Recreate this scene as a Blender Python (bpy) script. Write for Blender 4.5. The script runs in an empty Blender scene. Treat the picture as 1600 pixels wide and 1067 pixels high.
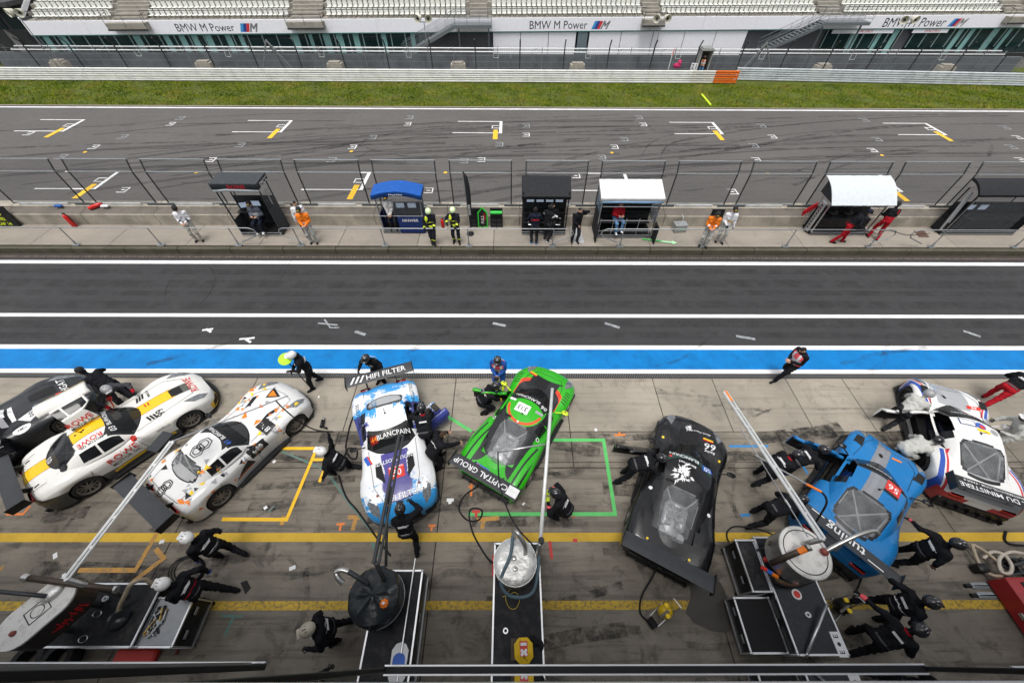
import bpy, bmesh, math, random
import numpy as np
from mathutils import Vector, Matrix, Euler
from mathutils.bvhtree import BVHTree
from mathutils.geometry import tessellate_polygon

random.seed(7)
SC = bpy.context.scene
COL = SC.collection
PI = math.pi
rad = math.radians

# ------------------------------------------------------------------ camera
CAM_H, CAM_PITCH, CAM_YAW, CAM_ROLL, CAM_F = 11.0, 50.0, -0.4, 0.4, 590.0   # metres, degrees, focal length for a 1600 px wide frame
def _basis():
    c, s = math.cos(rad(CAM_PITCH)), math.sin(rad(CAM_PITCH))
    f, u, r = Vector((0, c, -s)), Vector((0, s, c)), Vector((1, 0, 0))
    cr, sr = math.cos(rad(CAM_ROLL)), math.sin(rad(CAM_ROLL))
    r, u = cr * r + sr * u, -sr * r + cr * u
    Z = Matrix.Rotation(rad(CAM_YAW), 3, 'Z')
    return Z @ r, Z @ u, Z @ f
C_R, C_U, C_F = _basis()
cam_data = bpy.data.cameras.new('camera')
cam = bpy.data.objects.new('camera', cam_data)
COL.objects.link(cam)
M = Matrix((C_R, C_U, -C_F)).transposed().to_4x4()
M.translation = Vector((0, 0, CAM_H))
cam.matrix_world = M
cam_data.sensor_width = 36.0
cam_data.lens = CAM_F / 1600.0 * 36.0
cam_data.clip_start = 0.05
cam_data.clip_end = 800.0
SC.camera = cam

# ------------------------------------------------------------------ world, sun, exposure (overcast)
SUN_EL, SUN_AZ = 73.0, 195.0
w = bpy.data.worlds.new('World'); SC.world = w; w.use_nodes = True
wn = w.node_tree.nodes; wl = w.node_tree.links
bg = wn['Background']
sky = wn.new('ShaderNodeTexSky'); sky.sky_type = 'NISHITA'; sky.sun_disc = False
sky.sun_elevation = rad(SUN_EL); sky.sun_rotation = rad(SUN_AZ)
sky.air_density = 1.0; sky.dust_density = 4.0; sky.ozone_density = 1.0
hs = wn.new('ShaderNodeHueSaturation'); hs.inputs['Saturation'].default_value = 0.22
wl.new(sky.outputs[0], hs.inputs['Color']); 
tcw = wn.new('ShaderNodeTexCoord'); cl = wn.new('ShaderNodeTexNoise'); cl.inputs['Scale'].default_value = 2.6; cl.inputs['Detail'].default_value = 7; cl.inputs['Roughness'].default_value = .58   # cloud cover, even all round
mpw = wn.new('ShaderNodeMapping'); mpw.inputs['Scale'].default_value = (1, 1, 1.8); wl.new(tcw.outputs['Generated'], mpw.inputs[0]); wl.new(mpw.outputs[0], cl.inputs['Vector'])
crw = wn.new('ShaderNodeMapRange'); crw.inputs['From Min'].default_value = .36; crw.inputs['From Max'].default_value = .64; crw.inputs['To Min'].default_value = .55; crw.inputs['To Max'].default_value = 1.45; wl.new(cl.outputs['Fac'], crw.inputs['Value'])
scw = wn.new('ShaderNodeVectorMath'); scw.operation = 'SCALE'; wl.new(hs.outputs[0], scw.inputs[0]); wl.new(crw.outputs[0], scw.inputs['Scale']); wl.new(scw.outputs[0], bg.inputs['Color'])
bg.inputs['Strength'].default_value = 0.12
sun_d = bpy.data.lights.new('sun', 'SUN'); sun_d.energy = 1.1; sun_d.angle = rad(24); sun_d.color = (1.0, 0.97, 0.93)
sun = bpy.data.objects.new('sun', sun_d); COL.objects.link(sun)
sd = Vector((math.sin(rad(SUN_AZ)) * math.cos(rad(SUN_EL)), math.cos(rad(SUN_AZ)) * math.cos(rad(SUN_EL)), math.sin(rad(SUN_EL))))
sun.rotation_euler = sd.to_track_quat('Z', 'Y').to_euler()
sun.location = (0, -6, 30)
vs = SC.view_settings
vs.view_transform = 'Standard'; vs.look = 'None'; vs.exposure = 0.72; vs.gamma = 1.0
vs.use_curve_mapping = False

# ------------------------------------------------------------------ helpers
def G(px, py, z=0.0):
    """point of the level z that the photograph shows at pixel (px, py)"""
    d = C_F * CAM_F + C_R * (px - 800) - C_U * (py - 533.5)
    return Vector((0, 0, CAM_H)) + d * ((z - CAM_H) / d.z)
def GY(px, py, Y):
    d = C_F * CAM_F + C_R * (px - 800) - C_U * (py - 533.5)
    return Vector((0, 0, CAM_H)) + d * (Y / d.y)

MATS = {}
def mat(name, col=(.5, .5, .5), rough=.6, metal=0.0, var=.12, scale=6.0, bump=0.0, bscale=60.0, coat=0.0, alpha=1.0, spec=.32, emit=None, dirt=None):
    """principled material with procedural variation of colour and gloss"""
    if name in MATS: return MATS[name]
    m = bpy.data.materials.new(name); m.use_nodes = True
    nt = m.node_tree; n = nt.nodes; l = nt.links
    b = n['Principled BSDF']
    b.inputs['Roughness'].default_value = rough; b.inputs['Metallic'].default_value = metal
    b.inputs['Coat Weight'].default_value = coat; b.inputs['Coat Roughness'].default_value = .04
    b.inputs['Specular IOR Level'].default_value = spec
    if alpha < 1: b.inputs['Alpha'].default_value = alpha
    if emit: b.inputs['Emission Color'].default_value = (*col, 1); b.inputs['Emission Strength'].default_value = emit
    tc = n.new('ShaderNodeTexCoord')
    nz = n.new('ShaderNodeTexNoise'); nz.inputs['Scale'].default_value = scale; nz.inputs['Detail'].default_value = 6; nz.inputs['Roughness'].default_value = .62
    l.new(tc.outputs['Object'], nz.inputs['Vector'])
    mp = n.new('ShaderNodeMapRange'); mp.inputs['From Min'].default_value = .3; mp.inputs['From Max'].default_value = .7
    mp.inputs['To Min'].default_value = 1 - var; mp.inputs['To Max'].default_value = 1 + var
    l.new(nz.outputs['Fac'], mp.inputs['Value'])
    mx = n.new('ShaderNodeVectorMath'); mx.operation = 'SCALE'; mx.inputs[0].default_value = col
    l.new(mp.outputs[0], mx.inputs['Scale'])
    last = mx.outputs[0]
    if dirt:                                   # (colour, amount, scale): patches of dirt with a shape of their own
        dn = n.new('ShaderNodeTexNoise'); dn.inputs['Scale'].default_value = dirt[2]; dn.inputs['Detail'].default_value = 8; dn.inputs['Roughness'].default_value = .7
        l.new(tc.outputs['Object'], dn.inputs['Vector'])
        dr = n.new('ShaderNodeMapRange'); dr.inputs['From Min'].default_value = .48; dr.inputs['From Max'].default_value = .72; dr.inputs['To Max'].default_value = dirt[1]
        l.new(dn.outputs['Fac'], dr.inputs['Value'])
        dm = n.new('ShaderNodeMix'); dm.data_type = 'RGBA'; dm.inputs['B'].default_value = (*dirt[0], 1)
        l.new(dr.outputs[0], dm.inputs['Factor']); l.new(last, dm.inputs['A']); last = dm.outputs['Result']
    l.new(last, b.inputs['Base Color'])
    if bump:
        bn = n.new('ShaderNodeTexNoise'); bn.inputs['Scale'].default_value = bscale; bn.inputs['Detail'].default_value = 5
        l.new(tc.outputs['Object'], bn.inputs['Vector'])
        bp = n.new('ShaderNodeBump'); bp.inputs['Strength'].default_value = bump; bp.inputs['Distance'].default_value = .02
        l.new(bn.outputs['Fac'], bp.inputs['Height']); l.new(bp.outputs[0], b.inputs['Normal'])
    MATS[name] = m
    return m

class MB:
    """collects shapes; build() links them as one mesh object"""
    def __init__(s): s.v = []; s.f = []; s.m = []; s.T = Matrix.Identity(4)
    def add(s, vs, fs, mi=0):
        o = len(s.v); T = s.T
        s.v += [tuple(T @ Vector(p)) for p in vs]
        s.f += [tuple(i + o for i in f) for f in fs]
        s.m += [mi] * len(fs)
        return s
    def box(s, c, d, mi=0, rz=0, R=None, taper=1.0):
        x, y, z = d[0] / 2, d[1] / 2, d[2] / 2
        R = R or Matrix.Rotation(rz, 3, 'Z'); c = Vector(c)
        ps = []
        for k in (-1, 1):
            t = taper if k > 0 else 1
            ps += [c + R @ Vector((a * x * t, b * y * t, k * z)) for a, b in ((-1, -1), (1, -1), (1, 1), (-1, 1))]
        return s.add(ps, [(3, 2, 1, 0), (4, 5, 6, 7), (0, 1, 5, 4), (1, 2, 6, 5), (2, 3, 7, 6), (3, 0, 4, 7)], mi)
    def rbox(s, c, d, r=.02, mi=0, rz=0, R=None):
        """box with bevelled edges"""
        x, y, z = d[0] / 2, d[1] / 2, d[2] / 2
        r = min(r, x * .9, y * .9, z * .9)
        R = R or Matrix.Rotation(rz, 3, 'Z'); c = Vector(c); ps = []; fs = []
        def ring(ix, iy, zz):
            o = []
            for a, b in ((-1, -1), (1, -1), (1, 1), (-1, 1)):
                pts = [(a * ix, b * (iy - r)), (a * (ix - r), b * iy)]
                if a * b > 0: pts.reverse()
                if (a, b) in ((-1, -1), (1, 1)): pts = [(a * ix, b * (iy - r)), (a * (ix - r), b * iy)]
                else: pts = [(a * (ix - r), b * iy), (a * ix, b * (iy - r))]
                o += [c + R @ Vector((p[0], p[1], zz)) for p in pts]
            return o
        rings = [ring(x - r, y - r, -z), ring(x, y, -z + r), ring(x, y, z - r), ring(x - r, y - r, z)]
        for g in rings: ps += g
        for k in range(3):
            for i in range(8):
                j = (i + 1) % 8
                fs.append((k * 8 + i, k * 8 + j, k * 8 + 8 + j, k * 8 + 8 + i))
        fs.append(tuple(reversed(range(8)))); fs.append(tuple(range(24, 32)))
        return s.add(ps, fs, mi)
    def tube(s, pts, r, n=6, mi=0, cap=True, closed=False):
        pts = [Vector(p) for p in pts]; N = len(pts)
        rs = r if isinstance(r, (list, tuple)) else [r] * N
        ps = []; fs = []; up = None
        for i, p in enumerate(pts):
            a = pts[i - 1] if (i or closed) else p; b = pts[(i + 1) % N] if (i < N - 1 or closed) else p
            t = (b - a)
            t = t.normalized() if t.length > 1e-9 else Vector((0, 0, 1))
            if up is None: up = Vector((0, 0, 1)) if abs(t.z) < .9 else Vector((1, 0, 0))
            u = up - t * up.dot(t)
            if u.length < 1e-4: u = t.orthogonal()
            u.normalize(); up = u; v = t.cross(u)
            for k in range(n):
                an = 2 * PI * (k + .5) / n
                ps.append(p + (u * math.cos(an) + v * math.sin(an)) * rs[i])
        for i in range(N if closed else N - 1):
            for k in range(n):
                j = (k + 1) % n; i2 = (i + 1) % N
                fs.append((i * n + k, i * n + j, i2 * n + j, i2 * n + k))
        if cap and not closed:
            fs.append(tuple(reversed(range(n)))); fs.append(tuple(range((N - 1) * n, N * n)))
        return s.add(ps, fs, mi)
    def bar(s, a, b, wdt, h=None, mi=0):
        """straight square bar"""
        a, b = Vector(a), Vector(b); h = h or wdt
        t = (b - a).normalized(); u = Vector((0, 0, 1)) if abs(t.z) < .95 else Vector((1, 0, 0))
        sx = t.cross(u).normalized() * wdt / 2; sy = sx.cross(t).normalized() * h / 2
        ps = [q + i * sx + j * sy for q in (a, b) for i, j in ((-1, -1), (1, -1), (1, 1), (-1, 1))]
        return s.add(ps, [(3, 2, 1, 0), (4, 5, 6, 7), (0, 1, 5, 4), (1, 2, 6, 5), (2, 3, 7, 6), (3, 0, 4, 7)], mi)
    def lathe(s, prof, c=(0, 0, 0), n=20, mi=0, R=None, squash=(1, 1), cap=True):
        c = Vector(c); R = R or Matrix.Identity(3); ps = []; fs = []
        for r, z in prof:
            for k in range(n):
                a = 2 * PI * k / n
                ps.append(c + R @ Vector((r * math.cos(a) * squash[0], r * math.sin(a) * squash[1], z)))
        for i in range(len(prof) - 1):
            for k in range(n):
                j = (k + 1) % n
                fs.append((i * n + k, i * n + j, i * n + n + j, i * n + n + k))
        if cap and prof[0][0] > 1e-4: fs.append(tuple(reversed(range(n))))
        if cap and prof[-1][0] > 1e-4: fs.append(tuple(range((len(prof) - 1) * n, len(prof) * n)))
        return s.add(ps, fs, mi)
    def ell(s, c, r, n=10, mi=0, R=None):
        prof = [(math.sin(PI * i / n), -math.cos(PI * i / n)) for i in range(n + 1)]
        c = Vector(c); R = R or Matrix.Identity(3); ps = []; fs = []; m = n + 4
        for q, z in prof:
            for k in range(m):
                a = 2 * PI * k / m
                ps.append(c + R @ Vector((q * math.cos(a) * r[0], q * math.sin(a) * r[1], z * r[2])))
        for i in range(n):
            for k in range(m):
                j = (k + 1) % m
                fs.append((i * m + k, i * m + j, i * m + m + j, i * m + m + k))
        return s.add(ps, fs, mi)
    def prism(s, poly, z0, z1, mi=0):
        """upright prism over a flat outline of (x, y)"""
        n = len(poly)
        ar = sum(poly[i][0] * poly[(i + 1) % n][1] - poly[(i + 1) % n][0] * poly[i][1] for i in range(n))
        if ar < 0: poly = list(reversed(poly))
        ps = [(p[0], p[1], z0) for p in poly] + [(p[0], p[1], z1) for p in poly]
        fs = [tuple(reversed(range(n))), tuple(range(n, 2 * n))] + [(i, (i + 1) % n, n + (i + 1) % n, n + i) for i in range(n)]
        return s.add(ps, fs, mi)
    def strip(s, poly, z, mi=0):
        n = len(poly)
        ar = sum(poly[i][0] * poly[(i + 1) % n][1] - poly[(i + 1) % n][0] * poly[i][1] for i in range(n))
        if ar < 0: poly = list(reversed(poly))
        return s.add([(p[0], p[1], z) for p in poly], [tuple(range(n))], mi)
    def build(s, name, mats, parent=None, smooth=False, loc=None, rz=None):
        me = bpy.data.meshes.new(name); me.from_pydata(s.v, [], s.f)
        for m in (mats if isinstance(mats, (list, tuple)) else [mats]): me.materials.append(m)
        if s.m: me.polygons.foreach_set('material_index', s.m)
        if smooth: me.polygons.foreach_set('use_smooth', [True] * len(me.polygons))
        me.update()
        o = bpy.data.objects.new(name, me); COL.objects.link(o)
        if smooth == 'auto':
            for e in me.polygons: e.use_smooth = True
            me.set_sharp_from_angle(angle=rad(38))
        if parent: o.parent = parent
        if loc is not None: o.location = loc
        if rz is not None: o.rotation_euler = (0, 0, rz)
        return o

def tag(o, label=None, cat=None, group=None, kind=None):
    if label: o['label'] = label
    if cat: o['category'] = cat
    if group: o['group'] = group
    if kind: o['kind'] = kind
    return o
def empty(name, loc=(0, 0, 0), rz=0, label=None, cat=None, group=None):
    o = bpy.data.objects.new(name, None); COL.objects.link(o)
    o.location = loc; o.rotation_euler = (0, 0, rz); o.empty_display_size = .2
    return tag(o, label, cat, group)
def copy_tree(o, parent=None):
    c = o.copy(); COL.objects.link(c); c.parent = parent
    for ch in o.children: copy_tree(ch, c)
    return c
def kids(root): return list(root.children)

TXT = {}
def text2d(s, size=1.0, bold=0.0, shear=0.0, spacing=1.0, sx=1.0):
    """filled outline of a piece of lettering, centred: (points, faces)"""
    key = (s, bold, shear, spacing)
    if key not in TXT:
        cu = bpy.data.curves.new('t', 'FONT'); cu.body = s; cu.align_x = 'CENTER'; cu.align_y = 'CENTER'
        cu.offset = min(bold, .009); cu.shear = shear; cu.space_character = spacing; cu.resolution_u = 2; cu.size = 1.0
        ob = bpy.data.objects.new('t', cu)
        me = bpy.data.meshes.new_from_object(ob)
        TXT[key] = ([tuple(v.co[:2]) for v in me.vertices], [tuple(p.vertices) for p in me.polygons])
        bpy.data.objects.remove(ob); bpy.data.meshes.remove(me); bpy.data.curves.remove(cu)
    v, f = TXT[key]
    return [(a * size * sx, b * size) for a, b in v], f
def text_on(mb, s, origin, ux, uy, size, mi=0, **k):
    """flat lettering centred at origin, running along ux with its tops towards uy"""
    v, f = text2d(s, size, **k); o = Vector(origin); ux = Vector(ux).normalized(); uy = Vector(uy).normalized()
    return mb.add([o + ux * a + uy * b for a, b in v], f, mi)
def lerp_tab(tab, x):
    """smooth interpolation of a table [(x, value), ...] sorted by x"""
    if x <= tab[0][0]: return tab[0][1]
    if x >= tab[-1][0]: return tab[-1][1]
    for i in range(len(tab) - 1):
        x0, y0 = tab[i]; x1, y1 = tab[i + 1]
        if x <= x1:
            def slope(j):
                if j <= 0 or j >= len(tab) - 1: return None
                a = (tab[j][1] - tab[j - 1][1]) / (tab[j][0] - tab[j - 1][0]); b = (tab[j + 1][1] - tab[j][1]) / (tab[j + 1][0] - tab[j][0])
                return 0 if a * b <= 0 else 2 * a * b / (a + b)
            d = (y1 - y0) / (x1 - x0)
            m0 = slope(i); m1 = slope(i + 1); m0 = d if m0 is None else m0; m1 = d if m1 is None else m1
            h = x1 - x0; t = (x - x0) / h
            return (2*t**3-3*t**2+1)*y0 + (t**3-2*t**2+t)*h*m0 + (-2*t**3+3*t**2)*y1 + (t**3-t**2)*h*m1

# common materials
m_black = lambda: mat('black_plastic', (.012, .012, .013), .45)
m_rubber = lambda: mat('rubber', (.013, .013, .014), .75, var=.25)
m_alu = lambda: mat('aluminium', (.62, .63, .64), .32, .9, var=.08)
m_steel = lambda: mat('galvanised_steel', (.33, .35, .36), .45, .7, var=.18, scale=9)
m_dsteel = lambda: mat('grey_painted_steel', (.045, .048, .052), .5, .3)
m_white = lambda: mat('white_paint', (.75, .75, .75), .45, var=.05)
# ================================================================== setting: ground
def ground_mat(name, col, col2, streak=.0, stain=.35, stain_col=(.03, .03, .03), fine=90., bump=.25, rough=.8, patch=.6, streak_col=None, speck=0.0, rvar=0.0, wet=0.0):
    m = bpy.data.materials.new(name); m.use_nodes = True
    nt = m.node_tree; n = nt.nodes; l = nt.links; b = n['Principled BSDF']
    geo = n.new('ShaderNodeNewGeometry')
    def noise(sc, det=6, ro=.6, vec=None, dist=0):
        z = n.new('ShaderNodeTexNoise'); z.inputs['Scale'].default_value = sc; z.inputs['Detail'].default_value = det
        z.inputs['Roughness'].default_value = ro; z.inputs['Distortion'].default_value = dist
        l.new(vec or geo.outputs['Position'], z.inputs['Vector']); return z.outputs['Fac']
    def rng(v, a, b_, lo=0, hi=1):
        r = n.new('ShaderNodeMapRange'); r.inputs['From Min'].default_value = a; r.inputs['From Max'].default_value = b_
        r.inputs['To Min'].default_value = lo; r.inputs['To Max'].default_value = hi; l.new(v, r.inputs['Value']); return r.outputs[0]
    def mix(f, a, c):
        x = n.new('ShaderNodeMix'); x.data_type = 'RGBA'
        l.new(f, x.inputs['Factor'])
        if isinstance(a, tuple): x.inputs['A'].default_value = (*a, 1)
        else: l.new(a, x.inputs['A'])
        if isinstance(c, tuple): x.inputs['B'].default_value = (*c, 1)
        else: l.new(c, x.inputs['B'])
        return x.outputs['Result']
    def stretched(sx, sy, rz=0):
        mp = n.new('ShaderNodeMapping'); mp.inputs['Scale'].default_value = (sx, sy, 1); mp.inputs['Rotation'].default_value = (0, 0, rz)
        l.new(geo.outputs['Position'], mp.inputs['Vector']); return mp.outputs[0]
    c = mix(rng(noise(patch, 5), .35, .65), col, col2)
    c = mix(rng(noise(fine, 3, .7), .3, .7, 0, .35), c, tuple(x * .55 for x in col))
    if streak:
        sv = noise(1.0, 6, .65, stretched(.25, 5.0))
        c = mix(rng(sv, .5, .75, 0, streak), c, streak_col or stain_col)
        sv2 = noise(1.0, 4, .6, stretched(.9, 9.0, .25))
        c = mix(rng(sv2, .58, .75, 0, streak * .8), c, streak_col or stain_col)
    if stain:
        c = mix(rng(noise(1.7, 9, .72, dist=.6), .53, .74, 0, stain), c, stain_col)
        c = mix(rng(noise(7, 6, .7), .6, .74, 0, stain * .8), c, stain_col)
    if speck:
        c = mix(rng(noise(34, 2, .5), .72, .76, 0, speck), c, (.5, .5, .48))
    if rvar:
        oi = n.new('ShaderNodeObjectInfo'); hv = n.new('ShaderNodeHueSaturation')
        l.new(rng(oi.outputs['Random'], 0, 1, 1 - rvar, 1 + rvar), hv.inputs['Value']); l.new(c, hv.inputs['Color']); c = hv.outputs[0]
    l.new(c, b.inputs['Base Color']); b.inputs['Specular IOR Level'].default_value = .18
    b.inputs['Roughness'].default_value = rough
    l.new(rng(noise(2.2, 5), .35, .7, rough - .12 - wet, rough + .1), b.inputs['Roughness'])
    bp = n.new('ShaderNodeBump'); bp.inputs['Strength'].default_value = bump; bp.inputs['Distance'].default_value = .01
    l.new(noise(fine * 1.4, 4, .7), bp.inputs['Height']); l.new(bp.outputs[0], b.inputs['Normal'])
    MATS[name] = m
    return m
def worn_paint(name, col, wear=.45, under=(.1, .095, .09), sc=9., lo=.5, rough=.6):
    m = bpy.data.materials.new(name); m.use_nodes = True
    nt = m.node_tree; n = nt.nodes; l = nt.links; b = n['Principled BSDF']
    geo = n.new('ShaderNodeNewGeometry')
    z = n.new('ShaderNodeTexNoise'); z.inputs['Scale'].default_value = sc; z.inputs['Detail'].default_value = 8; z.inputs['Roughness'].default_value = .75
    l.new(geo.outputs['Position'], z.inputs['Vector'])
    r = n.new('ShaderNodeMapRange'); r.inputs['From Min'].default_value = lo; r.inputs['From Max'].default_value = lo + .16; r.inputs['To Max'].default_value = wear
    l.new(z.outputs['Fac'], r.inputs['Value'])
    x = n.new('ShaderNodeMix'); x.data_type = 'RGBA'; x.inputs['A'].default_value = (*col, 1); x.inputs['B'].default_value = (*under, 1)
    l.new(r.outputs[0], x.inputs['Factor'])
    z2 = n.new('ShaderNodeTexNoise'); z2.inputs['Scale'].default_value = 1.3; z2.inputs['Detail'].default_value = 6
    l.new(geo.outputs['Position'], z2.inputs['Vector'])
    r2 = n.new('ShaderNodeMapRange'); r2.inputs['From Min'].default_value = .3; r2.inputs['From Max'].default_value = .7; r2.inputs['To Min'].default_value = .82; r2.inputs['To Max'].default_value = 1.08
    l.new(z2.outputs['Fac'], r2.inputs['Value'])
    sc_ = n.new('ShaderNodeVectorMath'); sc_.operation = 'SCALE'; l.new(x.outputs['Result'], sc_.inputs[0]); l.new(r2.outputs[0], sc_.inputs['Scale'])
    l.new(sc_.outputs[0], b.inputs['Base Color']); b.inputs['Roughness'].default_value = rough; b.inputs['Specular IOR Level'].default_value = .2
    MATS[name] = m
    return m

m_track = ground_mat('track_asphalt', (0.1264, 0.1192, 0.1136), (0.1056, 0.1000, 0.0960), streak=.3, stain=.12, stain_col=(0.0600, 0.0560, 0.0544), fine=60, bump=.15, speck=.1, patch=.15)
m_lane = ground_mat('pit_lane_asphalt', (0.0459, 0.0466, 0.0488), (0.0555, 0.0555, 0.0570), streak=.4, stain=.2, stain_col=(0.0296, 0.0296, 0.0311), fine=70, bump=.25, speck=.35, patch=.2)
m_conc_a = ground_mat('light_concrete', (0.3698, 0.3311, 0.2724), (0.2666, 0.2408, 0.1981), streak=.45, stain=.75, stain_col=(0.1204, 0.1075, 0.0908), fine=45, bump=.3, patch=.5, rvar=.05)
m_conc_b = ground_mat('oily_concrete', (.27, .238, .193), (.165, .145, .118), streak=.8, stain=.92, stain_col=(.045, .04, .035), fine=45, bump=.3, patch=.7, rvar=.06, wet=.2, rough=.72)
m_plat = ground_mat('platform_concrete', (0.3400, 0.3017, 0.2556), (0.2805, 0.2507, 0.2144), streak=.2, stain=.35, stain_col=(0.1445, 0.1275, 0.1072), fine=40, bump=.3, patch=.5, rvar=.07)
m_wallc = ground_mat('wall_concrete', (.45, .405, .34), (0.2550, 0.2338, 0.1938), streak=.1, stain=.55, stain_col=(0.1190, 0.1062, 0.0825), fine=30, bump=.3, patch=1.5)
m_kerbc = ground_mat('mossy_kerb_concrete', (.115, .105, .08), (.08, .078, .05), stain=.6, stain_col=(.03, .03, .022), fine=30, bump=.4, patch=1.5)
m_brick = ground_mat('gutter_stone', (.155, .13, .115), (.11, .09, .08), stain=.5, stain_col=(.04, .034, .03), fine=40, bump=.4, patch=4, rvar=.18)
m_joint = mat('joint_filler', (.025, .023, .021), .9)
m_wline = worn_paint('white_line_paint', (.78, .78, .77), .7, (.22, .22, .22), 9., .55)
m_gline = worn_paint('grey_worn_line_paint', (.36, .38, .40), .8, (.12, .115, .11), 10., .45)
m_blue = worn_paint('blue_lane_paint', (.003, .18, .49), .45, (.006, .09, .30), 3., .50, .55)
m_yel = worn_paint('yellow_line_paint', (.62, .40, .045), .45, (.24, .17, .06), 9., .55)
m_yelw = worn_paint('worn_yellow_line_paint', (.60, .40, .05), .95, (.13, .11, .08), 13., .47)
m_ytape = mat('yellow_tape', (.80, .47, .02), .45, var=.08)
m_gtape = mat('green_tape', (.10, .50, .13), .45, var=.12)
m_rtape = mat('red_tape', (.55, .05, .04), .5)
m_otape = mat('orange_tape', (.75, .21, .04), .5)
m_oldor = worn_paint('faded_orange_paint', (.52, .28, .07), .7, (.17, .15, .12), 8., .48)
m_teal = worn_paint('faded_teal_paint', (.07, .23, .19), .9, (.17, .155, .14), 9., .42)
m_btape = mat('blue_tape', (.03, .22, .52), .5)

def struct(name, mb, m, parent=None, smooth=False):
    o = mb.build(name, m, parent, smooth)
    if parent is None: o['kind'] = 'structure'
    return o
XW = 75.0
def band(y0, y1, z=0.0, x0=-XW, x1=XW):
    """sheet cut into cells along its length"""
    mb = MB(); n = max(1, int((x1 - x0) / 6))
    for i in range(n):
        a = x0 + (x1 - x0) * i / n; b = x0 + (x1 - x0) * (i + 1) / n
        mb.add([(a, y0, z), (b, y0, z), (b, y1, z), (a, y1, z)], [(0, 1, 2, 3)])
    return mb
Y_LANE0, Y_LANE1 = 7.56, 14.56
Y_PLAT0, Y_WALL, Y_TRK0, Y_TRK1, Y_ARM = 14.66, 16.5, 17.5, 33.1, 39.35
Z_PLAT = .28
struct('ground', band(-60, 140, -.35, -200, 200), mat('earth', (.1, .095, .085), .9))
track = struct('race_track', band(Y_TRK0 - .3, Y_TRK1 + .4, 0), m_track)
lane = struct('pit_lane', band(Y_LANE0 - .02, Y_LANE1 + .05, 0), m_lane)

PZ = [0]
def paint(name, polys, m, parent, z=.004):
    mb = MB(); PZ[0] += 1; z += (PZ[0] % 11) * .00028
    for i_, p in enumerate(polys): mb.strip(p, z + i_ * .00035)
    return mb.build(name, m, parent)
def rect(x0, x1, y0, y1): return [(x0, y0), (x1, y0), (x1, y1), (x0, y1)]
def gy(py): return G(798, py).y
def gpoly(*pts): return [tuple(G(x, y)[:2]) for x, y in pts]
def gline(pts, wdt):
    """flat ribbon polygons of the given width through pixel points on the ground"""
    P = [Vector(G(x, y)[:2]) for x, y in pts]; out = []
    L = []; N = len(P)
    for i, p in enumerate(P):
        t0 = (P[i] - P[i - 1]).normalized() if i else (P[1] - P[0]).normalized()
        t1 = (P[i + 1] - P[i]).normalized() if i < N - 1 else t0
        m_ = Vector((-t0.y - t1.y, t0.x + t1.x)); m_.normalize(); n1 = Vector((-t1.y, t1.x))
        L.append((p, m_ * (wdt / 2 / max(.35, m_.dot(n1)))))
    for (a, q), (b, r_) in zip(L, L[1:]):
        out.append([tuple(a - q), tuple(b - r_), tuple(b + r_), tuple(a + q)])
    return out

# lane lines
for y0, y1 in ((gy(413.6), gy(408.6)), (gy(496), gy(490.8)), (gy(546), gy(539.5)), (gy(583.3), gy(577))):
    struct('white_line', MB(), m_wline, lane) if False else paint('white_line', [rect(-60, 60, y0, y1)], m_wline, lane)
paint('blue_strip', [rect(-60, 60, gy(577), gy(546))], m_blue, lane)
mbx = MB()
for i in range(0, 700):                                       # slotted drain cover between the lane and the apron
    mbx.box((-22 + i * .063, 7.655, .004), (.03, .17, .022))
dr = mbx.build('drain_grate', mat('drain_iron', (.14, .14, .14), .6, .2), lane); dr['kind'] = 'stuff'
paint('drain_channel', [rect(-60, 60, 7.57, 7.745)], mat('drain_dark', (.015, .015, .016), .8), lane, .0035)
# stray white marks on the working lane
marks = [gline([(497, 505), (528, 508)], .07) , gline([(507, 499), (516, 512), (530, 512)], .06)]
paint('worn_arrow', sum(marks, []), m_gline, lane)
for pts in ([(316, 516), (333, 514)], [(322, 514), (330, 519)], [(374, 530), (398, 528)], [(384, 530), (392, 535)]):
    paint('lane_mark', gline(pts, .09), m_wline, lane)
for pts in ([(555, 518), (571, 523)], [(1150, 525), (1180, 530)], [(945, 505), (968, 512)], [(1505, 517), (1532, 526)], [(770, 505), (790, 509)]):
    paint('worn_lane_mark', gline(pts, .12), m_gline, lane)

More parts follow.
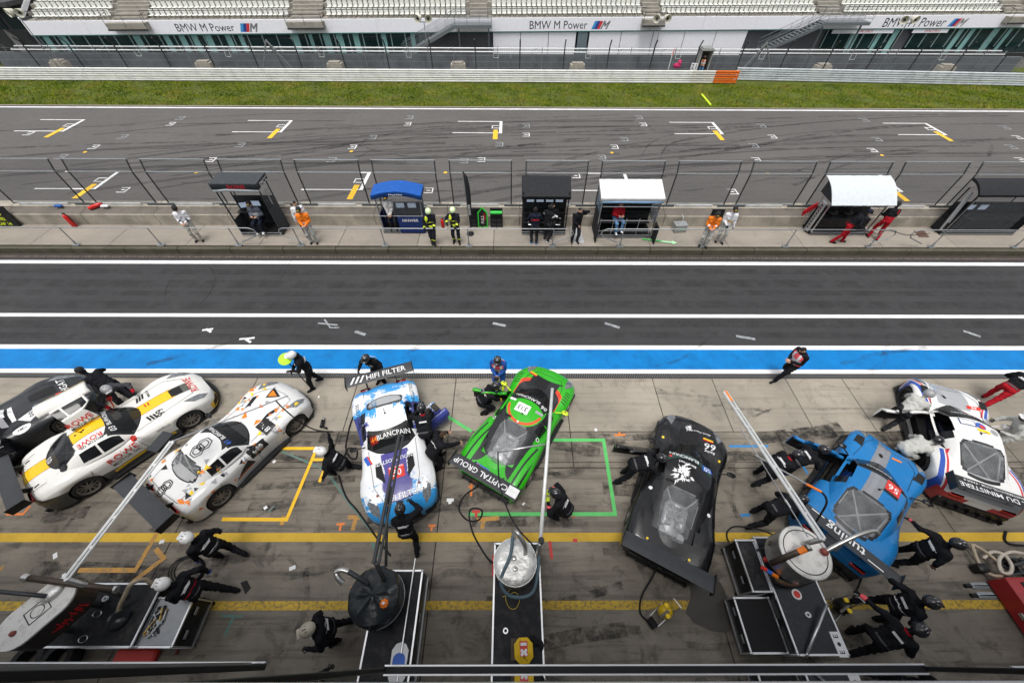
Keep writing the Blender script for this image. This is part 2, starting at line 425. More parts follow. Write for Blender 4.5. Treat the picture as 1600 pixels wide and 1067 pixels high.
# concrete apron of slabs
apron = struct('pit_apron', band(-12, Y_LANE0 + .01, -.03, -60, 60), m_joint)
XU = [-60, -40, -30, -22.2, -18.9, -15.5, -12.2, -8.85, -5.3, -1.9, 1.9, 5.0, 7.1, 9.7, 11.7, 14.5, 18, 21.5, 30, 40, 60]
XL = [-60, -36.7, -29.75, -22.8, -15.85, -8.9, -1.95, 5.0, 11.95, 18.9, 25.85, 60]
XM = [-60, -36.7, -29.75, -22.8, -19.3, -15.85, -12.35, -8.9, -5.4, -1.95, 1.9, 5.0, 8.45, 11.95, 15.4, 18.9, 25.85, 60]
for ys, xs, m in (((5.52, 7.55), XU, m_conc_a), ((4.52, 5.5), XM, m_conc_b), ((4.34, 4.505), XM, m_conc_b), ((-1.2, 4.325), XL, m_conc_b), ((-12, -1.22), XL, m_conc_b)):
    for a, b in zip(xs, xs[1:]):
        mb = MB(); g = .011
        x0, x1, y0, y1 = a + g, b - g, ys[0], ys[1]
        mb.add([(x0, y0, -.03), (x1, y0, -.03), (x1, y1, -.03), (x0, y1, -.03), (x0, y0, -.008), (x1, y0, -.008), (x1, y1, -.008), (x0, y1, -.008),
                (x0 + .008, y0 + .008, 0), (x1 - .008, y0 + .008, 0), (x1 - .008, y1 - .008, 0), (x0 + .008, y1 - .008, 0)],
               [(0, 1, 5, 4), (1, 2, 6, 5), (2, 3, 7, 6), (3, 0, 4, 7), (4, 5, 9, 8), (5, 6, 10, 9), (6, 7, 11, 10), (7, 4, 8, 11), (8, 9, 10, 11)])
        mb.build('concrete_slab', m, apron)
paint('yellow_line', [rect(-60, 60, gy(846), gy(832))], m_yel, apron)
paint('worn_yellow_line', [rect(-60, 60, gy(952.5), gy(938))], m_yelw, apron)
def tape(name, pts, wdt, m, z=.005): return paint(name, gline(pts, wdt), m, apron, z)
tape('pit_box_tape', [(420, 700.5), (495, 700.5), (448, 811.5), (347, 811)], .095, m_ytape)
tape('pit_box_tape', [(488, 718), (513, 718), (499, 753)], .085, m_ytape)
tape('green_box_tape', [(851, 687.5), (943, 687.5), (961, 803), (731, 803)], .1, m_gtape)
tape('green_box_tape', [(692, 646), (737, 674)], .1, m_gtape)
for pts in ([(950, 730), (954, 758)], [(896, 800), (896, 808)], [(859, 845), (862, 873)], [(895, 844), (902, 844)], [(771, 867), (771, 901)], [(738, 799), (750, 799)], [(744, 799), (744, 808)]):
    tape('red_tape_mark', pts, .08, m_rtape, .007)
for pts in ([(526, 819), (539, 818)], [(533, 819), (531, 829)], [(669, 821), (681, 821)], [(675, 821), (674, 829)], [(738, 744), (736, 775)], [(732, 760), (738, 761)], [(960, 680), (977, 679)], [(968, 675), (968, 681)],
            [(10, 803), (36, 803), (48, 790)], [(494, 818), (540, 817)][:0] or [(600, 820), (600, 821)], [(548, 918), (556, 917)], [(552, 917), (549, 925)]):
    tape('orange_tape_mark', pts, .06, m_otape, .006)
for pts in ([(123, 890.5), (215, 890.5)], [(214, 887), (256, 814)], [(243, 857), (256, 872), (207, 909)], [(543, 808), (566, 808)], [(556, 809), (551, 828)], [(444, 806), (440, 820)], [(757, 808), (753, 826)], [(0, 888), (6, 886)], [(745, 812), (780, 809)]):
    tape('faded_orange_mark', pts, .11, m_oldor, .0045)
for pts in ([(440, 705), (509, 734), (545, 785), (582, 832)], [(345, 962), (381, 962)], [(365, 963), (350, 996)], [(420, 800), (428, 790)], [(576, 832), (590, 870)]):
    tape('faded_teal_mark', pts, .055, m_teal, .004)
for pts in ([(1139, 697), (1200, 697)], [(1157, 805), (1172, 804)], [(1253, 726), (1262, 740)]):
    tape('blue_tape_mark', pts, .07, m_btape, .006)
for pts in ([(698, 781), (709, 781)], [(703, 781), (703, 787)], [(452, 889), (462, 885)], [(249, 847), (257, 845)], [(86, 864), (87, 872)], [(97, 900), (103, 897)], [(817, 786), (819, 788)], [(427, 720), (430, 722)], [(414, 791), (416, 795)], [(929, 671), (933, 672)], [(497, 620), (499, 620)]):
    tape('white_tape_mark', pts, .09, m_white(), .006)
# water spilled on the slabs and dark tyre scuffs
m_wetp = ground_mat('wet_concrete', (0.0960, 0.0864, 0.0752), (0.0680, 0.0616, 0.0536), stain=.5, stain_col=(0.0320, 0.0288, 0.0264), rough=.35, bump=.1)
def blob_poly(pts, sub=3, j=.03):
    P = [Vector(p) for p in pts]; out = []; N = len(P); rr = random.Random(3)
    for i in range(N):
        p0, p1, p2, p3 = P[i - 1], P[i], P[(i + 1) % N], P[(i + 2) % N]
        for k in range(sub):
            t = k / sub
            q = .5 * ((2 * p1) + (-p0 + p2) * t + (2 * p0 - 5 * p1 + 4 * p2 - p3) * t * t + (-p0 + 3 * p1 - 3 * p2 + p3) * t ** 3)
            out.append((q.x + rr.uniform(-j, j), q.y + rr.uniform(-j, j)))
    return out
paint('wet_patch', [blob_poly(gpoly((1079, 908), (1118, 900), (1134, 931), (1153, 963), (1139, 984), (1118, 989), (1092, 976), (1071, 957), (1079, 936)))], m_wetp, apron, .0055)
paint('wet_patch', [blob_poly(gpoly((1140, 1054), (1165, 1058), (1160, 1070), (1130, 1072)))], m_wetp, apron, .0055)
def scuff_mat(name, col, a, sc, lo=.42):
    m = bpy.data.materials.new(name); m.use_nodes = True; nt = m.node_tree; n = nt.nodes; l = nt.links; b = n['Principled BSDF']
    b.inputs['Base Color'].default_value = (*col, 1); b.inputs['Roughness'].default_value = .75
    geo = n.new('ShaderNodeNewGeometry'); z = n.new('ShaderNodeTexNoise'); z.inputs['Scale'].default_value = sc; z.inputs['Detail'].default_value = 7; z.inputs['Roughness'].default_value = .75
    l.new(geo.outputs['Position'], z.inputs['Vector'])
    r = n.new('ShaderNodeMapRange'); r.inputs['From Min'].default_value = lo; r.inputs['From Max'].default_value = .68; r.inputs['To Max'].default_value = a
    l.new(z.outputs['Fac'], r.inputs['Value']); l.new(r.outputs[0], b.inputs['Alpha'])
    return m
m_skid = scuff_mat('skid_rubber', (.03, .028, .028), .62, .55)
m_arc = scuff_mat('long_skid_rubber', (.035, .033, .032), .6, .3, .22)
m_scuff = scuff_mat('tyre_scuff', (.03, .028, .026), .5, 3.)
def curve_pts(pts, n=8):
    P = [Vector(p) for p in pts]; out = []; N = len(P)
    for i in range(N - 1):
        p0, p1, p2, p3 = P[max(i - 1, 0)], P[i], P[i + 1], P[min(i + 2, N - 1)]
        for k in range(n):
            t = k / n
            out.append(.5 * ((2 * p1) + (-p0 + p2) * t + (2 * p0 - 5 * p1 + 4 * p2 - p3) * t * t + (-p0 + 3 * p1 - 3 * p2 + p3) * t ** 3))
    return out + [P[-1]]
def ribbon(name, pts, wdt, m, parent, z):
    P = curve_pts([(p[0], p[1], 0) for p in pts], 10); mb = MB(); L = []
    for i, p in enumerate(P):
        t = (P[min(i + 1, len(P) - 1)] - P[max(i - 1, 0)]).normalized(); q = Vector((-t.y, t.x, 0)) * wdt / 2
        L += [(p.x - q.x, p.y - q.y, z), (p.x + q.x, p.y + q.y, z)]
    mb.add(L, [(2 * i, 2 * i + 2, 2 * i + 3, 2 * i + 1) for i in range(len(P) - 1)])
    return mb.build(name, m, parent)
rr = random.Random(11)
sk = [[(395, 252), (560, 222), (700, 215)], [(250, 250), (480, 238), (640, 205), (830, 196)], [(700, 250), (760, 235), (960, 212), (1150, 203)], [(560, 228), (640, 245), (740, 238)],
      [(1240, 290), (1330, 255), (1420, 232), (1600, 213)], [(1000, 250), (1020, 222), (1080, 206), (1250, 195)], [(1030, 250), (1048, 225), (1110, 210)], [(1290, 246), (1420, 240), (1540, 222), (1545, 245)],
      [(1060, 248), (1180, 228), (1290, 208), (1450, 196)], [(740, 240), (830, 225), (980, 218)], [(560, 246), (600, 228), (700, 205), (900, 190)], [(840, 270), (900, 245), (1000, 230), (1180, 218)],
      [(860, 262), (970, 228), (1110, 214)], [(1060, 300), (1200, 280), (1330, 240)], [(160, 235), (330, 228), (520, 205)], [(1180, 186), (1320, 182), (1560, 178)], [(0, 205), (200, 196), (420, 192)],
      [(940, 203), (1100, 196), (1240, 190)], [(870, 208), (1080, 200), (1200, 198)], [(0, 232), (180, 225), (330, 222)], [(1080, 235), (1240, 222), (1330, 205), (1400, 196)], [(480, 300), (640, 290), (800, 268), (920, 262)]]
for s_ in sk:
    pts = [tuple(G(*p)[:2]) for p in s_]
    ribbon('skid_mark', pts, rr.uniform(.1, .24), m_skid, track, .003 + rr.random() * .003)
for _ in range(22):
    x = rr.uniform(-34, 16); y = rr.uniform(18.5, 28); L = rr.uniform(12, 34); b_ = rr.uniform(1.5, 6)
    pts = [(x, y), (x + L * .3, y + b_ * .55), (x + L * .65, y + b_ * .9), (x + L, y + b_)]
    if pts[-1][1] < 32.6:
        for d_ in (0, rr.choice([.18, 1.5])): ribbon('skid_mark', [(a, b + d_) for a, b in pts], rr.uniform(.07, .15), m_arc, track, .0026 + rr.random() * .002)
for _ in range(40):
    y = rr.uniform(19, 32); x = rr.uniform(-28, 28); L = rr.uniform(3, 12); dy = rr.uniform(-.5, 1.2) * .1 * L
    ribbon('skid_mark', [(x, y), (x + L / 2, y + dy * .3), (x + L, y + dy)], rr.uniform(.06, .2), m_skid, track, .003 + rr.random() * .003)
for s_ in ([(258, 470), (262, 445), (285, 425), (315, 417), (332, 422), (336, 440), (325, 462), (310, 478)], [(432, 435), (440, 420), (450, 403)], [(438, 437), (446, 421), (457, 404)]):
    ribbon('skid_mark', [tuple(G(*p)[:2]) for p in s_], .07, m_skid, lane, .0055)
for _ in range(110):
    x = rr.uniform(-15, 15); y = rr.uniform(-.6, 5.3); L = rr.uniform(.25, 1.6); a = rr.choice([rr.gauss(.1, .25), rr.gauss(1.1, .4), rr.gauss(0, .1)])
    c, s_ = math.cos(a) * L, math.sin(a) * L; k = rr.uniform(-.15, .15) * L
    ribbon('tyre_scuff', [(x, y), (x + c / 2 - s_ * k, y + s_ / 2 + c * k), (x + c, y + s_)], rr.uniform(.04, .22), m_scuff, apron, .0025 + rr.random() * .001)
for _ in range(16):
    x = rr.uniform(-15, 15); y = rr.uniform(5.6, 7.3); L = rr.uniform(.4, 2.2); a = rr.gauss(.05, .3)
    ribbon('tyre_scuff', [(x, y), (x + math.cos(a) * L / 2, y + math.sin(a) * L / 2 + .03), (x + math.cos(a) * L, y + math.sin(a) * L)], rr.uniform(.04, .14), m_scuff, apron, .0025 + rr.random() * .001)

m_smear = scuff_mat('oil_smear', (.022, .02, .018), .85, 2.2)
for _ in range(46):
    x = rr.uniform(-15, 15); y = rr.choice([rr.gauss(5.35, .12), rr.gauss(4.6, .25), rr.uniform(.2, 4.3), rr.uniform(2.7, 4.2)]); L = rr.uniform(.8, 3.0); a = rr.gauss(.0, .12)
    ribbon('oil_smear', [(x, y), (x + math.cos(a) * L / 2, y + math.sin(a) * L / 2 + rr.uniform(-.05, .05)), (x + math.cos(a) * L, y + math.sin(a) * L)], rr.uniform(.12, .5), m_smear, apron, .0018 + rr.random() * .0006)

m_rub = scuff_mat('rubbered_line', (.03, .029, .029), .5, .9)
for y, wd in ((13.3, .35), (12.5, .5), (11.9, .3), (11.2, .45), (10.1, .4), (9.5, .3)):
    ribbon('rubber_band', [(-30, y + .1), (-10, y - .06), (8, y + .07), (30, y - .04)], wd, m_rub, lane, .0022 + y * .00006)
for _ in range(5):
    x = rr.uniform(-14, 14); y0 = rr.uniform(7.8, 8.2); L = rr.uniform(1.5, 4)
    ribbon('skid_mark', [(x, y0), (x + L * .4, y0 + .45), (x + L, y0 + rr.uniform(.8, 1.9))], rr.uniform(.1, .22), m_rub, lane, .0092 + rr.random() * .001)

# start grid on the track
paint('track_edge_line', [rect(-70, 70, 32.9, 33.12)], m_wline, track)
def slot(x, y, near):
    polys = [rect(x - 3.3, x, y, y + .1), rect(x - 3.5, x, y - 2.05, y - 1.95), rect(x - .2, x, y - 2.05, y + .1)]
    polys += [rect(x - .75, x - .25, y - .78, y - .7), rect(x - .75, x - .68, y - 1.2, y - .7), rect(x - .62, x - .2, y - 1.2, y - 1.12)]
    paint('grid_slot', polys, m_wline, track, .007)
    paint('grid_yellow_mark', [rect(x - .62, x - .3, y - 3.05, y - 1.45)], m_ytape, track, .008)
for px in (128, 456, 785, 1114, 1443): p = G(px, 190.5); slot(p.x, 30.45, 0)
for px in (183, 579): p = G(px, 272); slot(p.x, 22.5, 1)
p = G(978, 272)
for px in (978, 1375): p = G(px, 272); slot(p.x, 22.5, 1)
def small_mark(px, py, m=m_wline, sc=.82):
    p = G(px, py); x, y = p.x, p.y; s_ = sc
    paint('start_mark', [rect(x - .3 * s_, x + .3 * s_, y + .28 * s_, y + .36 * s_), rect(x + .22 * s_, x + .3 * s_, y - .36 * s_, y + .36 * s_), rect(x - .3 * s_, x + .3 * s_, y - .36 * s_, y - .28 * s_), rect(x - .12, x + .1, y - .04, y + .05)], m, track, .0075)
for px, py in ((267, 194), (637, 194), (822, 211), (1005, 195), (147, 230), (551, 230), (752, 250), (960, 230), (1207, 214), (1363, 235), (193, 297), (670, 298), (1182, 250), (900, 275), (330, 250), (45, 209), (1590, 215), (1145, 300), (1595, 250)):
    small_mark(px, py)
for px, py in ((282, 185), (640, 184), (822, 197), (998, 184), (192, 214), (582, 215), (780, 226), (975, 218), (375, 227), (1190, 197), (1178, 228), (1370, 218), (96, 245), (518, 250), (725, 252), (940, 246), (1350, 188), (1570, 200), (1580, 230)):
    small_mark(px, py, m_gline, .9)
for px, py in ((133, 238), (549, 237), (696, 270), (956, 239), (1378, 243), (307, 270), (1200, 272)):
    p = G(px, py); paint('yellow_spot', [[(p.x + .12 * math.cos(i * PI / 4), p.y + .12 * math.sin(i * PI / 4)) for i in range(8)]], m_ytape, track, .0075)

# grass verge: a soil sheet with blades as one mass
m_soil = ground_mat('verge_soil', (0.0892, 0.1190, 0.0136), (0.0723, 0.0850, 0.0170), stain=.85, stain_col=(0.0850, 0.0638, 0.0340), fine=20, bump=.5, patch=.5)
verge = struct('grass_verge', band(Y_TRK1 + .3, 44.6, .012), m_soil)
paint('verge_edging', [rect(-70, 70, 33.28, 33.42)], mat('edging_concrete', (.32, .27, .24), .8), verge, .03)
def grass_mat():
    m = bpy.data.materials.new('grass_blades'); m.use_nodes = True; nt = m.node_tree; n = nt.nodes; l = nt.links; b = n['Principled BSDF']
    geo = n.new('ShaderNodeNewGeometry'); z = n.new('ShaderNodeTexNoise'); z.inputs['Scale'].default_value = .45; z.inputs['Detail'].default_value = 7; z.inputs['Roughness'].default_value = .7
    l.new(geo.outputs['Position'], z.inputs['Vector'])
    cr = n.new('ShaderNodeValToRGB'); e = cr.color_ramp.elements
    e[0].position = .38; e[0].color = (.06, .105, .006, 1); e[1].position = .62; e[1].color = (.25, .22, .04, 1)
    x = e.new(.5); x.color = (.14, .185, .007, 1)
    l.new(z.outputs['Fac'], cr.inputs[0]); l.new(cr.outputs[0], b.inputs['Base Color']); b.inputs['Roughness'].default_value = .8; b.inputs['Specular IOR Level'].default_value = .08
    return m
rg = np.random.default_rng(5); NB = 90000
bx = rg.uniform(-46, 46, NB); by = rg.uniform(33.45, 39.2, NB) + .0; hgt = rg.uniform(.05, .13, NB); an = rg.uniform(0, 6.28, NB); wd = rg.uniform(.02, .05, NB)
ph = np.sin(bx * .9 + by * 1.7) * np.sin(bx * .37 - by * .8); ph = ph + .7 * np.sin(bx * 2.3 + 3 * np.sin(by * .9)) * np.sin(by * 3.1 + bx * .21); keep = rg.uniform(0, 1, NB) < .62 + .36 * ph; bx, by, hgt, an, wd = (q[keep] for q in (bx, by, hgt, an, wd)); NB = len(bx)
V = np.zeros((NB, 3, 3), np.float32)
V[:, 0] = np.stack([bx - np.cos(an) * wd, by - np.sin(an) * wd, np.full(NB, .01)], 1); V[:, 1] = np.stack([bx + np.cos(an) * wd, by + np.sin(an) * wd, np.full(NB, .01)], 1)
V[:, 2] = np.stack([bx + rg.normal(0, .05, NB), by + rg.normal(0, .05, NB), hgt], 1)
gm = bpy.data.meshes.new('grass'); gm.from_pydata(V.reshape(-1, 3).tolist(), [], np.arange(NB * 3).reshape(-1, 3).tolist()); gm.materials.append(grass_mat())
go = bpy.data.objects.new('grass', gm); COL.objects.link(go)
tag(go, 'short green grass on the verge beyond the race track', 'grass', kind='stuff')
p0, p1 = G(1096, 150), G(1110, 166)
tag(MB().tube([(p0.x, p0.y, .1), (p1.x, p1.y, .06)], .07, 6).build('marker_pole', mat('fluorescent_yellow', (.62, .8, .03), .5)), 'bright yellow-green pole lying in the grass verge', 'pole')

# pit wall platform
plat = struct('pit_wall_platform', MB().box((0, (Y_PLAT0 + Y_WALL + 1) / 2 + .1, Z_PLAT / 2 - .03), (150, Y_WALL + 1 - Y_PLAT0 - .25, Z_PLAT - .02)), m_joint)
pj = [-60, -40, -26, -22.5, -18.8, -15.2, -11.8, -8.1, -4.4, -.8, 2.9, 6.6, 10.3, 13.9, 17.6, 21.2, 26, 40, 60]
for a, b in zip(pj, pj[1:]):
    MB().rbox(((a + b) / 2, (Y_PLAT0 + .2 + Y_WALL) / 2 + .05, Z_PLAT - .03), (b - a - .02, Y_WALL - Y_PLAT0 - .1, .06), .006).build('concrete_slab', m_plat, plat)
kx = -40.0
while kx < 40:
    L = 2.45; MB().rbox((kx + L / 2, Y_PLAT0 + .0, .13), (L - .02, .2, .31), .02).build('kerb_stone', m_kerbc, plat); kx += L
me0 = None; gi = 0
for row in range(2):
    x = -26.0
    while x < 26:
        if me0 is None:
            o = MB().rbox((0, 0, 0), (.15, .1, .04), .012).build('gutter_stone', m_brick, lane); me0 = o.data
        else:
            o = bpy.data.objects.new('gutter_stone', me0); COL.objects.link(o); o.parent = lane
        o.location = (x + row * .08 + rr.uniform(-.006, .006), 14.32 + row * .115, .004 + rr.uniform(-.004, .004)); gi += 1
        x += .349 if False else .175
        if gi >= 296: break
    if gi >= 296: break
paint('gutter_bed', [rect(-60, 60, 14.2, 14.56)], ground_mat('gutter_dirt', (.07, .06, .052), (.05, .043, .038), stain=.6, stain_col=(.02, .018, .016), fine=30, patch=2), lane, .003)
# ================================================================== pit wall, debris fence, rails
wall = empty('pit_wall', (0, Y_WALL, 0), 0, 'long low concrete pit wall between the platform and the race track', 'wall')
xs_ = [-60] + [-24.4 + i * 3.55 for i in range(15)] + [60]
for a, b in zip(xs_, xs_[1:]):
    mb = MB(); g = .012; y0 = 0; prof = [(0, .2), (0, .82), (.03, .86), (.45, .93), (.45, 1.02), (.95, 1.02), (.95, .0)]
    n = len(prof)
    mb.add([(a + g, p[0], p[1]) for p in prof] + [(b - g, p[0], p[1]) for p in prof],
           [tuple(reversed(range(n))), tuple(range(n, 2 * n))] + [((i + 1) % n, n + (i + 1) % n, n + i, i) for i in range(n)][::1])
    bm_o = mb.build('wall_block', m_wallc, wall)
m_ledge = ground_mat('weathered_ledge', (.17, .15, .13), (.13, .115, .1), stain=.4, stain_col=(.06, .055, .05), fine=30, patch=1.5)
mbl = MB()
for a, b in zip(xs_, xs_[1:]): mbl.add([(a + .015, .035, .868), (b - .015, .035, .868), (b - .015, .445, .935), (a + .015, .445, .935)], [(0, 1, 2, 3)])
mbl.build('ledge', m_ledge, wall)
# panels of the debris fence (pixel columns of the upper corner of each post, at the bend)
pan = [(-32, 86), (107, 206), (227, 325), (346, 443), (464, 562), (583, 680), (703, 799), (822, 918), (940, 1037), (1059, 1155), (1175, 1272), (1293, 1390), (1410, 1510), (1530, 1632)]
YF, ZB, ZF, ZT = 17.2, 1.02, 2.62, 3.12
m_fp = mat('fence_post_paint', (.05, .052, .052), .5, .4); m_wire = mat('fence_wire', (.16, .165, .165), .45, .7)
ords = ['first', 'second', 'third', 'fourth', 'fifth', 'sixth', 'seventh', 'eighth', 'ninth', 'tenth', 'eleventh', 'twelfth', 'thirteenth', 'fourteenth']
wire_me = {}
plank_m = [mat('pale_wall_plank', (.52, .52, .5), .6, var=.15, dirt=((.15, .14, .12), .6, 3.)), mat('dark_wall_plate', (.09, .1, .1), .5, .3, dirt=((.03, .03, .03), .5, 3.))]
for i, (a, b) in enumerate(pan):
    xa, xb = GY(a, 268, YF).x, GY(b, 268, YF).x; W = xb - xa
    f = empty('debris_fence_panel', (xa, YF, ZB), 0, 'wire mesh debris fence panel with bent top, %s from the left edge' % ords[i], 'fence', 'debris fence panels along the pit wall')
    zf, zt = ZF - ZB, ZT - ZB
    for x in (0, W):
        MB().tube([(x, 0, -.02), (x, 0, zf), (x, .16, zt)], .032, 6).build('post', m_fp, f)
    for q in ((0, zf), (.16, zt), (0, .06)):
        MB().tube([(-.03, q[0], q[1]), (W + .03, q[0], q[1])], .027, 6).build('rail', m_steel(), f)
    key = round(W, 1)
    if key not in wire_me:
        mb = MB(); nx = int(W / .07)
        for k in range(1, nx): x = W * k / nx; mb.tube([(x, .02, .06), (x, .02, zf)], .0048, 3, cap=False); mb.tube([(x, .02, zf), (x, .17, zt)], .0048, 3, cap=False)
        for k in range(1, 16): z = .06 + (zf - .06) * k / 16; mb.tube([(0, .02, z), (W, .02, z)], .0048, 3, cap=False)
        for k in range(1, 5): t = k / 5; mb.tube([(0, .02 + .15 * t, zf + (zt - zf) * t), (W, .02 + .15 * t, zf + (zt - zf) * t)], .0048, 3, cap=False)
        wire_me[key] = mb.build('wire_mesh', m_wire, f)
    else:
        o = wire_me[key].copy(); COL.objects.link(o); o.parent = f
    for x, c in ((W + .2 - .35, 1),):
        MB().rbox((W + .33, -.13, .02), (1.35, .05, .17), .01).build('base_plate', plank_m[1], f)
    MB().rbox((W / 2 - .1, -.15, .03), (W - 1.05, .05, .19), .01).build('base_plank', plank_m[0], f)
MB().tube([(-30, YF + .0, 2.72), (30, YF, 2.72)], .006, 4).build('tension_cable', m_wire, wall).location = (0, -Y_WALL, 0)

# handrails in front of the platform: pixel runs (first, last) on the top bar, post feet
def loop_rail(posts, xa, xb, loop_l, loop_r, label):
    y = Y_PLAT0 + .2; f = empty('handrail', (0, y, Z_PLAT), 0, label, 'handrail', 'platform handrails')
    x0, x1 = GY(xa, 358, y).x, GY(xb, 358, y).x; z = .92
    pts = [(x0, 0, z), (x1, 0, z)]
    if loop_r: pts = pts[:-1] + [(x1 - .25, 0, z), (x1 - .06, 0, z - .08), (x1, 0, z - .25), (x1 - .12, 0, z - .42), (x1 - .9, 0, .18)]
    if loop_l: pts = [(x0 + .9, 0, .18), (x0 + .12, 0, z - .42), (x0, 0, z - .25), (x0 + .06, 0, z - .08), (x0 + .25, 0, z)] + pts[1:]
    MB().tube(pts, .024, 8).build('top_bar', m_steel(), f, 'auto')
    for px in posts:
        x = G(px, 384, Z_PLAT).x
        MB().tube([(x, 0, 0), (x, 0, z)], .024, 8).box((x, 0, .012), (.3, .2, .024)).tube([(x, 0, .0), (x, 0, .22)], .036, 8).build('post', m_steel(), f, 'auto')
loop_rail([-32, 118, 251, 373], -140, 397, 0, 1, 'grey tube handrail left of the dark booth with red lettering')
loop_rail([470, 602, 733, 863], 433, 897, 1, 1, 'long grey tube handrail in front of the firefighters')
loop_rail([968, 1097, 1226, 1355], 941, 1406, 1, 1, 'grey tube handrail in front of the orange and white marshals')
loop_rail([1452, 1581, 1720], 1432, 1800, 1, 0, 'grey tube handrail at the right edge of the platform')

# ================================================================== crash barriers beyond the grass
def beam_profile(h=.28, d=.085):
    return [(0, 0), (d, .03), (d, .085), (.01, .125), (.01, .155), (d, .195), (d, .25), (0, h)]
def barrier(name, x0, x1, y0, y1, m, label, n=3, z0=.06, ends=None):
    f = empty(name, (0, 0, 0), 0, label, 'crash barrier')
    L = 2.05; k = int((x1 - x0) / L); pr = beam_profile()
    for r in range(n):
        for i in range(k):
            a = x0 + (x1 - x0) * i / k; b = x0 + (x1 - x0) * (i + 1) / k; ya = y0 + (y1 - y0) * i / k; yb = y0 + (y1 - y0) * (i + 1) / k
            mb = MB(); z = z0 + r * .325; N = len(pr)
            mb.add([(a, ya - p[0], z + p[1]) for p in pr] + [(b - .006, yb - p[0], z + p[1]) for p in pr], [(j, N + j, N + j + 1, j + 1) for j in range(N - 1)] + [(0, N - 1, 2 * N - 1, N)])
            mm = m
            if ends and a > ends[0]: mm = ends[1]
            elif ends and a > ends[0] - 2.2: mm = ends[2]
            mb.build('beam', mm, f)
    for i in range(0, k + 1, 2):
        x = x0 + (x1 - x0) * i / k; y = y0 + (y1 - y0) * i / k
        MB().box((x, y + .07, .5), (.1, .12, 1.0)).build('post', m_steel(), f)
    return f
m_arm = mat('pale_barrier_steel', (.84, .84, .81), .5, .0, var=.08, scale=2, dirt=((.3, .3, .27), .4, 1.2))
m_arm2 = mat('barrier_steel', (.62, .66, .68), .42, .1, var=.12, scale=2, dirt=((.16, .17, .17), .5, 1.2))
xe = G(1150, 133).x
barrier('crash_barrier', -46, xe, Y_ARM, Y_ARM, m_arm, 'pale steel crash barrier behind the grass ending in an orange section', ends=(xe - 2.4, mat('orange_barrier_paint', (.72, .16, .02), .5), mat('cream_barrier_paint', (.68, .66, .6), .5)))
barrier('crash_barrier', G(1138, 120).x, 46, 40.3, 39.0, m_arm2, 'blue-grey steel crash barrier starting behind the orange barrier end')
MB().rbox((xe - .02, 0, 0), (.05, .16, .92), .02).build('end_plate', mat('orange_barrier_paint'), [o for o in bpy.data.objects if o.name == 'crash_barrier'][0], loc=(0, Y_ARM, .5))

# catch fence behind the barrier
cf = empty('catch_fence', (0, 40.6, 0), 0, 'tall steel catch fence with cables behind the crash barrier', 'fence')
x = -46.0; i = 0
while x < 46:
    h = 2.75 if i % 2 == 0 else 2.3
    if i % 2 == 0: MB().tube([(x, 0, 0), (x, 0, h - .3), (x, -.35, h + .15)], .055, 6).build('post', m_dsteel(), cf)
    else: MB().tube([(x, .1, 0), (x, .1, h)], .03, 6).build('thin_post', m_steel(), cf)
    x += 1.95; i += 1
for z in (.35, .8, 1.25, 1.7, 2.1): MB().tube([(-46, -.04, z), (46, -.04, z)], .011, 4).build('cable', m_steel(), cf)
mb = MB(); x = -46
while x < 46: mb.tube([(x, -.03, .05), (x, -.03, 2.4)], .004, 3, cap=False); x += .16
w_ = mb.build('wire_mesh', m_wire, cf); w_['kind'] = 'stuff'
for px in (430, 1185):
    x = GY(px, 100, 40.6).x
    MB().bar((x, 0, 2.7), (x - 1.6, .1, .1), .09).bar((x, 0, 2.7), (x + 1.7, .1, .1), .09).bar((x, 0, 2.7), (x, 1.6, .1), .09).build('brace', m_steel(), cf)
for px in (222, 360, 505, 640, 775, 918, 1058, 1188, 1330, 1470):
    x = GY(px, 93, 40.6).x; MB().box((x, -.06, 1.55), (.45, .02, .02)).box((x, -.06, 2.0), (.45, .02, .02)).box((x - .215, -.06, 1.77), (.02, .02, .45)).box((x + .215, -.06, 1.77), (.02, .02, .45)).build('number_frame', m_white(), cf)
# service road and its wall
sroad = struct('service_road', band(40.75, 43.0, .03), ground_mat('service_road_asphalt', (.075, .078, .08), (.06, .062, .065), streak=.5, stain=.3, stain_col=(.03, .03, .032), rough=.45, wet=.2))
sw = empty('service_road_wall', (0, 43.0, 0), 0, 'dark grey retaining wall with double white pipes along the service road', 'wall')
for i in range(24):
    x = -46 + i * 4.0
    MB().rbox((x, .1, .62), (3.98, .2, 1.24), .015).build('wall_panel', mat('grey_wall_panel', (.13, .14, .15), .45, var=.2, scale=.8, dirt=((.05, .05, .055), .6, .7)), sw)
    MB().bar((x, .05, 1.24), (x, .05, 1.5), .05).bar((x, .05, 1.5), (x + .5, .5, 1.6), .03).build('bracket', m_steel(), sw)
for y, z in ((0, 1.42), (.5, 1.58)): MB().tube([(-46, y, z), (46, y, z)], .055, 8).build('pipe', m_white(), sw, True)
conc_blk = mat('block_concrete', (.36, .33, .28), .85, var=.2, scale=3, bump=.3, bscale=20, dirt=((.12, .11, .09), .6, 2.))
b0 = None; bl = ['under the lamp mast on the left', 'left of the steel staircase foot', 'below the steel staircase', 'below the grey steel door', 'near the lettered banner on the right', 'near the far left end']
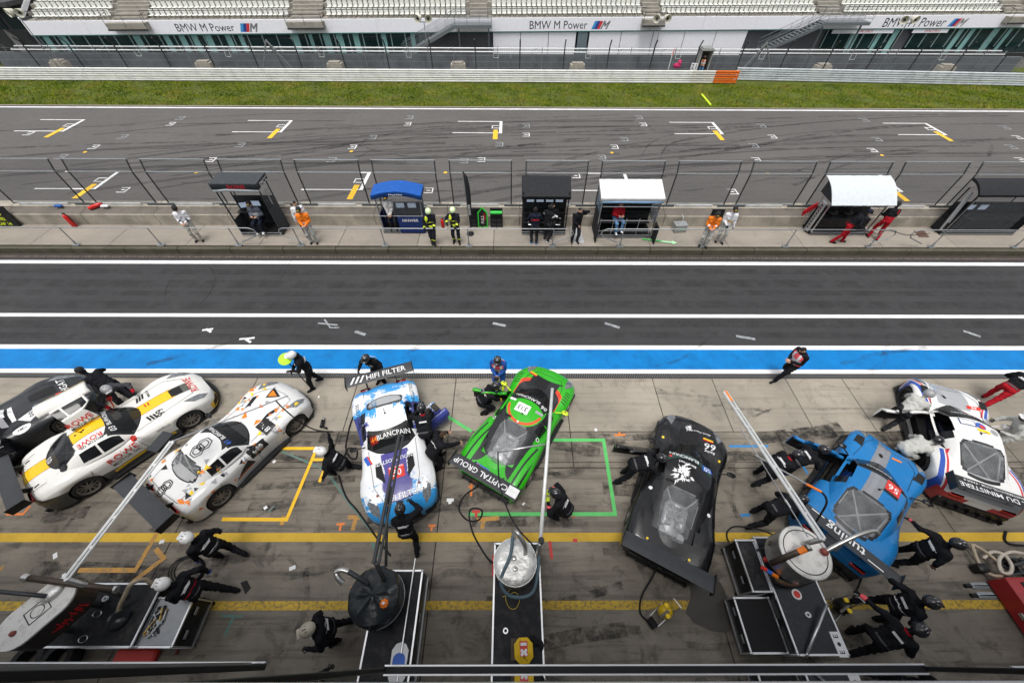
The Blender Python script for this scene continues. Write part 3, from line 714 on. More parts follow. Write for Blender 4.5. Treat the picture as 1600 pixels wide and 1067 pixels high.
for i, (px, lb) in enumerate(((525, bl[1]), (716, bl[2]), (902, bl[3]), (1285, 'left of the right-hand banner lettering'), (1478, bl[4]), (322, bl[0]), (98, bl[5]))):
    p = GY(px, 107, 41.4)
    if b0 is None: b0 = MB().box((0, 0, .42), (1.5, .8, .9), taper=.86).box((0, 0, .93), (1.0, .55, .14)).build('concrete_block', conc_blk); o = b0
    else: o = b0.copy(); COL.objects.link(o)
    o.location = (p.x, 41.45, .03); o.rotation_euler = (0, 0, rr.uniform(-.05, .05))
    tag(o, 'pale concrete block behind the catch fence, ' + lb, 'concrete block', 'concrete blocks on the service road')

# ================================================================== grandstand
YS, GROT = 46.0, rad(3.2)
def FP(px, py, off=0.0):
    """point of the slightly turned facade plane behind a pixel, in the grandstand's own axes"""
    d = C_F * CAM_F + C_R * (px - 800) - C_U * (py - 533.5); nrm = Vector((-math.sin(GROT), math.cos(GROT), 0)); o = Vector((0, YS, 0)) + nrm * off
    q = Vector((0, 0, CAM_H)); q = q + d * ((o - q).dot(nrm) / d.dot(nrm))
    return Matrix.Rotation(-GROT, 3, 'Z') @ (q - Vector((0, YS, 0)))
gs = empty('grandstand', (0, YS, 0), GROT, 'grandstand with white seats above a white lettered banner and windows', 'grandstand')
ZB0, ZB1 = 2.36, 3.36
m_ban = mat('banner_white', (.84, .84, .88), .45, var=.04)
xl = FP(35, 36).x
for i in range(20):
    a = xl + i * 5.2
    MB().rbox((a + 2.6, 0, (ZB0 + ZB1) / 2), (5.19, .12, ZB1 - ZB0), .01).build('banner_panel', m_ban, gs)
MB().box(((xl + 62) / 2, .3, (ZB0 - .04)), (62 - xl, .7, .06)).build('soffit_edge', mat('teal_trim', (.04, .18, .16), .5), gs)
# lettering and tri-colour emblem on the banner
m_let = mat('black_lettering', (.02, .02, .022), .5)
mblue, mnavy, mred = mat('emblem_blue', (.05, .28, .6), .4), mat('emblem_navy', (.03, .06, .25), .4), mat('emblem_red', (.6, .04, .05), .4)
for a, b, py in ((275, 366, 44), (827, 917, 40), (1380, 1476, 36)):
    xa, xb = FP(a, py).x, FP(b, py).x; z = FP((a + b) / 2, py).z
    v, f = text2d('BMW M Power', 1, bold=.0); wd = max(p[0] for p in v) - min(p[0] for p in v); s_ = (xb - xa) / wd
    mb = MB(); text_on(mb, 'BMW M Power', ((xa + xb) / 2, -.064, z), (1, 0, 0), (0, 0, 1), s_, bold=.0); mb.build('lettering', m_let, gs)
    x = xb + .45; h = .62; em = MB()
    for k, c in enumerate((0, 1, 2)):
        x0 = x + k * .27; em.add([(x0, -.064, z - h / 2), (x0 + .27, -.064, z - h / 2), (x0 + .55, -.064, z + h / 2), (x0 + .28, -.064, z + h / 2)], [(0, 1, 2, 3)], k)
    x0 = x + .86
    q = lambda a, b: (x0 + a + (b + .5) * .5 * h, -.066, z + b * h)
    for poly_ in ((q(0, -.5), q(.14, -.5), q(.14, .5), q(0, .5)), (q(.14, .5), q(.14, .15), q(.32, -.25), q(.32, .1)), (q(.32, .1), q(.32, -.25), q(.5, .15), q(.5, .5)), (q(.5, -.5), q(.64, -.5), q(.64, .5), q(.5, .5))): em.add(poly_, [(0, 1, 2, 3)], 3)
    em.build('emblem', [mblue, mnavy, mred, mat('emblem_silver', (.4, .4, .42), .3, .8)], gs)
# facade below the banner
m_glassT = mat('teal_window_glass', (.012, .03, .03), .06, var=.3, scale=.5); m_frame = mat('window_frame', (.30, .42, .41), .4, .4); m_curt = mat('pale_teal_blind', (.22, .42, .40), .5)
m_fpan = mat('white_facade_panel', (.82, .82, .86), .5, var=.04); m_gpan = mat('grey_facade_panel', (.10, .105, .115), .5)
def facade_span(pa, pb, kind):
    xa, xb = FP(pa, 62).x, FP(pb, 62).x
    if kind == 'glass':
        n = max(1, round((xb - xa) / 1.35)); st = (xb - xa) / n
        for i in range(n):
            a = xa + i * st
            fr = MB().box((a, .24, 1.5), (.09, .1, 1.5)).box((a + st / 2, .24, 2.3), (st - .09, .08, .08)).build('window_frame', m_frame, gs)
            c = rr.random()
            MB().box((a + st / 2, .28, 1.25), (st - .1, .03, 2.0)).build('pane', m_glassT, fr)
            if c < .42: MB().box((a + st * (.25 + .4 * rr.random()), .255, 1.25), (st * rr.uniform(.25, .5), .015, 2.0)).build('blind', m_curt, fr)
    elif kind == 'white':
        n = max(1, round((xb - xa) / 3.1)); st = (xb - xa) / n
        for i in range(n): MB().rbox((xa + (i + .5) * st, .12, 1.25), (st - .06, .1, 2.1), .01).build('facade_panel', m_fpan, gs)
    else:
        MB().rbox(((xa + xb) / 2, .5, 1.25), (xb - xa - .02, .1, 2.2), .01).build('facade_panel', m_gpan, gs)
MB().box((5, 1.2, 1.3), (100, .4, 2.1)).build('facade_core', mat('facade_dark', (.03, .032, .034), .7), gs)
facade_span(60, 655, 'glass'); facade_span(655, 770, 'grey'); facade_span(770, 900, 'white'); facade_span(920, 1165, 'white'); facade_span(1165, 1290, 'grey'); facade_span(1290, 1405, 'glass'); facade_span(1405, 1425, 'grey'); facade_span(1425, 1720, 'glass')
xa = FP(910, 62).x
dd = MB().rbox((xa, .06, 1.2), (.95, .1, 2.2), .01).build('door', mat('grey_door', (.14, .18, .2), .5), gs)
MB().box((xa - .35, .03, 1.5), (.05, .05, .2)).build('door_handle', m_alu(), dd)
for a, b in ((1300, 1395), (1425, 1480)):
    x0, x1 = FP(a, 52).x, FP(b, 52).x
    sg = MB().rbox(((x0 + x1) / 2, .05, 2.14), (x1 - x0, .06, .36), .01).build('window_sign', m_ban, gs)
    mb = MB(); text_on(mb, 'DUNLOPBOX', ((x0 + x1) / 2 + .2, .012, 2.13), (1, 0, 0), (0, 0, 1), .3, sx=.9); mb.build('lettering', [mred], sg)
# terraces and seats
NR = 7
m_terr = mat('terrace_concrete', (.30, .28, .24), .85, var=.15, scale=2, dirt=((.14, .13, .11), .6, 1.5)); m_seat = mat('white_seat_plastic', (.70, .71, .66), .42, var=.04)
gaps = [(170, 222), (452, 500), (734, 762), (1008, 1034), (1286, 1318), (1575, 1605), (1850, 1880)]
gx = [(FP(a, 25).x, FP(b, 25).x) for a, b in gaps]
for r in range(NR):
    MB().box(((xl + 64) / 2, .75 + r * .82, 3.15 + r * .42), (64 - xl, .82, .42)).build('terrace_step', m_terr, gs)
for (a, b) in gx:
    for r in range(NR * 2): MB().box(((a + b) / 2, .55 + r * .41, 3.4 + r * .21), (b - a, .41, .2)).build('stair_step', m_terr, gs)
seat_mb = MB().rbox((0, 0, .04), (.37, .38, .07), .03).rbox((0, .2, .24), (.37, .06, .42), .025).box((0, .1, -.08), (.05, .2, .2))
seat0 = None; cnt = 0; far = MB()
for r in range(NR):
    x = xl + .9
    while x < 62:
        if not any(a - .3 < x < b + .3 for a, b in gx):
            px_ok = abs(x) < 46
            if r < 2 and px_ok and cnt < 300:
                if seat0 is None: o = seat_mb.build('seat', m_seat, gs, 'auto'); seat0 = o
                else: o = seat0.copy(); COL.objects.link(o); o.parent = gs
                o.location = (x, .72 + r * .82, 3.53 + r * .42); cnt += 1
            else:
                far.T = Matrix.Translation((x, .72 + r * .82, 3.53 + r * .42)); far.v += [tuple(far.T @ Vector(p)) for p in seat_mb.v]
                o_ = len(far.v) - len(seat_mb.v); far.f += [tuple(i + o_ for i in f) for f in seat_mb.f]; far.m += [0] * len(seat_mb.f)
        x += .48
fo = far.build('upper_seats', m_seat, gs); fo['kind'] = 'stuff'
for a, b in [(xl + .3, gx[0][0])] + [(gx[i][1], gx[i + 1][0]) for i in range(len(gx) - 1)]:
    mb = MB(); mb.tube([(a, -.02, 4.02), (b, -.02, 4.02)], .025, 5)
    n = int((b - a) / 1.0)
    for k in range(n + 1): x = a + (b - a) * k / n; mb.tube([(x, -.02, 3.35), (x, -.02, 4.02)], .018, 4)
    mb.build('front_rail', m_dsteel(), gs)
for k, (a, b) in enumerate(gx):
    if k in (0, 1, 3, 5):
        bal = MB().box(((a + b) / 2, -.35, 3.02), (b - a + .5, .75, .5)).build('landing', m_terr, gs)
        MB().box(((a + b) / 2, -.74, 2.8), (b - a + .56, .06, .12)).tube([(a - .25, 0, 3.9), (a - .25, -.72, 3.8), (b + .25, -.72, 3.8), (b + .25, 0, 3.9)], .02, 5).tube([(a - .25, -.72, 3.0), (a - .25, -.72, 3.8)], .02, 5).tube([(b + .25, -.72, 3.0), (b + .25, -.72, 3.8)], .02, 5).tube([((a + b) / 2, -.72, 3.0), ((a + b) / 2, -.72, 3.8)], .02, 5).build('landing_rail', m_dsteel(), bal)
# sloping white end trim of the stand on the left
MB().bar((xl, .0, 3.4), (xl, 6.2, 6.6), .12, .35).build('end_trim', m_ban, gs)
mb = MB()
for k in range(6): mb.tube([(xl - .1, k * 1.1, 3.9 + k * .57), (xl - .1, k * 1.1, 4.9 + k * .57)], .02, 5)
mb.tube([(xl - .1, 0, 4.9), (xl - .1, 5.5, 7.75)], .02, 5).build('end_rail', m_steel(), gs)
MB().box((xl + .1, 1.2, 1.6), (.2, 2.3, 3.9)).build('end_wall', mat('grey_facade_panel'), gs)
# neighbouring stand at the far left edge
ns = empty('neighbour_stand', (0, YS, 0), GROT, 'dark concrete structure at the top left edge beside the grandstand', 'building')
MB().box((xl - 9, 4.5, 2.2), (16.6, 6, 4.4)).build('wall', mat('dark_concrete_wall', (.06, .06, .062), .8, var=.2, scale=1.5), ns)
MB().bar((xl - 2.2, .6, .1), (xl - 4.4, 2.6, 4.4), .45, .3).build('leaning_beam', mat('grey_beam', (.3, .29, .27), .7), ns)
MB().box((xl - 5.5, .8, 4.5), (11, 2.2, .3)).build('roof_edge', mat('dark_concrete_wall'), ns)
for i in range(3): MB().box((xl - 2 - i * 1.5, 1.47, 3.2), (1.1, .1, 1.3)).build('window', m_glassT, ns)

# steel staircases up to the landings
def staircase(px_foot, px_top, px_end, label, lower=0):
    x0, x1, x2 = FP(px_foot, 72).x, FP(px_top, 42).x, FP(px_end, 40).x
    f = empty('steel_staircase', Vector((0, YS, 0)) + Matrix.Rotation(GROT, 3, 'Z') @ Vector((0, -.95, 0)), GROT, label, 'staircase', 'steel staircases of the grandstand'); zt = 3.1
    m = mat('stair_steel', (.19, .21, .22), .5, .5); N = 16
    for y in (-.55, .55): MB().bar((x0, y, .8), (x1, y, zt - .1), .06, .28).build('stringer', m, f)
    for i in range(N):
        t = (i + .5) / N; MB().box((x0 + (x1 - x0) * t, 0, .85 + (zt - .85) * t), (.26, 1.05, .05)).build('tread', m, f)
    MB().box(((x1 + x2) / 2, .1, zt - .12), (x2 - x1, 1.3, .24)).build('landing', m, f)
    mb = MB()
    for y in (-.55, .55):
        for d in (.95, .6, .3): mb.tube([(x0, y, .8 + d), (x1, y, zt + d), (x2, y, zt + d)], .02, 5)
        for i in range(7): t = i / 6; mb.tube([(x0 + (x1 - x0) * t, y, .8 + (zt - .8) * t), (x0 + (x1 - x0) * t, y, 1.75 + (zt - .8) * t)], .016, 4)
        for i in range(4): x = x1 + (x2 - x1) * i / 3; mb.tube([(x, y, zt), (x, y, zt + .95)], .016, 4)
    mb.build('railing', m, f)
    for x in (x1 + .3, x2 - .3): MB().box((x, .1, zt / 2 - .12), (.12, .12, zt - .24)).build('support_post', m, f)
staircase(632, 712, 768, 'grey steel staircase left of the centre banner lettering')
staircase(1180, 1272, 1340, 'grey steel staircase leading up left of the right banner lettering')
# floodlight pairs on thin masts
def speakers(px, py, h_base, label):
    p = GY(px, py, 41.0); f = empty('twin_horn_mast', (p.x, 41.0, 0), 0, label, 'loudspeaker', 'twin horn loudspeakers on masts')
    MB().tube([(0, 0, 0), (0, 0, p.z - .1)], .035, 6).build('mast', m_steel(), f)
    MB().box((0, 0, p.z - .12), (.9, .06, .06)).build('cross_bar', m_steel(), f)
    for s_, tilt in ((-.4, -.5), (.4, .2)):
        R = Matrix.Rotation(tilt, 3, 'Z') @ Matrix.Rotation(rad(100), 3, 'X')
        h = MB().lathe([(.08, -.3), (.15, -.25), (.27, .1), (.3, .2), (.3, .24), (.26, .22), (.1, -.05), (.0, -.05)], (s_, 0, p.z + .15), 14, R=R).build('horn', mat('cream_horn', (.62, .6, .5), .5), f, 'auto')
        MB().lathe([(.0, .1), (.08, .1), (.08, .2), (0, .22)], (s_, 0, p.z + .15), 10, R=R).build('driver', m_black(), h)
speakers(662, 32, 0, 'pair of cream horn loudspeakers left of the central staircase landing')
speakers(1034, 32, 0, 'pair of cream horn loudspeakers right of the central banner lettering')
speakers(1419, 34, 0, 'pair of cream horn loudspeakers in front of the right banner lettering')
speakers(27, 23, 0, 'pair of cream horn loudspeakers at the left end of the grandstand')
# marshal post
p = GY(1096, 113, 40.2); mp_ = empty('marshal_post', (p.x, 40.35, 0), 0, 'narrow grey marshal booth above the orange barrier end', 'booth')
m_mp = mat('marshal_post_grey', (.4, .4, .38), .6)
for s_ in (-.48, .48): MB().rbox((s_, .3, 1.1), (.06, .9, 2.2), .01).build('side_panel', m_mp, mp_)
MB().rbox((0, .72, 1.1), (.9, .06, 2.2), .01).build('back_panel', mat('marshal_post_dark', (.07, .07, .07), .6), mp_)
MB().rbox((0, .25, 2.25), (1.15, 1.15, .1), .02).rbox((0, .25, 2.34), (.9, .9, .06), .02).build('roof', mat('roof_grey', (.22, .23, .22), .6), mp_)
sg = MB().rbox((-.78, -.12, 1.05), (.62, .04, .5), .01).build('number_board', m_white(), mp_)
mb = MB(); text_on(mb, '2', (-.93, -.145, 1.05), (1, 0, 0), (0, 0, 1), .5, bold=.02); text_on(mb, '1', (-.63, -.145, 1.05), (1, 0, 0), (0, 0, 1), .5, bold=.02); mb.build('lettering', m_let, sg)
p = GY(1043, 113, 40.3)
tag(MB().tube([(p.x, 40.3, 0), (p.x, 40.3, 2.3)], .03, 6).box((p.x + .04, 40.3, 2.05), (.1, .04, .5), 1).build('marker_post', [m_white(), mat('marker_red', (.6, .1, .05), .5)]), 'thin white pole with red tip behind the crash barrier', 'pole')
p = GY(1057, 106, 40.9)
tag(MB().ell((p.x, 40.9, .95), (.35, .2, .2)).ell((p.x + .15, 40.88, 1.15), (.2, .15, .25)).build('folded_flags', mat('pink_flag_cloth', (.6, .03, .14), .7), None, True), 'bundle of pink red flags beside the marshal booth', 'flag')
# ================================================================== racing cars
def car_types():
    T = {}
    # front-engined coupe with a long bonnet
    T['gt'] = dict(nose=2.25, tail=-2.22, xf=1.33, xr=-1.35,
        w=[(-2.22, .78), (-2.08, .90), (-1.75, .98), (-1.35, 1.0), (-.85, .96), (-.4, .91), (.2, .90), (.75, .93), (1.05, .98), (1.35, .99), (1.75, .95), (2.0, .86), (2.15, .72), (2.25, .48)],
        zc=[(-2.22, .80), (-2.1, .93), (-1.7, .97), (-1.0, .92), (0, .87), (.6, .86), (1.2, .82), (1.75, .73), (2.05, .62), (2.25, .47)],
        zf=[(-2.22, .72), (-2.0, .90), (-1.4, .97), (-.8, .87), (0, .82), (.8, .83), (1.3, .88), (1.75, .78), (2.05, .62), (2.25, .44)],
        cab=[(.14, .74, .85, .70, .862, .18, .55, .885), (-.2, .82, .85, .58, 1.16, -.2, -.08, 1.235), (-.55, .83, .86, .56, 1.19, -.5, -.5, 1.275), (-.95, .80, .90, .53, 1.17, -.86, -.88, 1.23), (-1.4, .68, .955, .60, .965, -1.45, -1.68, .975)])
    # small long-bonnet roadster coupe
    T['z'] = dict(nose=2.12, tail=-2.0, xf=1.28, xr=-1.23,
        w=[(-2.0, .80), (-1.88, .92), (-1.6, .99), (-1.23, 1.0), (-.8, .95), (-.35, .89), (.2, .88), (.75, .92), (1.0, .98), (1.3, .99), (1.7, .93), (1.92, .84), (2.05, .68), (2.12, .45)],
        zc=[(-2.0, .82), (-1.88, .94), (-1.5, .96), (-.9, .92), (0, .88), (.6, .87), (1.1, .84), (1.65, .75), (1.95, .62), (2.12, .46)],
        zf=[(-2.0, .72), (-1.8, .90), (-1.25, .96), (-.7, .86), (0, .81), (.8, .84), (1.28, .89), (1.65, .80), (1.95, .62), (2.12, .43)],
        cab=[(.05, .72, .86, .68, .872, .10, .42, .89), (-.25, .80, .86, .57, 1.15, -.25, -.18, 1.215), (-.6, .80, .87, .56, 1.18, -.55, -.55, 1.245), (-.95, .77, .90, .54, 1.14, -.9, -.95, 1.19), (-1.35, .66, .95, .58, .96, -1.38, -1.5, .97)])
    # mid-engined
    T['mid'] = dict(nose=2.2, tail=-2.25, xf=1.24, xr=-1.40,
        w=[(-2.25, .84), (-2.1, .95), (-1.8, 1.0), (-1.4, 1.01), (-.9, .97), (-.3, .93), (.3, .92), (.75, .95), (1.0, .99), (1.3, .99), (1.7, .93), (1.95, .82), (2.12, .62), (2.2, .42)],
        zc=[(-2.25, .78), (-2.1, .86), (-1.6, .86), (-.8, .84), (0, .80), (.8, .75), (1.2, .70), (1.7, .60), (2.0, .50), (2.2, .40)],
        zf=[(-2.25, .74), (-2.05, .88), (-1.4, .95), (-.8, .88), (0, .78), (.8, .78), (1.25, .85), (1.65, .72), (2.0, .53), (2.2, .38)],
        cab=[(.55, .76, .78, .72, .79, .62, 1.08, .775), (.2, .84, .79, .60, 1.05, .22, .38, 1.115), (-.1, .84, .80, .57, 1.09, -.08, -.05, 1.16), (-.45, .80, .83, .52, 1.05, -.38, -.42, 1.12), (-1.85, .56, .865, .42, .88, -1.88, -1.95, .885)])
    # rear-engined
    T['rear'] = dict(nose=2.12, tail=-2.2, xf=1.24, xr=-1.21,
        w=[(-2.2, .74), (-2.05, .88), (-1.75, .98), (-1.3, 1.0), (-.85, .96), (-.35, .90), (.3, .89), (.75, .92), (1.0, .96), (1.3, .96), (1.7, .88), (1.95, .76), (2.06, .60), (2.12, .42)],
        zc=[(-2.2, .70), (-2.05, .84), (-1.6, .90), (-.9, .88), (0, .84), (.7, .80), (1.1, .75), (1.6, .66), (1.95, .54), (2.12, .42)],
        zf=[(-2.2, .66), (-1.95, .84), (-1.35, .95), (-.8, .86), (0, .80), (.8, .84), (1.25, .91), (1.65, .80), (1.95, .60), (2.12, .42)],
        cab=[(.50, .70, .82, .66, .83, .54, .88, .835), (.08, .79, .82, .57, 1.15, .1, .2, 1.225), (-.25, .80, .83, .56, 1.19, -.22, -.2, 1.27), (-.65, .78, .86, .54, 1.17, -.58, -.6, 1.24), (-1.6, .60, .905, .52, .915, -1.62, -1.78, .925)])
    return T
CT = car_types()

class Nodes:
    """short hand for livery shaders in the car's own axes"""
    def __init__(s, name, rough=.28, coat=.45, metal=0.):
        s.m = bpy.data.materials.new(name); s.m.use_nodes = True; s.t = s.m.node_tree; s.n = s.t.nodes; s.l = s.t.links; s.b = s.n['Principled BSDF']
        s.b.inputs['Roughness'].default_value = rough; s.b.inputs['Coat Weight'].default_value = coat; s.b.inputs['Coat Roughness'].default_value = .05; s.b.inputs['Metallic'].default_value = metal; s.b.inputs['Specular IOR Level'].default_value = .3
        tc = s.n.new('ShaderNodeTexCoord'); s.co = tc.outputs['Object']; sp = s.n.new('ShaderNodeSeparateXYZ'); s.l.new(s.co, sp.inputs[0]); s.x, s.y, s.z = sp.outputs
    def op(s, o, a, b=0.0, c=0.0):
        q = s.n.new('ShaderNodeMath'); q.operation = o
        for i, v in enumerate((a, b, c)):
            if isinstance(v, (int, float)): q.inputs[i].default_value = v
            else: s.l.new(v, q.inputs[i])
        return q.outputs[0]
    def lt(s, a, b): return s.op('LESS_THAN', a, b)
    def gt(s, a, b): return s.op('GREATER_THAN', a, b)
    def AND(s, *a):
        r = a[0]
        for q in a[1:]: r = s.op('MULTIPLY', r, q)
        return r
    def OR(s, a, b): return s.op('MAXIMUM', a, b)
    def noise(s, sc, det=4, ro=.6, dist=0., scale=None):
        z = s.n.new('ShaderNodeTexNoise'); z.inputs['Scale'].default_value = sc; z.inputs['Detail'].default_value = det; z.inputs['Roughness'].default_value = ro; z.inputs['Distortion'].default_value = dist
        v = s.co
        if scale:
            mp = s.n.new('ShaderNodeMapping'); mp.inputs['Scale'].default_value = scale; s.l.new(v, mp.inputs[0]); v = mp.outputs[0]
        s.l.new(v, z.inputs['Vector']); return z.outputs['Fac']
    def mix(s, f, a, b):
        x = s.n.new('ShaderNodeMix'); x.data_type = 'RGBA'; s.l.new(f, x.inputs['Factor'])
        for k, v in (('A', a), ('B', b)):
            if isinstance(v, tuple): x.inputs[k].default_value = (*v, 1)
            else: s.l.new(v, x.inputs[k])
        return x.outputs['Result']
    def done(s, c, dirt=.35):
        # road grime low on the flanks and in streaks
        g = s.op('MULTIPLY', s.op('SUBTRACT', 1.0, s.op('SMOOTH_MIN', 1.0, s.op('MULTIPLY', s.z, 1.9), .2)), dirt * 1.6)
        g = s.op('MULTIPLY', s.op('MAXIMUM', g, 0.0), s.noise(5, 6, .7))
        n2 = s.op('MULTIPLY', s.op('MAXIMUM', s.op('SUBTRACT', s.noise(3.2, 7, .72), .5), 0.0), dirt * 1.2)
        c = s.mix(s.op('MINIMUM', s.op('ADD', g, n2), .8), c, (.10, .09, .078))
        s.l.new(c, s.b.inputs['Base Color'])
        r = s.n.new('ShaderNodeMapRange'); r.inputs['From Min'].default_value = .35; r.inputs['From Max'].default_value = .7; r.inputs['To Min'].default_value = .2; r.inputs['To Max'].default_value = .5
        s.l.new(s.noise(4, 5), r.inputs['Value']); s.l.new(r.outputs[0], s.b.inputs['Roughness'])
        return s.m

def liv_sls():
    N = Nodes('white_yellow_livery'); ay = N.op('ABSOLUTE', N.y)
    c = N.mix(N.AND(N.lt(ay, .215), N.lt(N.x, 1.45)), (.74, .73, .69), (.03, .03, .03))
    c = N.mix(N.AND(N.lt(ay, .2), N.lt(N.x, 1.45)), c, (.85, .52, .01))
    c = N.mix(N.AND(N.lt(ay, .2), N.gt(N.x, 1.45), N.lt(N.x, 1.85)), c, (.10, .10, .085))
    low = N.op('ADD', .32, N.op('MULTIPLY', N.op('MAXIMUM', N.op('SUBTRACT', -.6, N.x), 0.0), .3))
    c = N.mix(N.AND(N.lt(N.z, low), N.lt(N.x, 1.0)), c, (.06, .06, .06))
    c = N.mix(N.AND(N.lt(N.z, .30), N.gt(N.z, .2), N.gt(N.x, -.75), N.lt(N.x, .85)), c, (.85, .52, .01))
    c = N.mix(N.AND(N.gt(N.x, 1.95), N.lt(N.z, .36)), c, (.85, .52, .01))
    return N.done(c)
def liv_plain(name, col, rough=.28, dirt=.3, coat=.6):
    N = Nodes(name, rough, coat); return N.done(N.mix(N.noise(1.2), col, tuple(x * .9 for x in col)), dirt)
def liv_splash():
    N = Nodes('white_blue_splash_livery'); ay = N.op('ABSOLUTE', N.y)
    n1 = N.noise(3.2, 9, .82, .4, (1, .5, 1)); n2 = N.noise(2.2, 9, .82, .3, (.6, 1.2, 1))
    # ragged paint splashes spreading from the nose, the roof edges and the tail
    e1 = N.op('ADD', N.op('MULTIPLY', N.op('SUBTRACT', N.x, 1.48), 1.0), N.op('MULTIPLY', N.op('SUBTRACT', n1, .5), 3.4))
    lb = N.gt(e1, 0.0)
    e2 = N.op('ADD', N.op('SUBTRACT', .42, N.op('ABSOLUTE', N.op('ADD', N.x, .95))), N.op('MULTIPLY', N.op('SUBTRACT', n2, .52), 3.0))
    e2 = N.AND(N.gt(e2, .16), N.gt(ay, .25))
    e3 = N.op('ADD', N.op('SUBTRACT', -1.58, N.x), N.op('MULTIPLY', N.op('SUBTRACT', n1, .52), 2.2))
    hood = N.op('SUBTRACT', N.op('ADD', .36, N.op('MULTIPLY', N.op('SUBTRACT', n2, .5), .9)), ay)
    nv = N.AND(N.gt(hood, 0.0), N.gt(N.x, .4), N.lt(N.x, 1.75))
    c = N.mix(lb, (.76, .77, .78), (.03, .29, .66)); c = N.mix(e2, c, (.04, .32, .68)); c = N.mix(N.AND(N.gt(e3, 0.0)), c, (.05, .3, .66))
    e4 = N.op('ADD', N.op('SUBTRACT', ay, .5), N.op('MULTIPLY', N.op('SUBTRACT', n1, .5), 1.6)); c = N.mix(N.AND(N.gt(e4, .12), N.gt(N.x, -1.0), N.lt(N.x, -.1)), c, (.04, .055, .25))
    c = N.mix(nv, c, (.07, .06, .26))
    return N.done(c, .2)
def liv_green():
    N = Nodes('green_black_livery'); ay = N.op('ABSOLUTE', N.y); g = (.03, .40, .012)
    bl = (.016, .017, .018)
    rad2 = N.op('SQRT', N.op('ADD', N.op('POWER', N.op('MULTIPLY', N.op('ADD', N.x, -.12), .95), 2.0), N.op('POWER', N.y, 2.0)))
    back = N.AND(N.lt(N.x, .3), N.gt(N.z, N.op('ADD', .885, N.op('MULTIPLY', N.op('MAXIMUM', N.op('SUBTRACT', -.5, N.x), 0.0), .004))), N.lt(ay, N.op('ADD', .72, N.op('MULTIPLY', N.op('MINIMUM', N.x, 0.0), .08))))
    c = N.mix(back, g, bl)
    c = N.mix(N.AND(N.lt(rad2, .60), N.gt(N.z, .95)), c, g)
    c = N.mix(N.AND(N.lt(rad2, .56), N.gt(rad2, .49), N.lt(N.x, .02), N.gt(N.z, .95)), c, (.75, .07, .02))
    # dark sweep with red edge behind the front wheels and over the bonnet
    rb = N.op('SQRT', N.op('ADD', N.op('POWER', N.op('SUBTRACT', N.x, .55), 2.0), N.op('POWER', N.y, 2.0)))
    c = N.mix(N.AND(N.gt(N.x, .55), N.lt(rb, .92), N.lt(ay, .72)), c, (.72, .06, .02)); c = N.mix(N.AND(N.gt(N.x, .55), N.lt(rb, .80), N.lt(ay, .70)), c, bl)
    c = N.mix(N.AND(N.gt(N.x, 1.1), N.lt(N.x, 1.62), N.lt(ay, .46)), c, bl)
    # green and black streaks over the rear flanks
    st = N.op('SINE', N.op('ADD', N.op('MULTIPLY', N.y, 34.0), N.op('MULTIPLY', N.op('POWER', N.op('ADD', N.x, 2.2), 2.0), 2.6)))
    c = N.mix(N.AND(N.gt(st, .62), N.lt(N.x, -.75), N.gt(ay, .52), N.lt(ay, .93), N.gt(N.z, .6)), c, bl)
    return N.done(c, .18)
def liv_blue():
    N = Nodes('matt_blue_livery', .45, .12); y1 = N.op('ADD', N.y, .02)
    c = N.mix(N.AND(N.gt(y1, -.06), N.lt(y1, .30), N.gt(N.z, .6)), (.012, .17, .44), (.22, .23, .25))
    c = N.mix(N.AND(N.gt(y1, .10), N.lt(y1, .20), N.gt(N.z, .6)), c, (.25, .26, .28))
    return N.done(c, .22)
def liv_white_rb():
    N = Nodes('white_red_blue_livery'); ay = N.op('ABSOLUTE', N.y)
    v = N.op('ADD', ay, N.op('MULTIPLY', N.op('COSINE', N.op('MULTIPLY', N.x, 1.6)), .14)); ok = N.OR(N.gt(N.x, .75), N.lt(N.x, -.95))
    c = N.mix(N.AND(N.gt(v, .66), N.lt(v, .71), ok), (.74, .74, .72), (.6, .04, .05)); c = N.mix(N.AND(N.gt(v, .74), N.lt(v, .83), ok), c, (.03, .09, .42))
    c = N.mix(N.AND(N.gt(N.x, .9), N.lt(ay, .42), N.gt(N.z, .5)), c, (.38, .39, .4))
    c = N.mix(N.AND(N.lt(N.x, -2.0), N.lt(N.z, .62), N.gt(ay, .25)), c, (.45, .05, .05))
    return N.done(c, .3)

m_cglass = mat('tinted_car_glass', (.012, .013, .014), .05, var=.1, alpha=.82); m_lexan = mat('scratched_lexan', (.27, .28, .29), .22, var=.35, scale=5, alpha=.42)
m_carbon = mat('carbon_fibre', (.014, .014, .015), .38, var=.2, scale=30, coat=.3); m_wingg = mat('grey_wing', (.04, .042, .046), .42, coat=.2)
m_int = mat('cockpit_black', (.012, .012, .013), .7); m_cage = mat('cage_grey', (.42, .42, .42), .5)
m_tyre = mat('tyre', (.018, .018, .019), .8, var=.3, scale=14, dirt=((.09, .085, .075), .5, 6.)); m_rim = mat('dusty_rim', (.30, .28, .25), .45, .6, var=.25, scale=12, dirt=((.1, .085, .07), .7, 8.)); m_rimd = mat('dark_rim', (.035, .035, .036), .4, .5)
m_red_l = mat('red_lamp', (.55, .012, .012), .15, coat=.6); m_hl = mat('head_lamp', (.16, .17, .18), .12, coat=.8, var=.5, scale=14); m_yl = mat('yellow_lens', (.8, .5, .02), .2)
CWHITE, CBLACK, CRED, CORNG, CGREY, CBLUE, CYEL = (mat('decal_white', (.78, .78, .78), .35), mat('decal_black', (.015, .015, .016), .4), mat('decal_red', (.62, .04, .03), .35), mat('decal_orange', (.8, .22, .02), .35), mat('decal_grey', (.34, .34, .36), .35), mat('decal_blue', (.03, .12, .5), .35), mat('decal_yellow', (.85, .6, .02), .35))

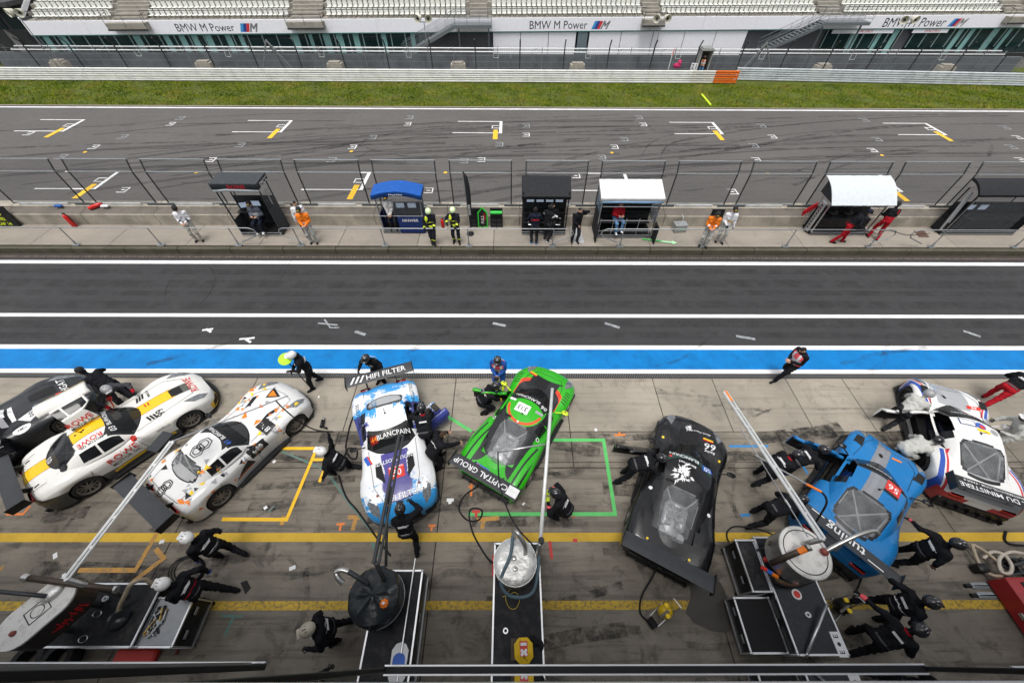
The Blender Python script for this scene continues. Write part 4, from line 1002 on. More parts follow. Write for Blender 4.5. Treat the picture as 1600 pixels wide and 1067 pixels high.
def lathe_y(mb, prof, c, n=24, mi=0, cap=True):
    return mb.lathe(prof, c, n, mi, R=Matrix.Rotation(PI / 2, 3, 'X'), cap=cap)
TYRE = MB(); lathe_y(TYRE, [(.235, -.15), (.29, -.155), (.325, -.135), (.335, -.1), (.335, .1), (.325, .135), (.29, .155), (.235, .15)], (0, 0, 0), 26, cap=False)
def rim_mb(n=10):
    mb = MB(); lathe_y(mb, [(.235, .15), (.24, .135), (.215, .125), (.21, -.12)], (0, 0, 0), 26, cap=False); lathe_y(mb, [(.0, .11), (.06, .115), (.065, .085), (.05, .07)], (0, 0, 0), 12)
    for k in range(n):
        a = 2 * PI * k / n; R = Matrix.Rotation(a, 3, 'Y')
        mb.box(R @ Vector((.14, -.095, 0)), (.17, .03, .035), R=R)
    lathe_y(mb, [(.21, .0), (.18, -.01), (.0, -.02)], (0, 0, 0), 18, 1)
    return mb
RIM = rim_mb(); TYRE_ME = RIM_ME = None

def make_car(name, typ, loc, h, label, livery, glass=m_cglass, rear_glass=m_lexan, wing=dict(), doors=(), decals=(), vents=(), rimm=None, tail=m_red_l, cage=True, mirror=None, wheels_off=(), headl=True):
    P = CT[typ]; root = empty(name, (loc[0], loc[1], 0), rad(h), label, 'race car', 'race cars in the pit lane')
    xs = set(np.linspace(P['tail'], P['nose'], 50).tolist())
    RA = .372
    for xa in (P['xf'], P['xr']):
        xs = {x for x in xs if not (abs(x - xa) < RA + .03)}
        xs |= {xa + RA * q for q in (-1.001, -1, -.97, -.9, -.78, -.6, -.38, -.13, .13, .38, .6, .78, .9, .97, 1, 1.001)}
    xs = sorted(xs); U = [0, .13, .26, .38, .5, .6, .69, .76, .83, .89, .94, .975, 1.0]
    def sill(x):
        b = .13
        for xa in (P['xf'], P['xr']):
            d = abs(x - xa)
            if d <= RA: b = max(b, .335 + math.sqrt(max(0, RA * RA - d * d)) if d < RA * .9999 else .2)
        return b
    def deck(x, u):
        zc, zf = lerp_tab(P['zc'], x), lerp_tab(P['zf'], x)
        if u < .76: t = u / .76; t = t * t * (3 - 2 * t); return zc + (zf - zc) * t
        return zf - .13 * ((u - .76) / .24) ** 2.2
    NS = 4; rows = []
    V = []; nu = len(U) + NS
    for x in xs:
        w_ = lerp_tab(P['w'], x); row = []
        sec = [(w_ * u, deck(x, u)) for u in U]; zs, zb = sec[-1][1], min(sill(x), sec[-1][1] - .02)
        for k in range(1, NS + 1):
            t = k / NS; sec.append((w_ * (1 + .012 * math.sin(PI * t) - .02 * t), zs + (zb - zs) * t))
        for sgn in (1, -1): row.append([(x, sgn * y, z) for y, z in sec])
        rows.append(row)
    # cabin loft
    cb = [list(k) for k in P['cab']]; cb[0][6] += .07
    for q_ in (2, 4, 7): cb[0][q_] -= .05; cb[4][q_] -= .035
    SS = np.linspace(0, 4, 57); TT = [0, .07, .14, .22, .3, .37, .42, .455, .49, .525, .56, .6, .65, .74, .83, .92, 1.0]
    tabs = [[(i, k[j]) for i, k in enumerate(cb)] for j in range(8)]
    def cab_pt(s, t):
        X, Y, Z, YR, ZR, XR, XC, ZC = (lerp_tab(q, s) for q in tabs)
        if t < .42:
            q = t / .42; bl = math.sin(q * PI) * .022
            return (X + (XR - X) * q, Y + (YR - Y) * q + bl, Z + (ZR - Z) * q + bl * .4)
        q = (t - .42) / .58; e = math.sin(q * PI / 2)
        return (XR + (XC - XR) * e, YR * (1 - q), ZR + (ZC - ZR) * e)
    foot = [(lerp_tab(tabs[0], s), lerp_tab(tabs[1], s)) for s in SS]
    def in_foot(x, y):
        if x > cb[0][6] - .3 or x < cb[-1][6] + .3: return False
        for (x0, y0), (x1, y1) in zip(foot, foot[1:]):
            if x1 <= x <= x0 + 1e-6: return abs(y) < y0 + (y1 - y0) * (x0 - x) / max(1e-6, x0 - x1) - .11
        return abs(y) < (cb[0][1] - .16) * (1 if x < cb[0][0] else max(0, 1 - ((x - cb[0][0]) / (cb[0][6] - cb[0][0])) ** 2) ** .5)
    pieces = {'body': ([], []), 'windscreen': ([], []), 'rear_window': ([], []), 'side_window_l': ([], []), 'side_window_r': ([], []), 'seal': ([], [])}
    for d in doors: pieces['door_%s' % d['side']] = ([], []); pieces['dwin_%s' % d['side']] = ([], [])
    allv, allf = [], []
    def put(key, quad, flip):
        v, f = pieces[key]; o = len(v); q = list(quad)
        if flip: q.reverse()
        v += q; f.append(tuple(range(o, o + len(q))))
        o = len(allv); allv.extend(q); allf.append(tuple(range(o, o + len(q))))
    dx0, dx1 = (cb[0][0] + .0, cb[3][0] - .02) if typ != 'mid' else (cb[0][0] + .04, cb[3][0] - .08)
    for si, sd_ in ((0, 'l'), (1, 'r')):
        op = [d for d in doors if d['side'] == sd_]
        for i in range(len(rows) - 1):
            A, B = rows[i][si], rows[i + 1][si]
            for k in range(nu - 1):
                quad = (A[k], B[k], B[k + 1], A[k + 1]); mx = sum(p[0] for p in quad) / 4; my = sum(p[1] for p in quad) / 4
                if k < len(U) - 1 and in_foot(mx, my): continue
                key = 'body'
                if op and dx1 < mx < dx0 and k >= 8 and k < nu - 2: key = 'door_' + sd_
                put(key, quad, si == 1)
        for i in range(len(SS) - 1):
            for k in range(len(TT) - 1):
                quad = [cab_pt(SS[i], TT[k]), cab_pt(SS[i + 1], TT[k]), cab_pt(SS[i + 1], TT[k + 1]), cab_pt(SS[i], TT[k + 1])]
                if si == 1: quad = [(p[0], -p[1], p[2]) for p in quad]
                s_, t_ = (SS[i] + SS[i + 1]) / 2, (TT[k] + TT[k + 1]) / 2; key = 'body'
                sup = lambda c_, ra_, rb_, n_: (abs(s_ - c_) / ra_) ** n_ + ((1 - t_) / rb_) ** n_ < 1
                if .06 < s_ < .97 and t_ > .43 and sup(.5, .49, .575, 7): key = 'windscreen'
                elif sup(3.48, .40, .50, 4): key = 'rear_window'
                elif .55 < s_ < 3.05 and .07 < t_ < .37 and not 1.95 < s_ < 2.06: key = 'side_window_' + sd_
                if key == 'body' and (sup(3.48, .455, .555, 4) or (s_ < 1.06 and t_ > .40)): key = 'seal'
                if op and .45 < s_ < 2.6 and t_ < (.8 if op[0].get('gull') and s_ > .97 else .42):
                    key = 'dwin_' + sd_ if key.startswith('side_window') else 'door_' + sd_
                put(key, quad, si == 1)
    # end caps
    for i, fl in ((0, True), (-1, False)):
        L = rows[i][0]; R_ = rows[i][1]; ring = list(reversed(L)) + R_[1:]
        put('body', ring, fl)
    def obj_of(key, name_, m, parent, smooth=True):
        v, f = pieces[key]
        if not f: return None
        bm = bmesh.new(); vs = [bm.verts.new(p) for p in v]
        for q in f:
            try: bm.faces.new([vs[i] for i in q])
            except ValueError: pass
        bmesh.ops.remove_doubles(bm, verts=bm.verts, dist=.0006)
        me = bpy.data.meshes.new(name_); bm.to_mesh(me); bm.free()
        for mm in (m if isinstance(m, (list, tuple)) else [m]): me.materials.append(mm)
        for p in me.polygons: p.use_smooth = True
        me.set_sharp_from_angle(angle=rad(42))
        o = bpy.data.objects.new(name_, me); COL.objects.link(o); o.parent = parent; return o
    body = obj_of('body', 'body', livery, root)
    obj_of('windscreen', 'windscreen', glass, root)
    obj_of('seal', 'window_surround', m_carbon if typ != 'mid' else livery, root)
    obj_of('rear_window', 'rear_window', rear_glass, root)
    for sd_ in 'lr': obj_of('side_window_' + sd_, 'side_window', glass, root)
    bvh = BVHTree.FromPolygons([Vector(p) for p in allv], allf)
    # doors swung open
    for d in doors:
        sg = 1 if d['side'] == 'l' else -1
        do = obj_of('door_' + d['side'], 'door', [livery, m_int], root)
        mo = do.modifiers.new('thick', 'SOLIDIFY'); mo.thickness = .07; mo.offset = -1; mo.material_offset = 1
        wo = obj_of('dwin_' + d['side'], 'window', glass, do)
        if d.get('gull'):
            piv = Vector((-.35, sg * .14, 1.25)); R4 = Matrix.Translation(piv) @ Matrix.Rotation(sg * rad(d['gull']), 4, 'X') @ Matrix.Translation(-piv)
        else:
            hx = dx0 - .02; piv = Vector((hx, sg * lerp_tab(P['w'], hx), .5)); R4 = Matrix.Translation(piv) @ Matrix.Rotation(-sg * rad(d['ang']), 4, 'Z') @ Matrix.Rotation(sg * rad(d.get('tilt', 0)), 4, 'X') @ Matrix.Translation(-piv)
        do.matrix_local = R4
    # projected decals
    def project(pts, side=None):
        out = []
        for a, b in pts:
            if side is None: hit = bvh.ray_cast(Vector((a, b, 3)), Vector((0, 0, -1)))
            elif side == 'f': hit = bvh.ray_cast(Vector((4, a, b)), Vector((-1, 0, 0)))
            else: hit = bvh.ray_cast(Vector((a, side * 3, b)), Vector((0, -side, 0)))
            out.append(None if hit[0] is None else hit[0] + hit[1] * (.007 if hit[1].z > 0 or side else -.007))
        return out
    def decal(v, f, m, side=None, name_='decal', lift=0.0):
        bm = bmesh.new(); vs = [bm.verts.new((a, b, 0)) for a, b in v]
        for q in f:
            try: bm.faces.new([vs[i] for i in q])
            except ValueError: pass
        for _ in range(3):
            es = [e for e in bm.edges if e.calc_length() > .11]
            if not es: break
            bmesh.ops.subdivide_edges(bm, edges=es, cuts=1); bmesh.ops.triangulate(bm, faces=bm.faces)
        bm.verts.index_update(); pts = project([(q.co.x, q.co.y) for q in bm.verts], side)
        mb = MB(); ok = [p is not None for p in pts]
        up = Vector((lift, 0, 0)) if side == 'f' else Vector((0, 0, lift)) if side is None else Vector((0, side * lift, 0))
        mb.v = [tuple(p + up) if p is not None else (0, 0, 0) for p in pts]
        for q in bm.faces:
            ids = [x.index for x in q.verts]
            if all(ok[i] for i in ids) and max((pts[i] - pts[j]).length for i in ids for j in ids) < .32: mb.f.append(tuple(ids)); mb.m.append(0)
        bm.free()
        return mb.build(name_, m, root) if mb.f else None
    def poly(pts): return pts, [tuple(range(len(pts)))]
    for k_, d in enumerate(decals):
        lf = d[-1] if isinstance(d[-1], float) and d[0] in 'PQ' else 0.0
        if d[0] == 'T':
            _, s_, x, y, size, ang, m = d[:7]; v, f = text2d(s_, size, bold=.02); c_, n_ = math.cos(rad(ang)), math.sin(rad(ang))
            decal([(x + a * c_ - b * n_, y + a * n_ + b * c_) for a, b in v], f, m, name_='lettering', lift=.004)
        elif d[0] == 'P': decal(*poly(d[1]), d[2], name_='decal', lift=d[3] if len(d) > 3 else 0.)
        elif d[0] == 'V': decal(*poly(d[1]), m_int, name_='vent', lift=.001)
        elif d[0] == 'S':
            _, sd_, s_, x, z, size, m = d; sg = 1 if sd_ == 'l' else -1; v, f = text2d(s_, size, bold=.02)
            decal([(x - sg * a, z + b) for a, b in v], f, m, sg, 'lettering', .004)
        elif d[0] == 'Q':
            sg = 1 if d[1] == 'l' else -1; decal(*poly(d[2]), d[3], sg, 'decal')
    for d in doors:
        for t_ in d.get('text', ()):
            v, f = text2d(t_[0], t_[3], bold=.02); o_ = decal([(t_[1] + a, t_[2] + b) for a, b in v], f, t_[4], name_='lettering', lift=.004); o_.parent = [c for c in root.children if c.name.startswith('door')][0]
    # shut lines, wiper and aerial
    def line(pts, side=None, wd=.011):
        for (x0, y0), (x1, y1) in zip(pts, pts[1:]):
            d_ = Vector((x1 - x0, y1 - y0)); n_ = Vector((-d_.y, d_.x)).normalized() * wd / 2
            decal([(x0 - n_.x, y0 - n_.y), (x1 - n_.x, y1 - n_.y), (x1 + n_.x, y1 + n_.y), (x0 + n_.x, y0 + n_.y)], [(0, 1, 2, 3)], m_int, side, 'shut_line', .0015)
    xb_, xn_ = cb[0][0] + .12, P['nose'] - .42
    line([(xb_, .66), (xn_ - .4, .60), (xn_, .42), (xn_ + .06, 0), (xn_, -.42), (xn_ - .4, -.60), (xb_, -.66)])
    line([(cb[4][6] - .06, .62), (P['tail'] + .16, .58), (P['tail'] + .13, 0), (P['tail'] + .16, -.58), (cb[4][6] - .06, -.62)])
    for sg, sd_ in ((1, 'l'), (-1, 'r')):
        if not [d for d in doors if d['side'] == sd_]: line([(dx0, .72), (dx0 + .02, .22), (dx1, .22), (dx1 - .08, .6), (dx1 - .02, .78)], sg)
    MB().tube([(cb[0][6] - .03, .1, cb[0][7] + .02), cab_pt(.5, .85), cab_pt(.8, .75)], .009, 5).build('wiper', m_int, root)
    MB().tube([(cb[2][6] - .1, 0, cb[2][7]), (cb[2][6] - .18, 0, cb[2][7] + .16)], .008, 5).lathe([(.03, 0), (.02, .02), (0, .025)], (cb[2][6] - .1, 0, cb[2][7]), 8).build('aerial', m_int, root)
    # lamps and intakes
    xn = P['nose']
    zn = lerp_tab(P['zc'], xn)
    decal([(-.42, .17), (.42, .17), (.40, zn - .04), (-.40, zn - .04)], [(0, 1, 2, 3)], m_int, 'f', 'grille', .004)
    for sg in (1, -1): decal([(sg * .5, .17), (sg * .84, .17), (sg * .80, .34), (sg * .52, .36)], [(0, 1, 2, 3)], m_int, 'f', 'side_intake', .004)
    for sg in (1, -1):
        if headl: decal(*poly([(xn - .72, sg * .66), (xn - .50, sg * .82), (xn - .26, sg * .76), (xn - .12, sg * .60), (xn - .30, sg * .56)]), m_hl, name_='head_lamp', lift=.003)
        xt = P['tail']
        lm = MB().rbox((xt + .012, sg * (.55 if typ != 'mid' else .62), lerp_tab(P['zc'], xt) - .06), (.06, .34 if typ != 'mid' else .16, .11 if typ != 'mid' else .15), .03)
        lm.build('tail_lamp', tail, root, 'auto')
        if typ == 'mid': decal(*poly([(xt + .06, sg * .66), (xt + .06, sg * .78), (xt + .17, sg * .76), (xt + .17, sg * .68)]), m_red_l, name_='tail_lamp', lift=.01)
        # mirror on a stalk
        mx, mw = cb[0][0] - .02, lerp_tab(P['w'], cb[0][0]); mm_ = mirror or livery
        MB().tube([(mx, sg * (mw - .15), .86), (mx + .04, sg * (mw + .05), .96)], .018, 6).rbox((mx + .05, sg * (mw + .13), 1.0), (.13, .22, .13), .05).build('mirror', mm_, root, 'auto')
    # splitter, skirts, diffuser
    sp_ = []
    for i in range(17):
        t = -1 + i / 8; sp_.append((xn + .10 - .42 * abs(t) ** 2.4, t * .95))
    MB().prism(sp_ + [(xn - .8, .95), (xn - .8, -.95)], .06, .09).build('front_splitter', m_carbon, root)
    xt = P['tail']
    df = MB().box((xt + .18, 0, .13), (.5, 1.5, .04))
    for k in range(7): df.box((xt + .1, -.72 + k * .24, .2), (.42, .015, .14))
    df.rbox((xt + .01, 0, .3), (.08, 1.55, .26), .03)
    for sg in (.14, -.14): df.tube([(xt + .1, sg, .36), (xt - .06, sg, .36)], .05, 10)
    df.build('rear_diffuser', m_carbon, root)
    for sg in (1, -1): MB().rbox(((P['xf'] + P['xr']) / 2, sg * .9, .1), (P['xf'] - P['xr'] - .8, .22, .05), .015).build('side_skirt', m_carbon, root)
    # floor tub, seat and cage inside
    cx_ = (cb[0][0] + cb[3][0]) / 2
    it = MB().box((0, 0, .16), (P['nose'] - P['tail'] - .5, 1.1, .06)).box((cb[0][0] + .15, 0, .55), (.3, 1.36, .4)).box((P['xf'], 0, .4), (.9, 1.0, .4)).box((P['xr'] - .1, 0, .4), (1.1, 1.0, .3)).box((cx_, 0, .26), (1.7, 1.5, .14))
    for sg in (1, -1):
        it.box((P['xf'], sg * .56, .42), (1.0, .04, .5)); it.box((P['xr'], sg * .56, .42), (1.0, .04, .5))
    it.build('tub', m_int, root)
    sx = cx_ - .12
    MB().rbox((sx, .34, .42), (.5, .46, .14), .05).rbox((sx - .28, .34, .72), (.16, .48, .62), .06).rbox((sx - .3, .34, 1.02), (.12, .26, .2), .05).build('seat', mat('seat_shell', (.02, .02, .022), .6), root, 'auto')
    MB().lathe([(.13, -.012), (.155, 0), (.13, .012)], (sx + .42, .34, .74), 16, R=Matrix.Rotation(rad(65), 3, 'Y')).build('steering_wheel', m_int, root)
    xr1, zr1 = cb[3][6] - .02, cb[3][7] - .06; xb1 = cb[4][6] + .35
    cg = MB()
    for sg in (1, -1):
        cg.tube([(cb[1][6] - .05, sg * .48, cb[1][7] - .12), (xr1, sg * .46, zr1 - .04)], .022, 6).tube([(xr1, sg * .46, zr1 - .04), (xr1 - .02, sg * .56, .3)], .022, 6)
        cg.tube([(xr1, sg * .46, zr1 - .04), (xb1 - .2, sg * .42, .72)], .025, 6)
        cg.tube([(xr1, sg * .44, zr1 - .05), (xb1 - .1, -sg * .38, .74)], .022, 6)
        cg.tube([(cb[1][6] - .05, sg * .48, cb[1][7] - .12), (cb[0][0] + .05, sg * .6, .8)], .022, 6)
    cg.tube([(xr1, .46, zr1 - .04), (xr1, -.46, zr1 - .04)], .022, 6)
    cg.build('roll_cage', m_cage, root, True)
    if typ == 'mid':
        en = MB().rbox((-1.15, 0, .62), (.85, .5, .26), .05)
        for sg in (1, -1):
            en.rbox((-1.1, sg * .2, .78), (.6, .18, .1), .04)
            for k in range(4): en.tube([(-1.35 + k * .17, sg * .2, .84), (-1.35 + k * .17, sg * .06, .86)], .04, 8)
            en.lathe([(.0, .1), (.09, .1), (.1, 0), (.1, -.1)], (-1.55, sg * .22, .74), 12)
        en.rbox((-.8, 0, .8), (.12, .5, .1), .03).build('engine', mat('alloy_engine', (.55, .56, .57), .4, .5, var=.3, scale=15), root, 'auto')
    # wheels
    global TYRE_ME, RIM_ME
    for xa, zx in ((P['xf'], 'f'), (P['xr'], 'r')):
        for sg, sd_ in ((1, 'l'), (-1, 'r')):
            if zx + sd_ in wheels_off: continue
            if TYRE_ME is None:
                t_ = TYRE.build('wheel', m_tyre, root, 'auto'); TYRE_ME = t_.data; RIM_ME = RIM.build('rim', [m_rim, m_rimd], t_, 'auto'); r_ = RIM_ME; RIM_ME = r_.data
            else:
                t_ = bpy.data.objects.new('wheel', TYRE_ME); COL.objects.link(t_); t_.parent = root; r_ = bpy.data.objects.new('rim', RIM_ME); COL.objects.link(r_); r_.parent = t_
            t_.location = (xa, sg * (lerp_tab(P['w'], xa) - .165), .335); t_.rotation_euler = (0, random.uniform(0, 1), PI if sg > 0 else 0)
            if rimm: r_.data = r_.data.copy(); r_.data.materials[0] = rimm
    # rear wing
    wz, wx, span, ch = wing.get('z', 1.14), wing.get('x', xt - .02), wing.get('span', 1.95), wing.get('chord', .34)
    if wing.get('on', True):
        pr = [(-.5, .02), (-.3, .05), (0, .055), (.3, .03), (.5, -.01), (.3, -.005), (0, .01), (-.3, .012)]; n = len(pr); a_ = rad(7)
        L = []
        for y in (-span / 2, 0, span / 2): L += [(wx + ch * (p[0] * math.cos(a_)), y, wz + ch * (p[1] - p[0] * math.sin(a_) * 1.0)) for p in pr]
        wg = MB(); wg.add(L, [(j * n + i, j * n + (i + 1) % n, j * n + n + (i + 1) % n, j * n + n + i) for j in range(2) for i in range(n)][::1])
        wo = wg.build('rear_wing', wing.get('mat', m_wingg), root, 'auto')
        for sg in (1, -1):
            MB().rbox((wx, sg * (span / 2 + .008), wz - .05), (ch + .06, .015, .24), .006).build('end_plate', wing.get('end', m_carbon), wo)
            zd = deck(max(xt + .1, wx + .15), .4) - .05
            MB().add([(wx - .06, sg * .45 - .012, wz), (wx + .08, sg * .45 - .012, wz), (wx + .36, sg * .45 - .012, zd), (wx + .14, sg * .45 - .012, zd), (wx - .06, sg * .45 + .012, wz), (wx + .08, sg * .45 + .012, wz), (wx + .36, sg * .45 + .012, zd), (wx + .14, sg * .45 + .012, zd)],
                     [(0, 1, 2, 3), (7, 6, 5, 4), (0, 4, 5, 1), (1, 5, 6, 2), (2, 6, 7, 3), (3, 7, 4, 0)]).build('wing_support', m_carbon, wo)
        nx, nz = math.sin(a_), math.cos(a_); ux_f = Vector((-math.cos(a_), 0, math.sin(a_)))
        for (s_, yo, xo, size, m) in wing.get('text', ()):
            mb = MB(); o = Vector((wx + xo, yo, wz + ch * (.055) - xo * math.sin(a_) + .012)); text_on(mb, s_, o, (0, 1, 0), ux_f, size, bold=.02); mb.build('lettering', m, wo)
        for (pts, m) in wing.get('poly', ()):
            mb = MB(); mb.add([(wx + a, b, wz + ch * .055 - a * math.sin(a_) + .011) for a, b in pts], [tuple(range(len(pts)))]); mb.build('decal', m, wo)
    return root, decal

def sq(x, y, a, b, ang=0):
    c_, s_ = math.cos(rad(ang)), math.sin(rad(ang))
    return [(x + p * a / 2 * c_ - q * b / 2 * s_, y + p * a / 2 * s_ + q * b / 2 * c_) for p, q in ((-1, -1), (1, -1), (1, 1), (-1, 1))]
def ring_poly(x, y, r, n=14, sx=1): return [(x + r * math.cos(2 * PI * i / n) * sx, y + r * math.sin(2 * PI * i / n)) for i in range(n)]
def strip_arc(x, wdt, y0=-.5, y1=.5, bow=.12, n=9):
    """curved band across the car"""
    a = [(x - bow * (2 * (y0 + (y1 - y0) * i / n)) ** 2 + wdt / 2, y0 + (y1 - y0) * i / n) for i in range(n + 1)]; b = [(p[0] - wdt, p[1]) for p in reversed(a)]
    return a + b

# ---- white and yellow long-bonnet coupe, gullwing door up
rw = [('T', 'ROWE', 1.93, .02, .26, 90, CRED), ('T', '99', .95, -.52, .3, 90, CBLACK), ('T', 'ROWE', -.55, -.38, .2, 180, CRED), ('T', 'MOTOR OIL', -.55, -.5, .1, 180, CBLACK),
      ('P', strip_arc(-.0, .17, -.5, .5, .2), CBLACK, .002), ('T', 'BLANCPAIN', -.04, .1, .13, 90, CWHITE), ('T', '03', -.04, -.4, .17, 90, CWHITE),
      ('S', 'r', 'ROWE', -.3, .64, .25, CRED), ('S', 'r', 'MOTOR OIL', -.3, .47, .13, CBLACK), ('S', 'r', 'cavefood', .75, .66, .1, CBLACK),
      ('V', sq(.72, -.5, .05, .22, 12)), ('V', sq(.80, -.52, .05, .22, 12)), ('V', sq(.64, -.48, .05, .22, 12)), ('V', sq(.80, .52, .05, .22, -12)), ('V', sq(.72, .5, .05, .22, -12)), ('V', sq(.64, .48, .05, .22, -12)),
      ('V', sq(1.52, .0, .3, .34)), ('P', sq(.78, .08, .12, .12), CRED, .003), ('P', sq(.78, .08, .04, .12), CYEL, .006), ('T', 'PIRELLI', .95, .5, .1, 90, CBLACK),
      ('P', ring_poly(-1.33, -.55, .1), CBLACK, .002), ('V', sq(-1.95, .5, .12, .04)), ('V', sq(-1.95, -.5, .12, .04)), ('V', ring_poly(-.55, .03, .03)), ('V', ring_poly(-.75, .03, .025)), ('T', '03', -1.5, 0.0, .2, 90, CWHITE)]
car_sls, _ = make_car('race_car', 'gt', (-11.56, 5.31), 50.5, 'white long-bonnet race car with yellow centre stripe and upswung gullwing door', liv_sls(),
    doors=[dict(side='l', gull=78, text=[('ROWE', -.45, .36, .2, CRED), ('MOTOR OIL', -.45, .24, .1, CBLACK)])], decals=rw, mirror=CRED, rear_glass=m_cglass, wing=dict(x=-2.3, span=1.95, z=1.12))

# ---- dark grey sister car at the left edge
dk = [('T', '98', .98, -.42, .26, 90, CBLACK), ('P', [(.62, -.36), (1.1, -.22), (1.35, -.45), (.85, -.68)], CWHITE, .001), ('T', 'HGAT', 1.78, .25, .24, 90, CWHITE), ('V', [(1.0, .12), (1.0, .42), (1.6, .40), (1.6, .08)]), ('V', sq(.55, -.6, .2, .03)), ('V', sq(.55, -.66, .2, .03)),
      ('P', strip_arc(1.98, .06, -.4, .4, .1), CWHITE, .002), ('P', sq(.35, 0, .12, .9), CGREY, .002), ('P', sq(.55, .0, .1, .7), CWHITE, .002), ('P', sq(.4, .15, .09, .5), CWHITE, .004), ('P', sq(1.62, -.12, .14, .12), CYEL, .003), ('P', sq(1.62, -.02, .14, .06), CRED, .003),
      ('P', ring_poly(.62, -.78, .1, 12, 2.2), CWHITE, .002), ('T', 'AMG', .62, -.78, .1, 0, CBLACK)]
make_car('race_car', 'gt', (-15.3, 5.2), 50, 'dark grey race car at the left edge behind the white and yellow one', liv_plain('dark_grey_paint', (.026, .028, .031), .4, .25, .3), decals=dk, mirror=CWHITE)

# ---- white car with orange and grey splinters
rt = random.Random(21); w8 = []
def tri(x, y, s_, rnd):
    a = rnd.uniform(0, 6.28); return [(x + s_ * rnd.uniform(.4, 1) * math.cos(a + k * 2.09 + rnd.uniform(-.4, .4)), y + s_ * rnd.uniform(.4, 1) * math.sin(a + k * 2.09)) for k in range(3)]
for _ in range(95):
    x = rt.choice([rt.uniform(-1.85, -.7), rt.uniform(.4, 1.75)]); y = rt.choice([-1, 1]) * rt.uniform(.38, .92)
    w8.append(('P', tri(x, y, rt.uniform(.04, .14), rt), rt.choice([CORNG, CORNG, CGREY, CBLACK, CYEL]), .002 + rt.random() * .003))
for _ in range(52):
    x = rt.uniform(-1.85, 1.0); z = rt.uniform(.36, .82); w8.append(('Q', rt.choice('rl'), tri(x, z, rt.uniform(.05, .12), rt), rt.choice([CORNG, CORNG, CGREY, CBLACK])))
def hexlogo(x, y, r):
    out = []
    for cx, cy in ((x - r * .55, y), (x + r * .55, y)):
        for rr_ in (r, r * .62):
            pts = [(cx + rr_ * math.cos(PI / 3 * i + PI / 6), cy + rr_ * math.sin(PI / 3 * i + PI / 6)) for i in range(6)]
            for a, b in zip(pts, pts[1:] + pts[:1]):
                d = Vector(b) - Vector(a); n_ = Vector((-d.y, d.x)).normalized() * .012
                out.append(('P', [(a[0] - n_.x, a[1] - n_.y), (b[0] - n_.x, b[1] - n_.y), (b[0] + n_.x, b[1] + n_.y), (a[0] + n_.x, a[1] + n_.y)], CBLACK, .003))
    return out
w8 += hexlogo(-.62, .02, .19) + hexlogo(-1.78, .05, .14)
w8 += [('P', sq(.72, -.6, .36, .46), CBLACK, .004), ('T', '888', .70, -.6, .24, 90, CWHITE), ('Q', 'r', [(-.1, .5), (.42, .5), (.42, .78), (-.1, .78)], CBLACK), ('S', 'r', '888', .16, .66, .2, CWHITE),
       ('P', strip_arc(-.1, .17, -.5, .5, .2), CBLACK, .002), ('T', 'BLANCPAIN', -.14, .1, .13, 90, CWHITE), ('T', '41', -.15, -.4, .18, 90, CBLUE),
       ('P', [(1.35, .25), (1.75, .42), (1.62, -.05)], CBLACK, .003), ('P', [(1.42, .24), (1.66, .34), (1.58, .05)], CORNG, .006), ('V', [(.75, .45), (1.15, .56), (1.3, .48), (1.0, .4)]), ('V', [(.75, -.35), (1.15, -.46), (1.3, -.38), (1.0, -.3)]),
       ('P', [(.5, .2), (.75, .35), (.62, .1)], CORNG, .003), ('P', [(.55, -.3), (.7, -.2), (.8, -.36)], CORNG, .003), ('P', [(1.0, .1), (1.12, .18), (1.1, 0)], CORNG, .003), ('P', [(1.2, .05), (1.28, .15), (1.34, .03)], CGREY, .003),
       ('Q', 'r', [(-.75, .3), (-.1, .33), (-.2, .62), (-.45, .5)], CBLACK), ('S', 'r', 'granulated', -.42, .35, .11, CORNG), ('P', sq(-.05, -.3, .01, .01), CRED, .003)]
make_car('race_car', 'z', (-8.09, 4.94), 59.5, 'white race car with orange and grey splinter decals and 888 boards', liv_plain('white_splinter_paint', (.75, .75, .74), dirt=.25), decals=w8, wing=dict(x=-2.2, z=1.12, span=2.0, chord=.42), mirror=m_carbon, tail=m_red_l)

# ---- white and blue splashed car facing the camera
hf = [('P', strip_arc(.0, .2, -.54, .54, .16), CBLACK, .002), ('T', 'BLANCPAIN', -.0, .12, .17, 90, CWHITE), ('T', '44', -.0, -.42, .18, 90, CORNG), ('P', sq(-.0, -.42, .2, .22), mat('decal_maroon', (.2, .01, .01), .4), .0025),
      ('P', sq(1.02, .02, .34, .42), CRED, .003), ('T', '30', 1.04, .02, .26, 90, CWHITE), ('T', 'BLANCPAIN', .88, .02, .07, 90, CWHITE), ('T', 'REALSOLUTIONS', .66, .0, .15, 90, CWHITE), ('T', 'HIFI FILTER', 1.66, .05, .2, 90, CWHITE),
      ('V', [(.62, .36), (1.25, .30), (1.0, .52), (.62, .52)]), ('V', [(.62, -.36), (1.25, -.30), (1.0, -.52), (.62, -.52)]), ('T', 'SOLUTIONS', -1.3, .82, .15, 0, CBLACK), ('T', 'SOLUTIONS', -1.0, -.82, .15, 0, CBLACK),
      ('P', strip_arc(-.2, .12, -.5, .5, .12), CWHITE, .002), ('P', ring_poly(1.5, .55, .035), CBLACK, .004), ('P', ring_poly(1.5, -.55, .035), CBLACK, .004), ('P', ring_poly(1.5, .55, .018), CRED, .008), ('P', ring_poly(1.5, -.55, .018), CRED, .008),
      ('P', sq(.45, -.72, .3, .1, 20), CBLUE, .002), ('P', sq(.45, -.65, .3, .04, 20), CRED, .003)]
